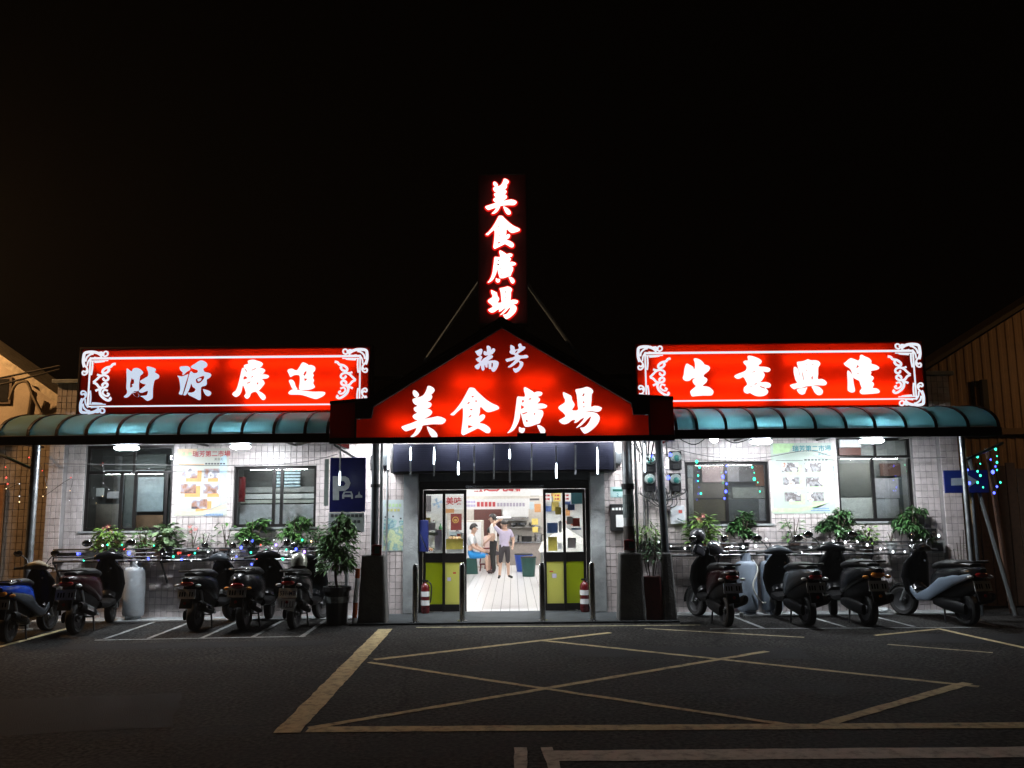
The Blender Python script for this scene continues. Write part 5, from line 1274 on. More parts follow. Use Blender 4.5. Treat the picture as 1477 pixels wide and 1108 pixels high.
def plant(px, topy, wpx, label, mat, n, size, clump=0, droop=.3, wide=.42, pot=None, Y=-.20, flower=False, sparse=False, basez=.932, poth=.17, potr=.085):
    x = at(px, 770, Y).x; top = at(px, topy, Y).z; rad = wpx / 2 * (Y - CAM.y) / FPX
    t = thing('potted_plant', label, 'plant', (x, Y, basez), group='potted plants on the racks')
    MB().lathe([(potr * .75, .001), (potr, poth * .9), (potr * 1.1, poth * .9), (potr * 1.1, poth), (potr * .9, poth), (potr * .85, poth - .03), (0, poth - .03)], (x, Y, basez), 'Z', 14).build('pot', pot or blkpot, t, smooth=False)
    base = Vector((x, Y, basez + poth)); H = top - base.z
    mb = MB()
    for k in range(3 if not sparse else 5):
        a = k * 2.1 + .5; mb.tube(smoothpath([base, base + Vector((math.cos(a) * rad * .2, math.sin(a) * .04, H * .4)), base + Vector((math.cos(a) * rad * .5, math.sin(a) * .08, H * .85))], 3), [.008] * 4 + [.006, .005, .004], 5)
    mb.build('stem', bark, t)
    mb = MB(); leaves(mb, base - Vector((0, 0, .03)), int(n * (1.3 if sparse else 3.2)), rad, H, size, droop, wide, clump); mb.build('foliage', mat, t)
    if flower:
        fm = MB()
        for k in range(3):
            c = base + Vector((lr_.uniform(-.4, .4) * rad, -.05, H * (.95 - .1 * k)))
            for j in range(6):
                a = j * 1.05; fm._add([c, c + Vector((math.cos(a) * .03 - .01, -.01, math.sin(a) * .03)), c + Vector((math.cos(a) * .045, -.02, math.sin(a) * .045)), c + Vector((math.cos(a + .6) * .03, -.012, math.sin(a + .6) * .03))], [(0, 1, 2, 3)])
        fm.build('flower', pinkf, t)
    return t


plant(156, 757, 48, 'light green plant with a pink flower at the outer end of the left rack', g_light, 90, .11, droop=.35, flower=True, pot=terra)
plant(205, 758, 34, 'small leaved plant on the left rack under the first window', g_mid, 120, .055, pot=brownpot)
plant(242, 754, 46, 'pale broad leaved plant on the left rack beneath the edge of the photo poster', g_pale, 70, .12, wide=.7, pot=blkpot)
plant(279, 757, 24, 'thin flowering sprig on the left rack under the middle of the poster', g_pale, 26, .07, pot=wpot, flower=True, sparse=True)
plant(296, 766, 22, 'low grey green tuft on the left rack under the poster', g_pale, 50, .07, wide=.2, pot=wpot)
plant(326, 748, 36, 'sparse tall plant on the left rack just left of the second window', g_mid, 34, .10, sparse=True, pot=brownpot)
plant(366, 742, 62, 'large dark bushy plant on the left rack in front of the second window', g_mid, 240, .10, clump=16, pot=blkpot)
plant(426, 738, 52, 'umbrella leaved plant on the left rack at the right side of the second window', g_mid, 190, .11, clump=13, droop=.7, wide=.34, pot=blkpot)
plant(456, 760, 30, 'low green plant on the left rack beside the tall shrub', g_dark, 80, .08, pot=brownpot)
plant(1013, 741, 56, 'light green broad plant on the right rack with orange tips by the first window', g_light, 110, .13, wide=.35, pot=terra, flower=True)
plant(1072, 734, 50, 'dense dark glossy plant on the right rack in front of the first window', g_dark, 260, .10, clump=18, pot=blkpot)
plant(1044, 764, 22, 'little sprig on the right rack between the first two large plants', g_mid, 16, .07, pot=brownpot, sparse=True)
plant(1145, 742, 44, 'loose olive green plant on the right rack under the green poster', g_mid, 70, .095, sparse=True, pot=brownpot)
plant(1209, 731, 76, 'wide dark bushy plant on the right rack left of the far window', g_dark, 320, .105, clump=20, droop=.5, pot=blkpot)
plant(1252, 755, 32, 'low yellowish plant on the right rack under the far window', g_light, 50, .09, pot=brownpot)
plant(1316, 724, 64, 'tall drooping umbrella plant on the right rack at its outer end', g_dark, 240, .12, clump=15, droop=.8, wide=.36, pot=blkpot)
plant(1285, 765, 14, 'tiny sprig on the right rack under the far window frame', g_mid, 10, .05, pot=wpot, sparse=True)

# tall potted shrub left of the entrance
x, y = -2.53, -1.0
t = thing('potted_shrub', 'tall leafy shrub in a big black pot next to the striped bollard', 'plant', (x, y, 0))
MB().lathe([(.15, .001), (.17, .30), (.19, .5), (.215, .50), (.215, .56), (.19, .56), (.18, .52), (0, .52)], (x, y, 0), 'Z', 20).build('pot', blkpot, t, smooth=False)
MB().lathe([(.1855, .33), (.1905, .42), (.1885, .42), (.1835, .33)], (x, y, 0), 'Z', 20).build('tape_band', M('torn grey film', (.2, .22, .22), .4, var=.5), t)
mb = MB(); mb.tube(smoothpath([(x, y, .5), (x - .03, y, .8), (x + .02, y, 1.2), (x, y, 1.55)], 4), .022, 7)
for k in range(7):
    a = k * 2.2; mb.tube([(x, y, .75 + k * .1), (x + math.cos(a) * .2, y + math.sin(a) * .15, .95 + k * .1)], [.012, .006], 5)
mb.build('stem', bark, t)
mb = MB(); leaves(mb, Vector((x, y, .70)), 1700, .34, .95, .105, .7, .36, 61); leaves(mb, Vector((x, y, .72)), 1000, .33, .80, .10, .6, .36); leaves(mb, Vector((x, y, .52)), 70, .17, .12, .06, .1, .2); mb.build('foliage', g_mid, t)
# striped flexible bollard
sx_, sy_ = -2.27, -1.10
t = thing('traffic_delineator', 'slim orange and white striped post leaning beside the left footing', 'bollard', (sx_, sy_, .03))
for k, (z0, z1, m) in enumerate(((.001, .08, whiteboard), (.08, .30, orange_p), (.30, .66, whiteboard), (.66, .80, orange_p))):
    f = lambda z: sx_ + .045 + .10 * (z - .4) * .55
    MB().tube([(f(z0), sy_, .03 + z0), (f(z1), sy_, .03 + z1)], .036, 12).build('stripe_sleeve', m, t, smooth=True)

# red planter with a leggy plant between the right posts
x, y = 2.25, -.95
t = thing('red_planter', 'dark red tapered planter between the two right hand posts', 'planter', (x, y, .03))
MB().loft([(.031, x, y, .15, .14), (.5, x, y, .135, .13), (.66, x, y, .13, .13)], 'Z', 20, 8).build('box', M('dark red board', (.085, .012, .010), .5, var=.25), t)
t = thing('potted_plant', 'leggy plant trailing above the red planter', 'plant', (x, y, .7))
mb = MB()
for k in range(6):
    a = k * 1.05; mb.tube(smoothpath([(x + math.cos(a) * .04, y, .62), (x + math.cos(a) * .1, y + math.sin(a) * .05, .9), (x + math.cos(a) * .15, y + math.sin(a) * .1, 1.2 + .03 * k)], 4), .007, 5)
mb.build('stem', bark, t)
mb = MB(); leaves(mb, Vector((x, y, .85)), 120, .2, .45, .10, .7, .3); mb.build('foliage', g_dark, t)
x, y = 2.22, -.3
t = thing('potted_plant', 'grassy green plant on the wall shelf behind the right gable post', 'plant', (x + .1, y, 1.0))
MB().box(2.08, 2.58, -.42, -.0095, .98, 1.0).build('shelf', blackmetal, t); MB().box(2.12, 2.52, -.38, -.08, 1.001, 1.16).build('trough', blkpot, t, bevel=.01)
mb = MB(); leaves(mb, Vector((2.32, -.25, 1.12)), 170, .27, .36, .13, .4, .2); mb.build('foliage', g_light, t)

# ------------------------------------------------------------------ gas cylinders
gasm = M('gas cylinder grey', (.30, .325, .35), .5, .0, var=.12, scale=6, dirt=(.18, .14, .11), dirtamt=.5, dirtscale=4); gasb = M('gas cylinder blue grey', (.25, .30, .37), .5, var=.12, scale=6, dirt=(.15, .13, .12), dirtamt=.5, dirtscale=4)
brass = M('brass valve', (.5, .36, .14), .35, .9)


def gas(x, y, lab, m, hose=False, h=.82, r=.165, bz=0.017):
    t = thing('gas_cylinder', lab, 'gas cylinder', (x, y, bz), group='gas cylinders')
    MB().lathe([(.12, .0), (.12, .05)], (x, y, bz), 'Z', 18).build('foot_ring', m, t)
    MB().lathe([(.125, .045), (r * .95, .06), (r, .09), (r, h - .07), (r * .97, h - .035), (r * .85, h - .01), (r * .5, h + .003), (.05, h + .01), (.04, h + .03)], (x, y, bz), 'Z', 24).build('body', m, t, smooth=True)
    mb = MB(); mb.tube([(x, y, bz + h + .02), (x, y, bz + h + .11)], .022, 10); mb.tube([(x, y, bz + h + .07), (x + .07, y, bz + h + .07)], .014, 8); mb.lathe([(.0, .11), (.035, .11), (.035, .135), (0, .135)], (x, y, bz + h), 'Z', 10); mb.build('valve', brass, t)
    MB().lathe([(.079, h + .0), (.085, h + .0), (.085, h + .13), (.079, h + .13)], (x, y, bz), 'Z', 16).build('collar', m, t)
    if hose: MB().tube(smoothpath([(x + .07, y, bz + h + .07), (x + .16, y - .1, h - .1), (x + .05, y - .19, .45), (x + .2, y - .12, .2), (x + .42, y + .02, .25)], 6), .012, 6).build('hose', M('pale hose', (.5, .5, .46), .5), t)
    return t


gas(-5.93, -.25, 'pale grey gas cylinder standing alone against the left wall', gasm)
gas(3.87, -.28, 'blue grey gas cylinder with brass valve and pale hose behind the first right scooter', gasb, True)
gas(4.27, -.26, 'blue grey gas cylinder beside the one with the pale hose', gasb); gas(5.66, -.30, 'pale grey gas cylinder behind the middle right scooters', gasm, h=.72)
gas(8.42, -.55, 'blue grey gas cylinder at the far right edge in front of the dark planks', gasb, h=.84, bz=.001)
t = thing('litter_bag', 'crumpled white plastic bag on the ground near the last scooter', 'bag', (5.98, -.25, .02)); mb = MB().sphere((5.98, -.3, .05), (.17, .07, .035), 14, 8)
for v in mb.v: v.x += lr_.uniform(-.02, .02); v.z = max(.018, v.z + lr_.uniform(-.012, .02)); v.y += lr_.uniform(-.02, .02)
mb.build('film', M('white film', (.6, .64, .66), .3), t, smooth=True)
t = thing('litter_cup', 'small white crumpled cup on the ground by the gas cylinders', 'cup', (3.68, -.62, 0)); MB().lathe([(.028, .001), (.04, .07), (.038, .07), (.027, .004)], (3.68, -.62, 0), 'Z', 12).build('cup', paper, t)
# ------------------------------------------------------------------ icicle lights hanging under the gable
ic_lit = EM('lit icicle', (0.78, 0.90, 1.0), 6.0); ic_soft = EM('faint icicle', (0.75, 0.82, 0.95), 0.35, False)
ic_tube = M('clear plastic tube', (.45, .48, .5), .15)
ICE = [(491, 650, 700, 680, 700, 1), (561, 644, 677, 645, 677, 1), (592, 644, 685, 645, 664, 1), (627, 644, 687, 645, 670, 1), (661, 642, 686, 666, 685, 1), (684, 644, 697, 668, 672, 0), (713, 642, 691, 662, 665, 0), (735, 642, 696, 648, 662, 1), (767, 642, 693, 661, 664, 0), (802, 644, 690, 668, 690, 1), (830, 642, 685, 678, 684, 0), (862, 642, 684, 645, 684, 1), (929, 634, 681, 640, 681, 1), (961, 637, 677, 660, 676, 1)]
for k, (px, y0, y1, l0, l1, on) in enumerate(ICE):
    Y = YG + .06 - .02 * (k % 2); a, b = at(px, y0, Y), at(px, y1, Y); lean = random.uniform(-.012, .012)
    t = thing('icicle_light', f'slim hanging tube light under the gable sign, {ORD[k]} from the left, ' + ('glowing white' if on else 'mostly unlit'), 'icicle light', (a.x, Y, b.z), group='icicle lights under the gable sign')
    MB().tube([(a.x, Y, a.z), (a.x + lean, Y, b.z)], .011, 8).build('tube', ic_tube, t, smooth=True)
    MB().tube([(a.x, Y, a.z - .001), (a.x, Y, 2.80)], .004, 5).build('wire', wireg, t)
    c, d = at(px, l0, Y), at(px, l1, Y)
    MB().tube([(a.x + lean * .4, Y, c.z), (a.x + lean * .6, Y, (c.z + d.z) / 2), (a.x + lean, Y, d.z)], [.011, .017, .013] if on else .0125, 8).build('glow_segment', ic_lit if on else ic_soft, t, smooth=True)

# ------------------------------------------------------------------ fairy lights
FC = {'w': (0.9, 0.95, 1.0), 'b': (0.07, 0.10, 1.0), 'g': (0.05, 1.0, 0.5), 'r': (1.0, 0.08, 0.06), 'y': (1.0, 0.7, 0.35), 'p': (0.35, 0.2, 1.0)}
BM = {}
for k, c in FC.items(): BM[k] = EM('fairy bulb ' + k, c, 5.5 if k in 'bp' else 3.2, False)
BMESH = {}
sk = random.Random(9)


def fairy(label, pts, Y, wire=True, r=.015, group='fairy lights'):
    p0 = at(pts[0][0], pts[0][1], Y)
    t = thing('fairy_lights', label, 'string lights', p0, group=group); path = []
    for (px, py, c, *s) in pts:
        q = at(px, py, Y + sk.uniform(-.04, .02)); path.append(q)
        if c not in BMESH: BMESH[c] = MB().sphere((0, 0, 0), .01, 8, 6).build('bulb', BM[c], t, local=True, smooth=True); o = BMESH[c]; o.location = q - p0
        else: o = inst(BMESH[c], t, q - p0)
        o.name = 'bulb'; sc = (s[0] if s else 1.0) * r / .01 * sk.uniform(.75, 1.1); o.scale = (sc, sc, sc * 1.25)
    if wire: MB().tube(smoothpath([p + Vector((0, .012, -.006)) for p in path], 3), .0035, 4).build('wire', cable_m, t)
    return t


L1 = [(112, 799, 'b', 1.4), (121, 808, 'g'), (141, 806, 'r', .8), (141, 805, 'b', 1.3), (148, 787, 'w'), (155, 786, 'g'), (165, 800, 'w'), (176, 786, 'g'), (179, 792, 'r'), (186, 798, 'b', 1.6), (189, 805, 'y'), (197, 811, 'w', .7), (214, 806, 'b', 1.3), (220, 802, 'w', .6), (222, 787, 'g'), (234, 799, 'w', .6), (250, 803, 'g', 1.1), (257, 798, 'r'), (262, 807, 'b', 1.5), (272, 801, 'r', .8), (276, 809, 'w', .7), (281, 798, 'g', 1.2), (286, 791, 'r', .9), (300, 796, 'w', .8), (311, 800, 'y', .8)]
fairy('coloured fairy lights strung along the outer half of the left plant rack', L1, -.37)
L2 = [(335, 796, 'w', .7), (341, 803, 'b'), (348, 790, 'b', 1.3), (354, 780, 'b', 1.6), (364, 780, 'b', 1.5), (362, 797, 'g', 1.3), (370, 801, 'w', 1.3), (358, 786, 'r', .9), (376, 786, 'r', .8), (363, 814, 'b'), (349, 818, 'w', .6), (371, 806, 'r', .8), (384, 794, 'g', 1.1), (392, 791, 'w', .7), (398, 786, 'p', 1.2), (395, 779, 'w', .7), (408, 806, 'g', 1.4), (413, 793, 'g'), (420, 796, 'w', 1), (424, 785, 'w', .8), (427, 792, 'b', 1.5), (436, 779, 'g', 1.3), (439, 796, 'p', 1.6), (449, 781, 'y', .9), (465, 797, 'g'), (470, 790, 'r', 1), (481, 794, 'r', 1), (486, 799, 'r', .8)]
fairy('coloured fairy lights strung along the inner half of the left plant rack', L2, -.37)
L3 = [(8, 674, 'r', .8), (9, 689, 'r'), (11, 698, 'r', 1.1), (9, 705, 'y', .7), (28, 698, 'w', .7), (28, 716, 'w', .8), (28, 724, 'y', .8)]
fairy('short red and white light strand hanging from the left canopy near the orange door', L3, -1.1, r=.01)
L4 = [(42, 660, 'r', .8), (50, 657, 'r', 1), (61, 679, 'r', .8), (67, 703, 'y', .7), (62, 716, 'y', .6), (102, 689, 'r', .9), (101, 708, 'y', .7), (100, 722, 'w', .5)]
fairy('sparse red light strand hanging beside the thick canopy pole', L4, -1.05, r=.01)
L5 = [(148, 672, 'w', .6), (150, 680, 'w', .6), (149, 697, 'w', .6), (157, 706, 'w', .6), (148, 716, 'y', .7), (190, 682, 'w', .5), (215, 676, 'w', .5)]
fairy('faint white light strand in front of the first left window', L5, -.9, r=.008)
R1 = [(950, 782, 'w', 1.1), (968, 788, 'w', .9), (988, 791, 'w', 1.3), (995, 787, 'w', .6), (1023, 787, 'w', 1.4), (1038, 782, 'w', 1.1), (1056, 788, 'w', 1), (1072, 789, 'w', 1.4), (1090, 788, 'w', 1.3), (1105, 778, 'w', 1.3), (1115, 788, 'w', .7), (1125, 789, 'w', .6), (1156, 797, 'w', 1.2), (1170, 790, 'w', .9), (1188, 784, 'w', 1.1), (1202, 781, 'w', 1.4), (1209, 786, 'w', .7), (1219, 782, 'w', 1.5), (1227, 788, 'w', .7), (1237, 781, 'w', 1.3), (1251, 786, 'w', 1.5), (1270, 792, 'w', 1.5), (1276, 791, 'w', .6), (1288, 796, 'w', 1.5), (1305, 796, 'w', 1.3), (1313, 787, 'w', .9), (1322, 792, 'w', 1.2), (1315, 779, 'w', .7), (1328, 779, 'w', .7), (1354, 773, 'w', 1.4)]
fairy('white fairy lights strung along the right plant rack', R1, -.37, r=.014)
fairy('green light strand hanging over the left pane of the first right window', [(1005, 666, 'g', 1.3), (1009, 674, 'g', 1.1), (1007, 686, 'g', .9), (1007, 694, 'g', .8), (1011, 712, 'g', 1)], -.9)
fairy('blue light strand hanging over the mullion of the first right window', [(1048, 672, 'b', .9), (1047, 681, 'b', 1), (1043, 688, 'b', 1.4), (1048, 698, 'b', 1), (1047, 709, 'b', 1.5), (1045, 719, 'b', 1)], -.9)
fairy('green light strand hanging over the right pane of the first right window', [(1085, 674, 'g', 1.1), (1088, 682, 'g', .7), (1088, 691, 'g', 1.4), (1093, 696, 'g', .7), (1096, 709, 'g', 1)], -.9)
fairy('blue light strand at the edge of the green photo poster', [(1202, 674, 'b', 1.2), (1204, 685, 'b'), (1205, 696, 'b')], -.9, r=.01)
fairy('blue lights on the meters by the right posts', [(967, 656, 'b', 1.6), (960, 674, 'w', .8), (964, 689, 'b', 1.7), (940, 658, 'b', 1.3)], -.35)
fairy('blue light strand left side of the cluster by the arrow sign', [(1389, 661, 'b', 1.5), (1396, 678, 'b'), (1391, 685, 'b'), (1398, 697, 'b', 1.4), (1392, 703, 'b'), (1396, 703, 'b')], -1.15)
fairy('green light strand in the middle of the cluster by the arrow sign', [(1410, 659, 'g', 1.2), (1414, 669, 'g', .8), (1410, 680, 'g', 1.1), (1414, 686, 'g', 1.2), (1410, 696, 'g', 1.1), (1418, 703, 'g', 1)], -1.15)
fairy('blue light strand right side of the cluster by the arrow sign', [(1429, 663, 'b', .9), (1436, 673, 'b', .9), (1432, 681, 'b', 1.6), (1438, 702, 'b', 1.2), (1434, 711, 'b', 1.3)], -1.15)
fairy('green light strand at the very end of the right canopy', [(1436, 648, 'g', 1.3), (1438, 658, 'g', .6), (1438, 667, 'g', 1), (1438, 678, 'g', 1), (1443, 696, 'g', 1.1)], -1.2)
# hanging creeper with chains and leaning pipe in the right alley
t = thing('leaning_pipe', 'grey pipe leaning against the dark alley planks at the right end', 'pipe', (7.62, -.9, 0)); MB().tube([(7.72, -1.0, .03), (7.42, -.6, 2.45)], .035, 8).build('tube', M('dull grey pipe', (.07, .075, .075), .7), t, smooth=True)
t = thing('leaning_pipe', 'rusty brown pipe standing in the alley beside the leaning grey one', 'pipe', (7.9, -.6, 0)); MB().tube([(7.9, -.6, .02), (7.78, -.5, 2.6)], .045, 8).build('tube', M('rusty pipe', (.10, .045, .025), .8, var=.4), t, smooth=True)
t = thing('broom', 'old straw broom hung upside down beside the arrow sign', 'broom', (7.35, -.7, .3)); MB().tube([(7.40, -.70, .25), (7.34, -.7, 1.75)], .014, 6).build('handle', M('wood handle', (.2, .14, .08), .7), t)
MB().loft([(1.72, 7.34, -.7, .03, .025), (1.85, 7.33, -.7, .06, .03), (2.05, 7.32, -.7, .10, .035)], 'Z', 12, 2).build('bristles', M('straw', (.34, .22, .07), .9, var=.4, bump=.8), t)
t = thing('wire_creeper', 'thin leafy creeper climbing the wall corner behind the last scooter', 'plant', (7.2, -.5, 0)); mb = MB()
for k in range(4): mb.tube(smoothpath([(7.18 + .05 * k, -.45, .02), (7.2 + .03 * k, -.42, .5), (7.16 + .06 * k, -.4, 1.0 + .1 * k)], 4), .006, 5)
mb.build('stem', bark, t); mb = MB(); leaves(mb, Vector((7.23, -.45, .15)), 60, .12, .95, .06, .3, .4); mb.build('foliage', g_pale, t)

# ------------------------------------------------------------------ scooters
chrome = M('chrome', (.7, .7, .7), .08, 1.0, var=.02); rimm = M('scooter rim', (.09, .09, .095), .35, .8); seatm = M('black vinyl seat', (.008, .008, .0085), .5, bump=.15)
tailm = M('red tail lens', (.20, .008, .008), .15, coat=.6); amber = M('amber lens', (.5, .18, .02), .15, coat=.6); clearl = M('clear lens', (.55, .56, .56), .12, coat=.6); dark_pl = M('grey black plastic', (.006, .006, .0063), .5, spec=.12)
platem = M('white number plate', (.88, .92, .95), .45); plateg = M('grey number plate', (.42, .44, .44), .6)
inkb = M('blue black ink', (.02, .05, .16), .5)


def paint(name, c, r=.22): return M(name, c, r, .0, var=.04, scale=4, coat=.12, rv=.02, spec=.15)


def scooter(label, x, y, rz, body, shield, tail=tailm, bar=None, sig=clearl, plate=plateg, ptext=None, s=1.0, retro=False, mirror=True, sidepanel=None, rail=dark_pl, lean=0.0, steer=0.0):
    t = thing('scooter', label, 'scooter', (x, y, .0), R(rz), group='scooters parked along the market wall'); t.scale = (s, s, s)
    t.rotation_euler = (0, lean, R(rz)); bar = bar or shield
    def put(mb, n, m, p=t, **k): return mb.build(n, m, p, local=True, **k)
    for wy in (-.62, .64):
        wr = .225; wh = put(MB().tube([(-.075, wy, wr), (.075, wy, wr)], .022, 10), 'wheel', galv)
        put(MB().lathe([(.148, -.046), (.19, -.058), (.215, -.042), (.225, 0), (.215, .042), (.19, .058), (.148, .046)], (0, wy, wr), 'X', 26), 'tyre', blackrub, wh, smooth=True)
        put(MB().lathe([(.023, -.034), (.05, -.034), (.06, -.02), (.12, -.028), (.15, -.04), (.15, .04), (.12, .028), (.06, .02), (.05, .034), (.023, .034)], (0, wy, wr), 'X', 20), 'rim', rimm, wh, smooth=True)
    if retro:
        put(MB().loft([(-.98, 0, .70, .05, .06), (-.9, 0, .69, .14, .14), (-.7, 0, .64, .20, .20), (-.45, 0, .60, .215, .22), (-.22, 0, .56, .18, .22), (-.06, 0, .50, .12, .18)], 'Y', 20, 2.3), 'body_cowl', body, smooth=True)
    else:
        put(MB().loft([(-1.0, 0, .765, .05, .035), (-.92, 0, .755, .12, .065), (-.72, 0, .715, .165, .115), (-.45, 0, .655, .175, .155), (-.22, 0, .575, .165, .2), (-.06, 0, .50, .12, .18)], 'Y', 20, 2.8), 'body_cowl', body, smooth=True)
    if sidepanel:
        for q in (-1, 1): put(MB().loft([(-.9, q * .11, .70, .04, .03), (-.6, q * .165, .62, .022, .075), (-.3, q * .172, .52, .02, .11), (-.05, q * .165, .38, .018, .09), (.2, q * .165, .32, .016, .05), (.33, q * .17, .42, .014, .05)], 'Y', 12, 2.2), 'side_panel', sidepanel, smooth=True)
    put(MB().loft([(-.86, 0, .835, .09, .03), (-.6, 0, .852, .15, .05), (-.32, 0, .835, .145, .05), (-.12, 0, .79, .115, .045), (-.03, 0, .765, .06, .03)], 'Y', 18, 2.4), 'seat', seatm, smooth=True)
    put(MB().loft([(-.14, 0, .345, .15, .06), (.08, 0, .32, .175, .045), (.32, 0, .35, .165, .055)], 'Y', 16, 3), 'floorboard', dark_pl, smooth=True)
    put(MB().loft([(.27, 0, .35, .13, .06), (.40, 0, .41, .20, .065), (.60, 0, .44, .235 if not retro else .26, .06), (.80, 0, .39, .215 if not retro else .25, .06), (.93, 0, .32, .14 if not retro else .19, .055), (1.0, 0, .30, .08, .05)], 'Z', 20, 2.4), 'leg_shield', shield, smooth=True)
    fn = MB(); vs = []; fs = []
    for k in range(11):
        a = R(-5 + 15 * k)
        for q, rr in ((-.075, .235), (-.05, .262), (0, .27), (.05, .262), (.075, .235)): vs.append((q, .64 + math.cos(a) * rr * .98, .225 + math.sin(a) * rr))
    for k in range(10):
        for j in range(4): fs.append((k * 5 + j, k * 5 + j + 1, k * 5 + j + 6, k * 5 + j + 5))
    put(fn._add(vs, fs), 'front_fender', shield, smooth=True)
    mb = MB()
    for q in (-1, 1): mb.tube([(q * .085, .64, .225), (q * .07, .46, .62)], .022, 8)
    put(mb, 'fork', galv)
    put(MB().loft([(-.2, .29, 1.0, .035, .03), (-.12, .30, 1.02, .07, .055), (0, .315, 1.035, .095, .075), (.12, .30, 1.02, .07, .055), (.2, .29, 1.0, .035, .03)], 'X', 16, 2.3), 'handlebar_cover', bar, smooth=True)
    put(MB().sphere((0, .405, 1.02), (.075, .03, .06), 12, 8), 'headlight', clearl, smooth=True)
    for q in (-1, 1):
        put(MB().tube([(q * .19, .29, 1.0), (q * .34, .245, .985)], .019, 8), 'grip', blackrub, smooth=True)
        put(MB().tube(smoothpath([(q * .2, .33, 1.0), (q * .28, .33, .99), (q * .35, .28, .985)], 3), .007, 5), 'brake_lever', steel)
        if mirror:
            st = put(MB().tube(smoothpath([(q * .15, .30, 1.05), (q * .20, .31, 1.13), (q * .28, .28, 1.19)], 4), .008, 6), 'mirror', blackmetal)
            put(MB().sphere((q * .31, .27, 1.215), (.075, .024, .052) if not retro else (.06, .024, .06), 14, 9), 'mirror_shell', chrome if retro else dark_pl, st, smooth=True)
            put(MB().sphere((q * .31, .252, 1.215), (.066, .012, .044) if not retro else (.052, .012, .052), 14, 9), 'mirror_glass', chrome, st, smooth=True)
    put(MB().sphere((0, -.965, .715 if not retro else .66), (.10, .05, .045), 14, 8), 'tail_light', tail, smooth=True)
    for q in (-1, 1): put(MB().sphere((q * .155, -.93, .685 if not retro else .62), (.045, .04, .024), 10, 7), 'turn_signal', sig, smooth=True)
    put(MB().tube(smoothpath([(-.13, -.62, .86), (-.15, -.82, .885), (-.11, -.98, .89), (0, -1.02, .89), (.11, -.98, .89), (.15, -.82, .885), (.13, -.62, .86)], 4), .014, 7), 'grab_rail', rail, smooth=True)
    fd = MB()._add([(-.085, -.88, .68), (.085, -.88, .68), (.095, -1.0, .36), (-.095, -1.0, .36), (-.085, -.84, .68), (.085, -.84, .68), (.095, -.97, .36), (-.095, -.97, .36)], [(0, 3, 2, 1), (4, 5, 6, 7), (0, 1, 5, 4), (1, 2, 6, 5), (2, 3, 7, 6), (3, 0, 4, 7)])
    put(fd, 'rear_fender', dark_pl, bevel=.01)
    pl = put(MB()._add([(-.135, -.985, .50), (.135, -.985, .50), (.135, -.955, .635), (-.135, -.955, .635), (-.135, -.977, .50), (.135, -.977, .50), (.135, -.947, .635), (-.135, -.947, .635)], [(0, 1, 2, 3), (7, 6, 5, 4), (0, 4, 5, 1), (1, 5, 6, 2), (2, 6, 7, 3), (3, 7, 4, 0)]), 'number_plate', plate, bevel=.0015)
    if ptext:
        o = text(ptext, .088, 0, .535, -.981, inkb, pl, bold=.0015, local=True, sx=.86, name='plate_number')
        for v in o.data.vertices: v.co.y += (v.co.z - .535) * .222
        mb = MB()
        mb._add([(-.13, -.999, .36), (.11, -.999, .30), (.125, -.986, .49), (-.13, -.986, .49)], [(0, 1, 2, 3)]); put(mb, 'plate_flap', platem)
        mb = MB()
        for k in range(5): mb._add([(-.09 + .042 * k, -1.0005, .37), (-.075 + .042 * k, -1.0005, .365), (-.07 + .042 * k, -.992, .455), (-.085 + .042 * k, -.992, .46)], [(0, 1, 2, 3)])
        tag(put(mb, 'flap_stripe', M('grey ink', (.2, .22, .26), .6)), kind='stuff')
    else:
        mb = MB()
        for k in range(6):
            if k == 3: continue
            a = -.105 + k * .037; mb._add([(a, -.9795, .532), (a + .02, -.9795, .532), (a + .02, -.966, .596), (a, -.966, .596)], [(0, 1, 2, 3)])
        tag(put(mb, 'plate_mark', dark_pl), kind='stuff')
    put(MB().loft([(-.40, .15, .27, .045, .05), (-.55, .175, .31, .055, .065), (-.88, .19, .40, .055, .068), (-.93, .19, .415, .035, .045)], 'Y', 14, 2.2), 'muffler', dark_pl, smooth=True)
    put(MB().tube(smoothpath([(.05, -.1, .26), (.12, -.2, .22), (.15, -.42, .27)], 4), .02, 7), 'exhaust_pipe', galv)
    put(MB().loft([(-.74, -.115, .235, .03, .07), (-.6, -.12, .25, .045, .085), (-.3, -.12, .28, .05, .08), (-.12, -.12, .29, .03, .05)], 'Y', 14, 2.4), 'belt_case', M('cast grey case', (.006, .006, .0065), .45, spec=.12), smooth=True)
    put(MB().loft([(-.6, 0, .40, .08, .1), (-.4, 0, .37, .10, .14), (-.16, 0, .36, .1, .11)], 'Y', 12, 3), 'engine', dark_pl)
    put(MB().loft([(-.86, 0, .58, .07, .10), (-.6, 0, .50, .115, .14), (-.3, 0, .44, .125, .16), (-.06, 0, .40, .11, .1)], 'Y', 14, 2.6), 'under_cowl', dark_pl, smooth=True)
    put(MB().loft([(.30, 0, .36, .15, .09), (.45, 0, .47, .12, .13), (.56, 0, .56, .07, .08)], 'Y', 14, 2.4), 'front_cowl', shield, smooth=True)
    put(MB().tube([(.1, -.55, .25), (.105, -.72, .60)], .02, 7), 'shock_absorber', galv)
    mb = MB()
    for q in (-1, 1): mb.tube([(q * .09, -.28, .26), (q * .15, -.36, .012)], .013, 6)
    mb.tube([(-.1, -.29, .2), (.1, -.29, .2)], .01, 6); put(mb, 'stand', blackmetal)
    put(MB().lathe([(0, -.004), (.022, -.004), (.022, .004), (0, .006)], (0, -1.004, .44), 'Y', 12), 'reflector', tail)
    cb_ = MB()
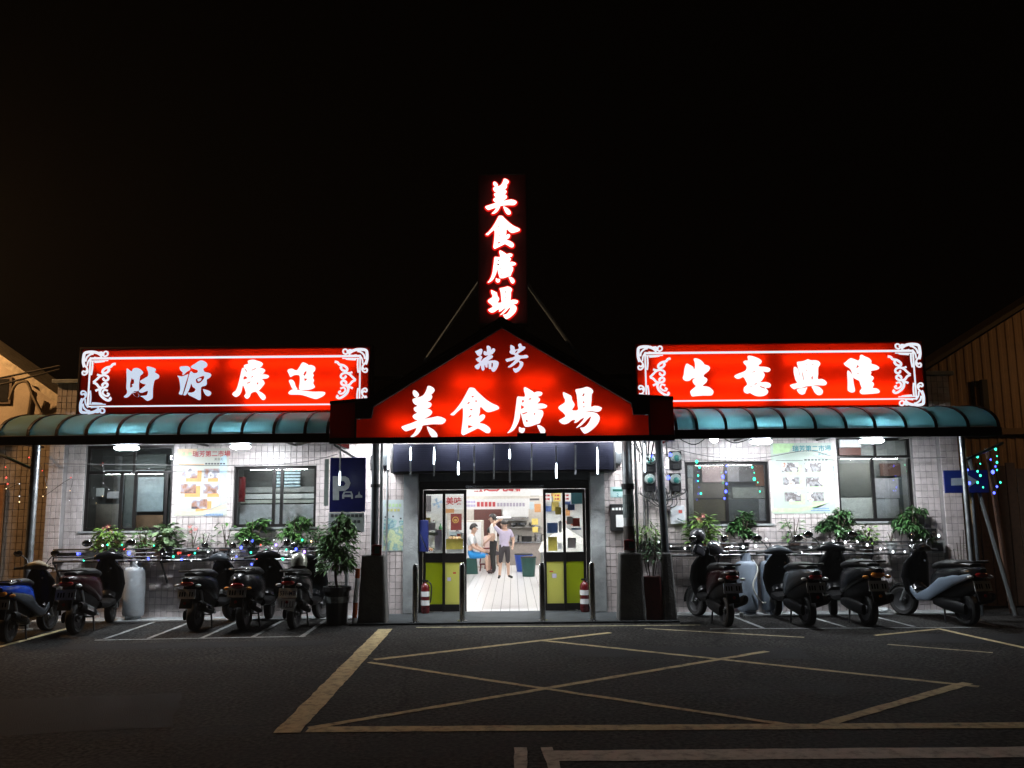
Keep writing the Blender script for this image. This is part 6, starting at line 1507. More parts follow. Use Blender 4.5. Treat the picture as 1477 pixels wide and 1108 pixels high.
    for q in (-1, 1): cb_.tube(smoothpath([(q * .2, .32, 1.0), (q * .16, .40, 1.06), (q * .07, .40, .98), (q * .05, .36, .90)], 4), .005, 5)
    put(cb_, 'cable', blackrub)
    put(MB().tube(smoothpath([(-.03, .36, .80), (0, .33, .78), (.03, .34, .80)], 3), .006, 5), 'bag_hook', steel)
    put(MB().lathe([(0, -.004), (.016, -.004), (.016, .004), (0, .004)], (.07, .285, .84), 'Y', 12), 'key_lock', steel)
    put(MB().tube([(.19, -.90, .415), (.19, -.945, .42)], .022, 10), 'exhaust_tip', chrome)
    put(MB().loft([(-.82, .238, .385, .006, .03), (-.58, .226, .325, .006, .032)], 'Y', 8, 2.2), 'heat_shield', chrome)
    if steer:
        c = Vector((0, .42, 0)); rot = Matrix.Rotation(R(steer), 3, 'Z'); off = c - rot @ c
        for ch in [k for k in t.children if k.name.split('.')[0] in ('handlebar_cover', 'headlight', 'grip', 'brake_lever', 'mirror', 'fork', 'front_fender', 'cable')] + [w for w in t.children if w.name.startswith('wheel') and w.data.vertices[0].co.y > 0]:
            ch.location = off; ch.rotation_euler = (0, 0, R(steer))
    return t


def helmet(label, loc, rot, m, s=1.0):
    t = thing('helmet', label, 'helmet', loc); t.rotation_euler = rot; t.scale = (s,) * 3
    prof = [(.0, .135), (.05, .128), (.09, .105), (.115, .065), (.125, .015), (.122, -.04), (.115, -.08), (.108, -.08), (.113, -.04), (.116, .015), (.107, .06), (.084, .097), (.0, .125)]
    MB().lathe(prof, (0, 0, 0), 'Z', 22).build('shell', m, t, smooth=True, local=True)
    MB().lathe([(.1, -.078), (.104, -.02), (.09, .05), (0, .1)], (0, 0, 0), 'Z', 18).build('lining', blackrub, t, smooth=True, local=True)
    mb = MB(); vs = []; fs = []
    for k in range(9):
        a = R(-60 + 15 * k)
        for z, rr in ((.045, .128), (.0, .15), (-.05, .152)): vs.append((math.sin(a) * rr, -math.cos(a) * rr, z))
    for k in range(8):
        for j in range(2): fs.append((k * 3 + j, k * 3 + j + 1, k * 3 + j + 4, k * 3 + j + 3))
    mb._add(vs, fs).build('visor', M('smoked visor', (.03, .03, .035), .1), t, smooth=True, local=True)
    return t


p_black = paint('gloss black paint', (.005, .005, .0055)); p_blue = paint('deep blue paint', (.012, .045, .30)); p_sil = paint('silver grey paint', (.05, .057, .065), .25); p_dark = paint('charcoal paint', (.007, .0075, .0085)); p_wine = paint('black red paint', (.016, .004, .005))
p_beige = paint('beige grey paint', (.28, .26, .20), .35); p_bsil = paint('blue silver paint', (.10, .125, .16), .3); p_grey = paint('mid grey paint', (.008, .009, .0105), .25)
scooter('blue scooter with a beige handlebar cover at the far left edge', -6.66, -2.0, 7, p_blue, p_black, tail=amber, bar=p_beige, rail=chrome, sidepanel=p_sil, sig=amber, s=.93, steer=-14)
scooter('black scooter with a dark red tail second from the left edge', -6.10, -1.17, 2, p_wine, p_black, s=1.02, steer=12)
scooter('black scooter with a grey ridged tail left of the three by the tall shrub', -4.42, -.96, -4, p_grey, p_black, bar=p_sil, mirror=True, s=.97, steer=-24)
scooter('rounded retro black scooter with chrome mirrors between two scooters on the left', -3.74, -.93, -2, p_grey, p_black, retro=True, rail=chrome, sig=amber, s=1.0, steer=8)
scooter('dark scooter with a white plate reading 531-MB next to the potted shrub', -3.02, -.90, -3, p_dark, p_grey, plate=platem, ptext='531-MB', s=.96, steer=-20)
scooter('black scooter with two helmets on its handlebar right of the entrance poles', 3.16, -1.02, 4, p_wine, p_black, plate=M('blue white number plate', (.62, .68, .85), .45), s=1.0, steer=22)
scooter('grey scooter with a silver tail stripe in the middle of the right row', 4.30, -1.06, 5, p_sil, p_dark, bar=p_sil, s=1.0, steer=-10)
scooter('black scooter with an amber tail lamp third in the right row', 5.14, -1.10, 5, p_grey, p_black, tail=amber, sig=amber, bar=p_dark, s=1.04, steer=-22)
scooter('black scooter with pale blue grey side panels last in the right row', 6.46, -1.16, 12, p_dark, p_black, sidepanel=p_bsil, s=1.02, steer=24)
helmet('silver open face helmet resting on the seat of the scooter by the shrub', (-3.03, -1.38, .955), (.25, .1, 3.0), M('champagne silver shell', (.45, .45, .38), .25, .5, coat=.5))
helmet('black helmet with a pale rim hung high on the mirror of the helmeted scooter', (3.02, -.74, 1.26), (1.2, .3, .6), M('black and pale shell', (.05, .05, .055), .3, coat=.5), .9)
helmet('chrome silver helmet on the right grip of the helmeted scooter', (3.26, -.76, 1.06), (.2, -.2, .3), M('mirror silver shell', (.6, .62, .64), .12, .9), .95)
helmet('grey helmet on the left grip of the helmeted scooter', (3.0, -.80, 1.04), (.3, .4, .8), p_grey, .85)
# ------------------------------------------------------------------ people in the hall
skinm = M('skin', (.56, .37, .28), .55, var=.08); hairm = M('black hair', (.012, .010, .010), .5)
SEGMAT = {}


def person(label, loc, rz, h, J, mats, segs, hair='short', face=-1, cat='person'):
    "J: joint positions in body heights (x right, -y forward); one continuous skinned body, materials by nearest bone"
    t = thing('person', label, cat, loc, rz)
    rad = {'pelvis': .082, 'spine': .078, 'chest': .086, 'neck': .03, 'head0': .042, 'head1': .058, 'head2': .045}
    for s in 'LR': rad.update({'hip' + s: .062, 'knee' + s: .037, 'ank' + s: .024, 'toe' + s: .020, 'sho' + s: .044, 'elb' + s: .029, 'wri' + s: .018, 'hand' + s: .021})
    names = ['pelvis', 'spine', 'chest', 'neck', 'head0', 'head1', 'head2'] + [a + s for s in 'LR' for a in ('hip', 'knee', 'ank', 'toe', 'sho', 'elb', 'wri', 'hand')]
    edges = [('pelvis', 'spine'), ('spine', 'chest'), ('chest', 'neck'), ('neck', 'head0'), ('head0', 'head1'), ('head1', 'head2')]
    for s in 'LR': edges += [('pelvis', 'hip' + s), ('hip' + s, 'knee' + s), ('knee' + s, 'ank' + s), ('ank' + s, 'toe' + s), ('chest', 'sho' + s), ('sho' + s, 'elb' + s), ('elb' + s, 'wri' + s), ('wri' + s, 'hand' + s)]
    P_ = {n: Vector(J[n]) * h for n in names}
    me = bpy.data.meshes.new('body'); me.from_pydata([P_[n] for n in names], [(names.index(a), names.index(b)) for a, b in edges], [])
    o = bpy.data.objects.new('body', me); COL.objects.link(o)
    md = o.modifiers.new('skin', 'SKIN'); md.use_smooth_shade = True
    for n, v in zip(names, me.skin_vertices[0].data): v.radius = (rad[n] * h * (1.12 if n in ('pelvis', 'spine', 'chest') else 1), rad[n] * h * (.78 if n in ('pelvis', 'spine', 'chest') else 1)); v.use_root = n == 'pelvis'
    sd = o.modifiers.new('sub', 'SUBSURF'); sd.levels = 2; sd.render_levels = 2
    m2 = bpy.data.meshes.new_from_object(o.evaluated_get(bpy.context.evaluated_depsgraph_get()))
    o.modifiers.clear(); o.data = m2; m2.name = 'body'; m2.materials.clear()
    bm = bmesh.new(); bm.from_mesh(m2)
    for s in 'LR':                                   # five unequal, slightly curled fingers growing out of each palm
        d = (P_['hand' + s] - P_['wri' + s]).normalized(); sd_ = d.cross(Vector((0, 1, 0)));
        sd_ = sd_.normalized() if sd_.length > .1 else Vector((1, 0, 0)); cu = sd_.cross(d)
        for k, (off, L) in enumerate(((-1.4, .036), (-.5, .043), (.4, .045), (1.2, .04), (1.9, .03))):
            b = P_['hand' + s] + sd_ * off * .010 * h - d * (.02 * h if k == 0 else .0); dd = (d + sd_ * (-.9 if k == 0 else off * .08)).normalized()
            path = [b, b + dd * L * h * .5, b + dd * L * h * .9 + cu * .008 * h]; rr = [.0062 * h, .0055 * h, .004 * h]; ring = []
            for q, p in enumerate(path): ring.append([bm.verts.new(p + (sd_ * math.cos(a) + cu * math.sin(a)) * rr[q]) for a in (0, 1.57, 3.14, 4.71)])
            for q in range(2):
                for j in range(4): bm.faces.new((ring[q][j], ring[q][(j + 1) % 4], ring[q + 1][(j + 1) % 4], ring[q + 1][j]))
            bm.faces.new(ring[2])
    bmesh.ops.recalc_face_normals(bm, faces=bm.faces)
    bm.to_mesh(m2); bm.free()
    mi = []
    for m in mats:
        m2.materials.append(m)
    for p in m2.polygons:
        p.use_smooth = True; c = p.center; best = (9, 'skin')
        for (a, b, k, t0, t1) in segs:
            A = P_[a].lerp(P_[b], t0); B = P_[a].lerp(P_[b], t1); d = B - A; tt = max(0, min(1, (c - A).dot(d) / max(d.length_squared, 1e-9))); dist = (c - (A + d * tt)).length
            if dist < best[0]: best = (dist, k)
        p.material_index = best[1]
    o.parent = t
    hd = P_['head1']; up = (P_['head2'] - P_['head0']).normalized(); f = Vector((0, face, 0))
    if isinstance(J.get('face'), tuple): f = Vector(J['face'])
    f = (f - up * f.dot(up)).normalized(); r_ = f.cross(up)
    mb = MB()
    vs = []; fs = []; n, m = 14, 8
    for i in range(m + 1):
        a = (math.pi * .62) * i / m
        for k in range(n):
            tt = 2 * math.pi * k / n; fr = math.cos(tt)
            rr = .070 * h * (1 + .06 * math.sin(tt * 5)) if True else 0; aa = a * (1 if fr < .2 else (.86 if hair == 'bob' else .6))
            if hair == 'bob' and fr < .2: aa = a * 1.12
            vs.append(hd + up * (.012 * h + math.cos(aa) * rr * 1.12) + (f * fr * 1.02 + r_ * math.sin(tt) * .95) * math.sin(aa) * rr - f * .006 * h)
    for i in range(m):
        for k in range(n): fs.append((i * n + k, i * n + (k + 1) % n, (i + 1) * n + (k + 1) % n, (i + 1) * n + k))
    mb._add(vs, fs).build('hair', hairm, t, smooth=True, local=True)
    fc = MB()
    fc.sphere(hd + f * .060 * h - up * .005 * h, (.009 * h,) * 3, 8, 6)
    for q in (-1, 1): fc.sphere(hd + r_ * q * .061 * h, (.012 * h, .014 * h, .018 * h), 8, 6)
    fc.build('nose_and_ears', skinm, t, smooth=True, local=True)
    ey = MB()
    for q in (-1, 1): ey.sphere(hd + f * .054 * h + r_ * q * .022 * h + up * .008 * h, (.006 * h,) * 3, 8, 6)
    ey.build('eyes', hairm, t, local=True)
    MB().sphere(hd + f * .052 * h - up * .03 * h, (.014 * h, .012 * h, .004 * h), 8, 6).build('mouth', M('lips', (.30, .10, .09), .5), t, local=True)
    return t


STAND = {'pelvis': (0, 0, .52), 'spine': (0, .005, .62), 'chest': (0, .0, .745), 'neck': (0, .0, .845), 'head0': (0, -.008, .875), 'head1': (0, -.015, .925), 'head2': (0, -.01, .955)}
for s, q in (('L', 1), ('R', -1)):
    STAND.update({'hip' + s: (q * .05, 0, .50), 'knee' + s: (q * .056, -.012, .285), 'ank' + s: (q * .06, .01, .045), 'toe' + s: (q * .07, -.085, .02), 'sho' + s: (q * .105, .0, .80), 'elb' + s: (q * .135, .015, .635), 'wri' + s: (q * .13, -.03, .495), 'hand' + s: (q * .13, -.04, .45)})


def segs(shirt, lower, shoe, sk, sleeve=.75, shorts=.9):
    S_ = [('pelvis', 'spine', lower, 0, .35), ('pelvis', 'spine', shirt, .36, 1), ('spine', 'chest', shirt, 0, 1), ('chest', 'neck', shirt, 0, .55), ('chest', 'neck', sk, .75, 1), ('neck', 'head0', sk, 0, 1), ('head0', 'head2', sk, 0, 1)]
    for s in 'LR':
        S_ += [('chest', 'sho' + s, shirt, 0, 1), ('sho' + s, 'elb' + s, shirt, 0, sleeve), ('sho' + s, 'elb' + s, sk, min(sleeve + .08, 1), 1), ('elb' + s, 'wri' + s, sk, 0, 1), ('wri' + s, 'hand' + s, sk, 0, 1), ('pelvis', 'hip' + s, lower, 0, 1), ('hip' + s, 'knee' + s, lower, 0, shorts), ('hip' + s, 'knee' + s, sk, min(1, shorts + .08), 1), ('knee' + s, 'ank' + s, sk if shorts < 1.2 else lower, .08 if shorts >= 1 else 0, .95), ('ank' + s, 'toe' + s, shoe, 0, 1)]
    return S_


def bl(name, c): return M(name, c, .85, var=.1, scale=8)


W_ = dict(STAND); W_.update({'shoR': (-.11, 0, .825), 'elbR': (-.19, .03, .93), 'wriR': (-.08, .075, 1.0), 'handR': (-.035, .08, .995), 'elbL': (.165, .02, .66), 'wriL': (.14, -.06, .56), 'handL': (.12, -.09, .53), 'kneeR': (-.075, -.01, .285), 'ankR': (-.09, .01, .045), 'toeR': (-.12, -.07, .02), 'ankL': (.07, .01, .045), 'toeL': (.13, -.055, .02), 'face': (.25, -1, 0)})
person('woman in lavender shirt and dark shorts standing with one arm over her head', (-.07, 7.0, .03), R(12), 1.40, W_, [bl('lavender shirt', (.50, .45, .60)), bl('charcoal shorts', (.035, .03, .035)), blackrub, skinm], segs(0, 1, 2, 3, .6, 1.0), 'bob')
M_ = dict(STAND); M_.update({'wriL': (.10, -.12, .53), 'handL': (.08, -.15, .50), 'face': (0, -1, .05)})
person('man in a white shirt and black trousers standing side on behind the woman', (-.38, 8.6, .03), R(-100), 1.53, M_, [bl('white shirt', (.72, .70, .68)), bl('black trousers', (.012, .012, .013)), blackrub, skinm], segs(0, 1, 2, 3, .7, 1.3))
S2 = dict(STAND)
S2.update({'pelvis': (0, .02, .31), 'spine': (0, .035, .41), 'chest': (0, .02, .535), 'neck': (0, -.005, .635), 'head0': (0, -.02, .665), 'head1': (0, -.03, .715), 'head2': (0, -.03, .745)})
for s, q in (('L', 1), ('R', -1)): S2.update({'hip' + s: (q * .055, 0, .295), 'knee' + s: (q * .075, -.25, .285), 'ank' + s: (q * .07, -.26, .045), 'toe' + s: (q * .075, -.35, .02), 'sho' + s: (q * .105, .01, .59), 'elb' + s: (q * .125, -.04, .43), 'wri' + s: (q * .09, -.19, .36), 'hand' + s: (q * .07, -.235, .35)})
person('seated man in a white tee and bright blue shorts on the left of the hall', (-.93, 8.7, .03), R(80), 1.62, S2, [bl('white tee', (.70, .74, .76)), bl('bright blue shorts', (.02, .25, .62)), M('dark sandal', (.06, .03, .03), .7), skinm], segs(0, 1, 2, 3, .65, .95))
st = thing('stool', 'plastic stool under the seated man', 'stool', (-.95, 8.7, .03))
MB().loft([(.03, -.95, 8.7, .17, .17), (.05, -.95, 8.7, .165, .165), (.42, -.95, 8.7, .13, .13), (.44, -.95, 8.7, .12, .12)], 'Z', 20, 6).build('seat', green_d, st)
C2 = {k: (v[0], v[1], v[2]) if isinstance(v, tuple) else v for k, v in S2.items()}
person('small seated person with black hair half hidden behind the red stools', (-.52, 10.6, .03), R(160), 1.45, C2, [bl('pink shirt', (.6, .45, .42)), bl('dark skirt', (.05, .04, .05)), blackrub, skinm], segs(0, 1, 2, 3, .6, .95), 'bob')
st2 = thing('stool', 'plastic stool under the small person behind the red stack', 'stool', (-.52, 10.65, .03)); MB().loft([(.03, -.52, 10.65, .17, .17), (.40, -.52, 10.65, .13, .13), (.42, -.52, 10.65, .12, .12)], 'Z', 20, 6).build('seat', red_p, st2)

# ------------------------------------------------------------------ things in the hall
hl = random.Random(2)
x, y = -.62, 9.7
for k in range(3):
    t = thing('stacked_stool', ('bottom red stool of the short stack in the hall', 'middle orange red stool of the short stack in the hall', 'top red stool of the short stack in the hall')[k], 'stool', (x, y, .03 + .21 * k), group='red stools in the hall')
    z = .031 + .211 * k; mb = MB(); mb.loft([(z + .17, x, y, .17, .17), (z + .205, x, y, .17, .17)], 'Z', 20, 5); mb.build('seat', red_p if k != 1 else orange_p, t)
    for sx in (-1, 1):
        for sy in (-1, 1): MB().tube([(x + sx * .15, y + sy * .15, z), (x + sx * .13, y + sy * .13, z + .169)], .018, 6).build('leg', red_p, t)
# left counter, stools and signs
t = thing('food_counter', 'steel food counter with a pale front along the left side of the hall', 'counter', (-1.75, 3.6, 0))
MB().box(-2.7, -1.02, 5.6, 7.4, .031, .82).build('body', M('pale steel front', (.42, .44, .46), .4, .3), t, bevel=.01); MB().box(-2.75, -.98, 5.55, 7.45, .822, .86).build('top', steel, t, bevel=.006)
MB().box(-2.6, -1.3, 5.9, 6.0, .861, 1.25).build('glass_front', gd, t)
t = thing('food_counter', 'yellow green front counter seen through the left glass door', 'counter', (-1.9, 3.0, 0)); MB().box(-2.8, -1.35, 2.6, 3.4, .031, .78).build('body', M('yellow green laminate', (.45, .48, .16), .4), t, bevel=.01); MB().box(-2.82, -1.33, 2.58, 3.42, .782, .82).build('top', whiteboard, t)
for k in range(5):
    c = thing('food_tray', f'metal food tray on the yellow green counter, {ORD[k]} from the left', 'tray', (-2.6 + .27 * k, 2.9, .821), group='trays on the counter'); x = -2.6 + .27 * k
    MB().box(x - .11, x + .11, 2.8, 3.05, .8215, .9).build('tray', steel, c, bevel=.01); MB().sphere((x, 2.92, .91), (.09, .1, .05), 10, 6).build('food', (orange_p, M('brown food', (.25, .12, .05), .7), M('green food', (.15, .28, .06), .7))[k % 3], c)
# shop signs
t = thing('shop_sign', 'white sign with red letters 美味 hanging over the left stall', 'sign', (-1.4, 4.2, 1.9)); a, b = at(641, 732, 4.2), at(668, 717, 4.2); MB().box(a.x, b.x, 4.2, 4.24, a.z, b.z).build('panel', whiteboard, t, bevel=.004); text('美味', .17, (a.x + b.x) / 2, a.z + .07, 4.198, rt, t, bold=.004)
def wsheet(px, Y, m, lab, group=None, name='menu_sheet', cat='poster'):
    a, b = at(px[0], px[3], Y), at(px[2], px[1], Y); t = thing(name, lab, cat, ((a.x + b.x) / 2, Y, a.z), group=group); MB().box(a.x, b.x, Y, Y + .015, a.z, b.z).build('sheet', m, t); return t
t = wsheet((650, 741, 666, 765), 4.25, M('dark red poster', (.22, .03, .03), .5), 'dark red poster with a round emblem behind the left sliding door', name='wall_poster'); q = at(657, 750, 4.25); MB().lathe([(.05, 0), (.07, 0), (.07, .004), (.05, .004)], (q.x, 4.244, q.z), 'Y', 18).build('ring', M('gold print', (.5, .3, .08), .5), t); MB().sphere((q.x, 4.246, q.z - .01), (.035, .004, .03), 10, 6).build('emblem', M('gold print', (.5, .3, .08)), t)
# banner
t = thing('banner', 'long white banner with red letters 歡迎光臨 hung across the hall', 'banner', (0, 6.0, 2.0)); MB().box(-1.6, 1.0, 6.0, 6.02, 2.0, 2.62).build('cloth', whiteboard, t)
for k, ch in enumerate('歡迎光臨'):
    q = at(689 + 17.5 * k, 709, 6.0); text(ch, .30, q.x, q.z + .03, 5.997, rt, t, bold=.008, name='letter')
for sx in (-1.4, .8): MB().tube([(sx, 6.01, 2.62), (sx, 6.01, 3.1)], .006, 5).build('cord', wireg, t)
# back stall fascia with menu text
t = thing('menu_fascia', 'white menu strip with red and grey writing over the back stall', 'sign', (0, 10, 1.8)); a, b = at(668, 735, 10), at(764, 719, 10); MB().box(a.x - .6, b.x, 10, 10.06, a.z, b.z).build('panel', whiteboard, t)
ticks(t, 672, 686, 724, 10, M('lilac print', (.4, .35, .6), .5), 6, .06); ticks(t, 672, 686, 729.5, 10, M('lilac print', (.4, .35, .6)), 6, .06); ticks(t, 688, 716, 727.5, 10, rt, 5, .13); ticks(t, 717, 758, 728, 10, M('grey menu print', (.35, .33, .42), .5), 9, .10)
t = thing('stall_wall', 'pale back wall of the kitchen stall with a shelf', 'wall', (0, 13, 0)); MB().box(-2.88, 2.88, 13.0, 13.06, .031, 2.9).build('panel', M('warm white tile wall', (.55, .52, .48), .4), t); MB().box(-.05, 1.0, 12.75, 12.99, 1.12, 1.15).build('shelf', steel, t)
t = thing('range_hood', 'white and steel range hood over the kitchen at the back', 'hood', (.5, 12.4, 1.5))
a, b = at(725, 746, 12.4), at(762, 731, 12.4); MB().box(a.x, b.x, 12.2, 12.95, a.z, b.z).build('canopy', whiteboard, t, bevel=.01); MB().box(a.x - .28, b.x, 12.1, 12.95, a.z - .1, a.z - .002).build('filter', steel, t, bevel=.01); MB().box(a.x - .2, a.x + .25, 12.08, 12.12, a.z - .02, a.z + .01).build('lamp', EM('hood lamp', (1, 1, 1), 4), t)
MB().box(a.x - .9, a.x - .05, 12.9, 12.985, a.z - .6, b.z + .1).build('painted_recess', M('recess shade brown', (.10, .03, .025), .6), t)  # flat slab, the darkness of a recess put into its colour
t = thing('kitchen_bench', 'steel kitchen bench with stove at the back of the hall', 'bench', (.6, 12.3, 0)); MB().box(-.1, 1.4, 12.0, 12.6, .031, .68).build('body', M('bench front', (.25, .22, .2), .5), t); MB().box(-.15, 1.45, 11.95, 12.65, .682, .72).build('top', steel, t)
for k, (x, r, h, m) in enumerate(((.2, .13, .2, steel), (.55, .16, .16, blackmetal), (.9, .12, .24, steel), (1.2, .14, .18, steel))):
    c = thing('cooking_pot', ('steel pot at the left of the kitchen bench', 'wide black pan on the kitchen bench', 'tall steel pot on the kitchen bench', 'steel pot at the right end of the kitchen bench')[k], 'pot', (x, 12.2, .721), group='pots on the kitchen bench')
    MB().lathe([(r * .9, .001), (r, .03), (r, h), (r * 1.06, h), (r * .94, h - .01), (r * .9, .02), (0, .02)], (x, 12.2, .721), 'Z', 18).build('vessel', m, c, smooth=True); MB().tube([(x + r, 12.2, .721 + h * .8), (x + r + .08, 12.2, .721 + h * .85)], .012, 6).build('handle', blackmetal, c)
for k in range(3):
    x = .15 + .3 * k; c = thing('mixing_bowl', f'steel bowl on the back shelf, {ORD[k]} from the left', 'bowl', (x, 12.87, 1.151), group='bowls on the back shelf'); MB().lathe([(.05, .001), (.11, .06), (.13, .12), (.122, .12), (.1, .06), (0, .01)], (x, 12.87, 1.151), 'Z', 18).build('bowl', steel, c, smooth=True)
# fridge and shelves left back
t = thing('cabinet', 'white cabinet with a dark top behind the seated man', 'cabinet', (-1.4, 11, 0)); MB().box(-1.75, -.72, 10.9, 11.5, .031, 1.38).build('body', M('cream cabinet', (.6, .57, .52), .45), t, bevel=.01); MB().box(-1.7, -.78, 10.885, 10.899, .08, .68).build('door', whiteboard, t); MB().box(-1.7, -.78, 10.885, 10.899, .7, 1.33).build('door', whiteboard, t)
t = thing('fruit_basket', 'brown basket of food on the left counter', 'basket', (-1.3, 6.3, .86)); MB().lathe([(.14, .001), (.2, .14), (.19, .14), (.13, .01), (0, .01)], (-1.25, 6.4, .861), 'Z', 18).build('basket', M('wicker', (.35, .2, .08), .8, var=.3, bump=.5), t)
mb = MB()
for k in range(9): mb.sphere((-1.25 + hl.uniform(-.11, .11), 6.4 + hl.uniform(-.1, .1), .98 + hl.uniform(0, .05)), .055, 8, 6)
tag(mb.build('food_pile', M('dumplings', (.6, .4, .2), .6), t, smooth=True), kind='stuff')
t = thing('steamer', 'dark domed steamer beside the food basket', 'steamer', (-1.2, 7.0, .86)); MB().lathe([(.2, .001), (.2, .18), (.17, .26), (.05, .31), (.02, .34), (0, .34)], (-1.22, 7.0, .861), 'Z', 18).build('dome', M('dark steamer lid', (.05, .06, .07), .4), t, smooth=True)
# right hand stall front covered in sheets
t = thing('stall_partition', 'white stall partition on the right of the hall covered with sheets', 'partition', (1.3, 6.2, 0)); MB().box(.86, 2.88, 6.2, 6.26, .9, 2.6).build('panel', whiteboard, t); MB().box(.86, .92, 6.2, 6.26, .031, .899).build('leg', whiteboard, t)
cols = [M('sheet yellow', (.70, .55, .15), .6), M('sheet white', (.72, .72, .70), .6), M('sheet orange', (.62, .30, .12), .6), M('sheet pale blue', (.5, .6, .66), .6), M('sheet dark', (.12, .11, .12), .6), M('sheet blue', (.08, .14, .38), .6)]
RS = [(766, 703, 778, 709, 0, 'yellow sheet at the top of the right partition'), (765, 710, 777, 716, 4, 'dark photo sheet under the yellow one on the right partition'), (764, 719, 778, 722, 4, 'thin dark label on the right partition'), (771, 727, 780, 739, 2, 'orange sheet halfway up the right partition'), (764, 724, 770, 735, 3, 'pale blue sheet left of the orange one'), (767, 748, 776, 757, 0, 'yellow sheet in the lower middle of the right partition'), (768, 760, 776, 768, 0, 'lowest yellow sheet on the right partition'), (789, 708, 806, 716, 2, 'orange sign behind the right sliding door'), (796, 724, 806, 737, 0, 'framed yellow picture behind the right sliding door'), (786, 730, 795, 738, 5, 'lilac blue sheet beside the framed yellow picture'), (815, 722, 823, 728, 5, 'blue sheet behind the right fixed door'), (816, 734, 822, 744, 2, 'orange sheet behind the right fixed door')]
for i, (a, b, c, d, k, lab) in enumerate(RS): wsheet((a, b, c, d), 6.17 - .003 * i, cols[k], lab, 'sheets in the right stall')
LS = [(613, 741, 636, 752, 1, 'white sheet of pictures behind the left fixed door'), (624, 757, 636, 790, 1, 'tall white notice behind the left fixed door'), (614, 715, 622, 738, 4, 'dark panel behind the left fixed door'), (643, 734, 655, 740, 2, 'small red price sheet behind the left sliding door'), (648, 767, 664, 772, 3, 'pale price strip behind the left sliding door')]
for i, (a, b, c, d, k, lab) in enumerate(LS): wsheet((a, b, c, d), 4.32 + .003 * i, cols[k], lab, 'sheets in the left stall')
t = thing('stall_partition', 'white stall partition on the left of the hall behind the glass doors', 'partition', (-2, 4.4, 0)); MB().box(-2.88, -1.28, 4.4, 4.46, .9, 2.6).build('panel', whiteboard, t); MB().box(-1.34, -1.28, 4.4, 4.46, .031, .899).build('leg', whiteboard, t)


def fan(px, py, Y, lab, m):
    q = at(px, py, Y); t = thing('wall_fan', lab, 'fan', q)
    for r in (.13, .09, .05): MB().lathe([(r, -.03), (r + .006, -.03), (r + .006, -.024), (r, -.024)], q, 'Y', 20).build('guard_ring', whiteboard, t)
    mb = MB()
    for k in range(4):
        a = k * 1.57; mb._add([q + Vector((math.cos(a) * .02, 0, math.sin(a) * .02)), q + Vector((math.cos(a) * .115, -.012, math.sin(a) * .115)), q + Vector((math.cos(a + .7) * .11, .008, math.sin(a + .7) * .11)), q + Vector((math.cos(a + .9) * .03, .004, math.sin(a + .9) * .03))], [(0, 1, 2, 3)])
    mb.build('blade', m, t); MB().lathe([(0, -.02), (.025, -.02), (.025, .12), (0, .12)], q, 'Y', 12).build('motor', m, t)


fan(631, 726, 4.15, 'round wall fan with pale blue blades behind the left fixed door', M('pale blue fan', (.35, .5, .7), .4)); fan(823, 752, 6.0, 'round wall fan with red orange blades behind the right fixed door', M('red orange fan', (.6, .18, .1), .4))
t = wsheet((824, 707, 840, 727), 1.2, M('teal board', (.02, .10, .12), .5), 'dark teal board high behind the right fixed door', name='hanging_board', cat='board'); MB().tube([(1.3, 1.21, 2.05), (1.3, 1.21, 3.1)], .008, 5).build('hanger', wireg, t)
# cart with white cloth, bins
t = thing('steel_cart', 'steel wire cart draped with a white cloth on the right of the open doorway', 'cart', (1.1, 5.2, 0)); x0, x1, y0, y1 = .78, 1.7, 4.6, 5.8
for xx in (x0, x1):
    for yy in (y0, y1): MB().tube([(xx, yy, .14), (xx, yy, .78)], .018, 8).build('leg', steel, t); MB().sphere((xx, yy, .085), .052, 10, 7).build('castor', blackrub, t)
for z in (.18, .5, .78):
    mb = MB()
    for (a, b) in (((x0, y0), (x1, y0)), ((x1, y0), (x1, y1)), ((x1, y1), (x0, y1)), ((x0, y1), (x0, y0))): mb.tube([(*a, z), (*b, z)], .012, 6)
    mb.build('rail', steel, t)
mb = MB()
for k in range(10): mb.tube([(x0 + .09 * (k + .5), y0, .18), (x0 + .09 * (k + .5), y0, .78)], .005, 5); mb.tube([(x0, y0 + .12 * (k + .5), .18), (x0, y0 + .12 * (k + .5), .78)], .005, 5)
tag(mb.build('wire', steel, t), kind='stuff'); MB().box(x0 + .03, x1 - .03, y0 + .03, y1 - .03, .2, .22).build('shelf', M('dark red shelf', (.12, .02, .02), .6), t)
for k in range(3): MB().box(x0 + .08 + .28 * k, x0 + .31 + .28 * k, y0 + .1, y0 + .5, .221, .42 + .05 * k).build('packed_box', (M('brown carton', (.3, .2, .12), .8), whiteboard, M('grey carton', (.3, .3, .3), .8))[k], t)
cl = MB(); n = 14; vs = []; fs = []
for i in range(n + 1):
    for j in range(n + 1):
        u, v = i / n, j / n; z = .90 + .36 * math.exp(-((u - .55) ** 2 + (v - .5) ** 2) * 7) + .012 * math.sin(u * 19 + v * 7)
        e = max(abs(u - .5), abs(v - .5)) * 2
        if e > .86: z = .86 - (e - .86) * .7 + .015 * math.sin(u * 30 + v * 26)
        vs.append((x0 - .06 + (x1 - x0 + .12) * u, y0 - .06 + (y1 - y0 + .12) * v, z))
for i in range(n):
    for j in range(n): a = i * (n + 1) + j; fs.append((a, a + n + 1, a + n + 2, a + 1))
cl._add(vs, fs); c = thing('cart_cloth', 'white cloth heaped over the steel cart', 'cloth', (1.2, 5.2, .8)); cl.build('cloth', wcl, c, smooth=True)
MB().box(x0 + .05, x1 - .05, y0 + .05, y1 - .05, .80, .86).build('covered_goods', wcl, c)


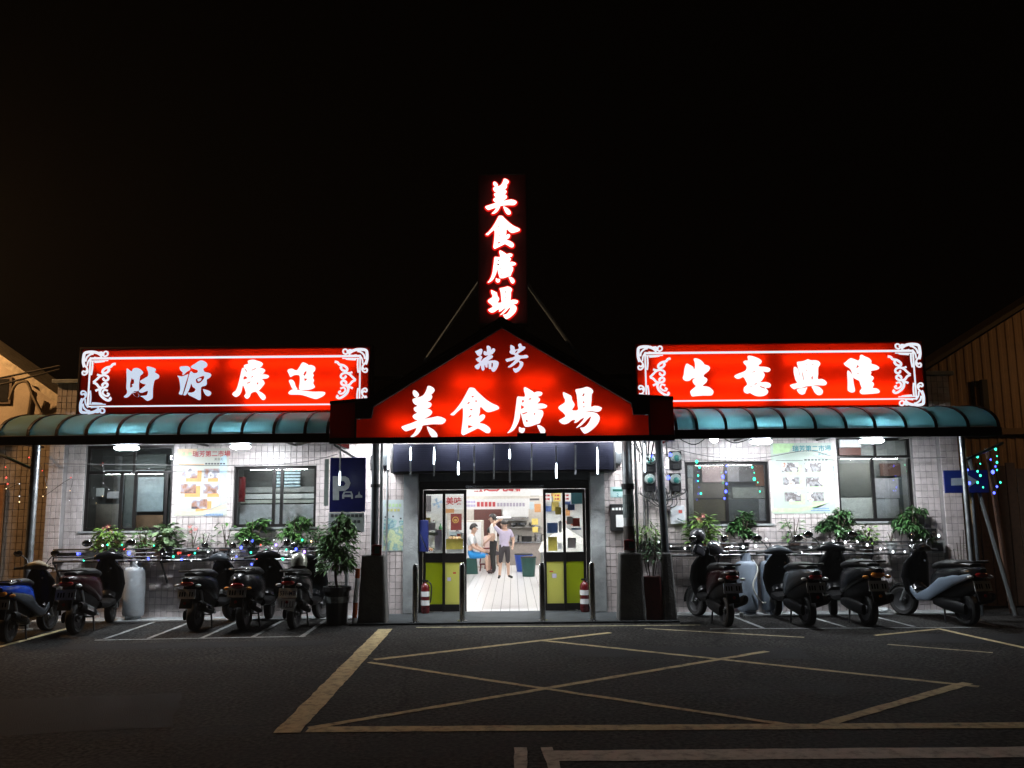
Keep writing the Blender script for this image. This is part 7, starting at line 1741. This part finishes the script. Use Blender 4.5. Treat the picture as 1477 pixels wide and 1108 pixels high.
def bin_(x, y, h, r, m, lab, lid=None):
    t = thing('waste_bin', lab, 'bin', (x, y, .03), group='bins in the hall'); MB().lathe([(r * .8, .001), (r, h), (r * 1.06, h), (r * 1.06, h + .02), (r * .94, h + .02), (r * .76, .02), (0, .02)], (x, y, .03), 'Z', 20).build('body', m, t, smooth=False)
    if lid: MB().lathe([(r * 1.05, h + .021), (r, h + .05), (0, h + .07)], (x, y, .03), 'Z', 20).build('lid', lid, t)


bin_(.42, 9.4, .42, .24, blue_p, 'blue plastic bin in the middle of the hall', blackrub); bin_(.52, 7.6, .44, .19, green_d, 'dark green bin next to the covered cart', blackrub)
# dark shapes behind the right yellow panels
t = thing('potted_plant', 'dark green potted plant standing behind the right yellow door panels', 'plant', (1.05, .75, .03)); MB().lathe([(.13, .001), (.17, .3), (.15, .3), (0, .26)], (1.0, .7, .031), 'Z', 16).build('pot', green_d, t); mb = MB(); leaves(mb, Vector((1.0, .7, .28)), 120, .25, .3, .12, .4, .4); mb.build('foliage', g_dark, t)

# more stall clutter seen through the doors
jm = [M('sauce red', (.35, .04, .03), .3), M('tea brown', (.22, .11, .05), .3), M('clear jar', (.55, .6, .58), .15), M('bottle green', (.05, .2, .08), .2), M('mustard jar', (.55, .38, .06), .35)]
sh = thing('wall_shelf', 'steel wall shelf with bottles on the left stall partition', 'shelf', (-2.0, 4.2, 1.35)); MB().box(-2.6, -1.3, 4.1, 4.29, 1.18, 1.2).build('board', steel, sh)
for x in (-2.5, -1.4): MB().box(x - .01, x + .01, 4.1, 4.395, 1.12, 1.179).build('bracket', blackmetal, sh)
for k in range(9):
    x = -2.52 + .14 * k; h = .16 + .05 * ((k * 5) % 3); t = thing('bottle', f'bottle on the left stall shelf, {ORD[k]} from the left', 'bottle', (x, 4.2, 1.201), group='bottles on the left stall shelf')
    MB().lathe([(.036, .001), (.04, .02), (.04, h * .6), (.015, h * .8), (.015, h), (0, h)], (x, 4.2, 1.201), 'Z', 12).build('body', jm[k % 5], t, smooth=True); MB().lathe([(.018, h + .001), (.018, h + .02), (0, h + .02)], (x, 4.2, 1.201), 'Z', 10).build('cap', red_p if k % 2 else whiteboard, t)
for k in range(7):
    x = .95 + .22 * k; t = thing('hanging_menu_card', f'small menu card hanging over the right stall, {ORD[k]} from the left', 'menu card', (x, 5.9, 2.0), group='menu cards over the right stall')
    MB().box(x - .085, x + .085, 5.9, 5.91, 1.86, 2.14).build('card', (whiteboard, cols[0], whiteboard, cols[2], cols[3], whiteboard, cols[0])[k], t); ti = MB()
    for q in range(3): ti.box(x - .05, x - .02, 5.896, 5.8995, 2.06 - .08 * q, 2.10 - .08 * q); ti.box(x - .005, x + .055, 5.896, 5.8995, 2.06 - .08 * q, 2.10 - .08 * q)
    tag(ti.build('small_print', rt, t), kind='stuff'); MB().tube([(x, 5.905, 2.14), (x, 5.905, 3.1)], .004, 5).build('string', wireg, t)
for k, (x, y, lab) in enumerate(((-1.12, 6.9, 'steel soup pot at the aisle end of the left steel counter'), (-1.55, 5.75, 'stack of white bowls at the front of the left steel counter'))):
    t = thing('soup_pot' if k == 0 else 'bowl_stack', lab, 'pot' if k == 0 else 'bowls', (x, y, .861)); mb = MB()
    if k == 0: mb.lathe([(.13, .001), (.14, .02), (.14, .26), (.15, .26), (.13, .25), (.12, .03), (0, .03)], (x, y, .861), 'Z', 18); mb.build('vessel', steel, t, smooth=True)
    else:
        for q in range(6): MB().lathe([(.05, .001 + .03 * q), (.09, .05 + .03 * q), (.085, .05 + .03 * q), (.045, .008 + .03 * q), (0, .008 + .03 * q)], (x, y, .861), 'Z', 14).build('bowl', whiteboard, t, smooth=True)
# ------------------------------------------------------------------ faint night haze that lets the street lamp glow
hm = bpy.data.materials.new('night haze'); hm.use_nodes = True; _n = hm.node_tree.nodes; _n.remove(_n['Principled BSDF'])
pv = _n.new('ShaderNodeVolumePrincipled'); pv.inputs['Density'].default_value = 0.0008; pv.inputs['Color'].default_value = (.9, .9, .9, 1); pv.inputs['Anisotropy'].default_value = 0.3
hm.node_tree.links.new(pv.outputs[0], _n['Material Output'].inputs['Volume'])
tag(MB().box(-125, 125, -85, 165, -1.3, 8.6).build('haze', hm), kind='stuff')
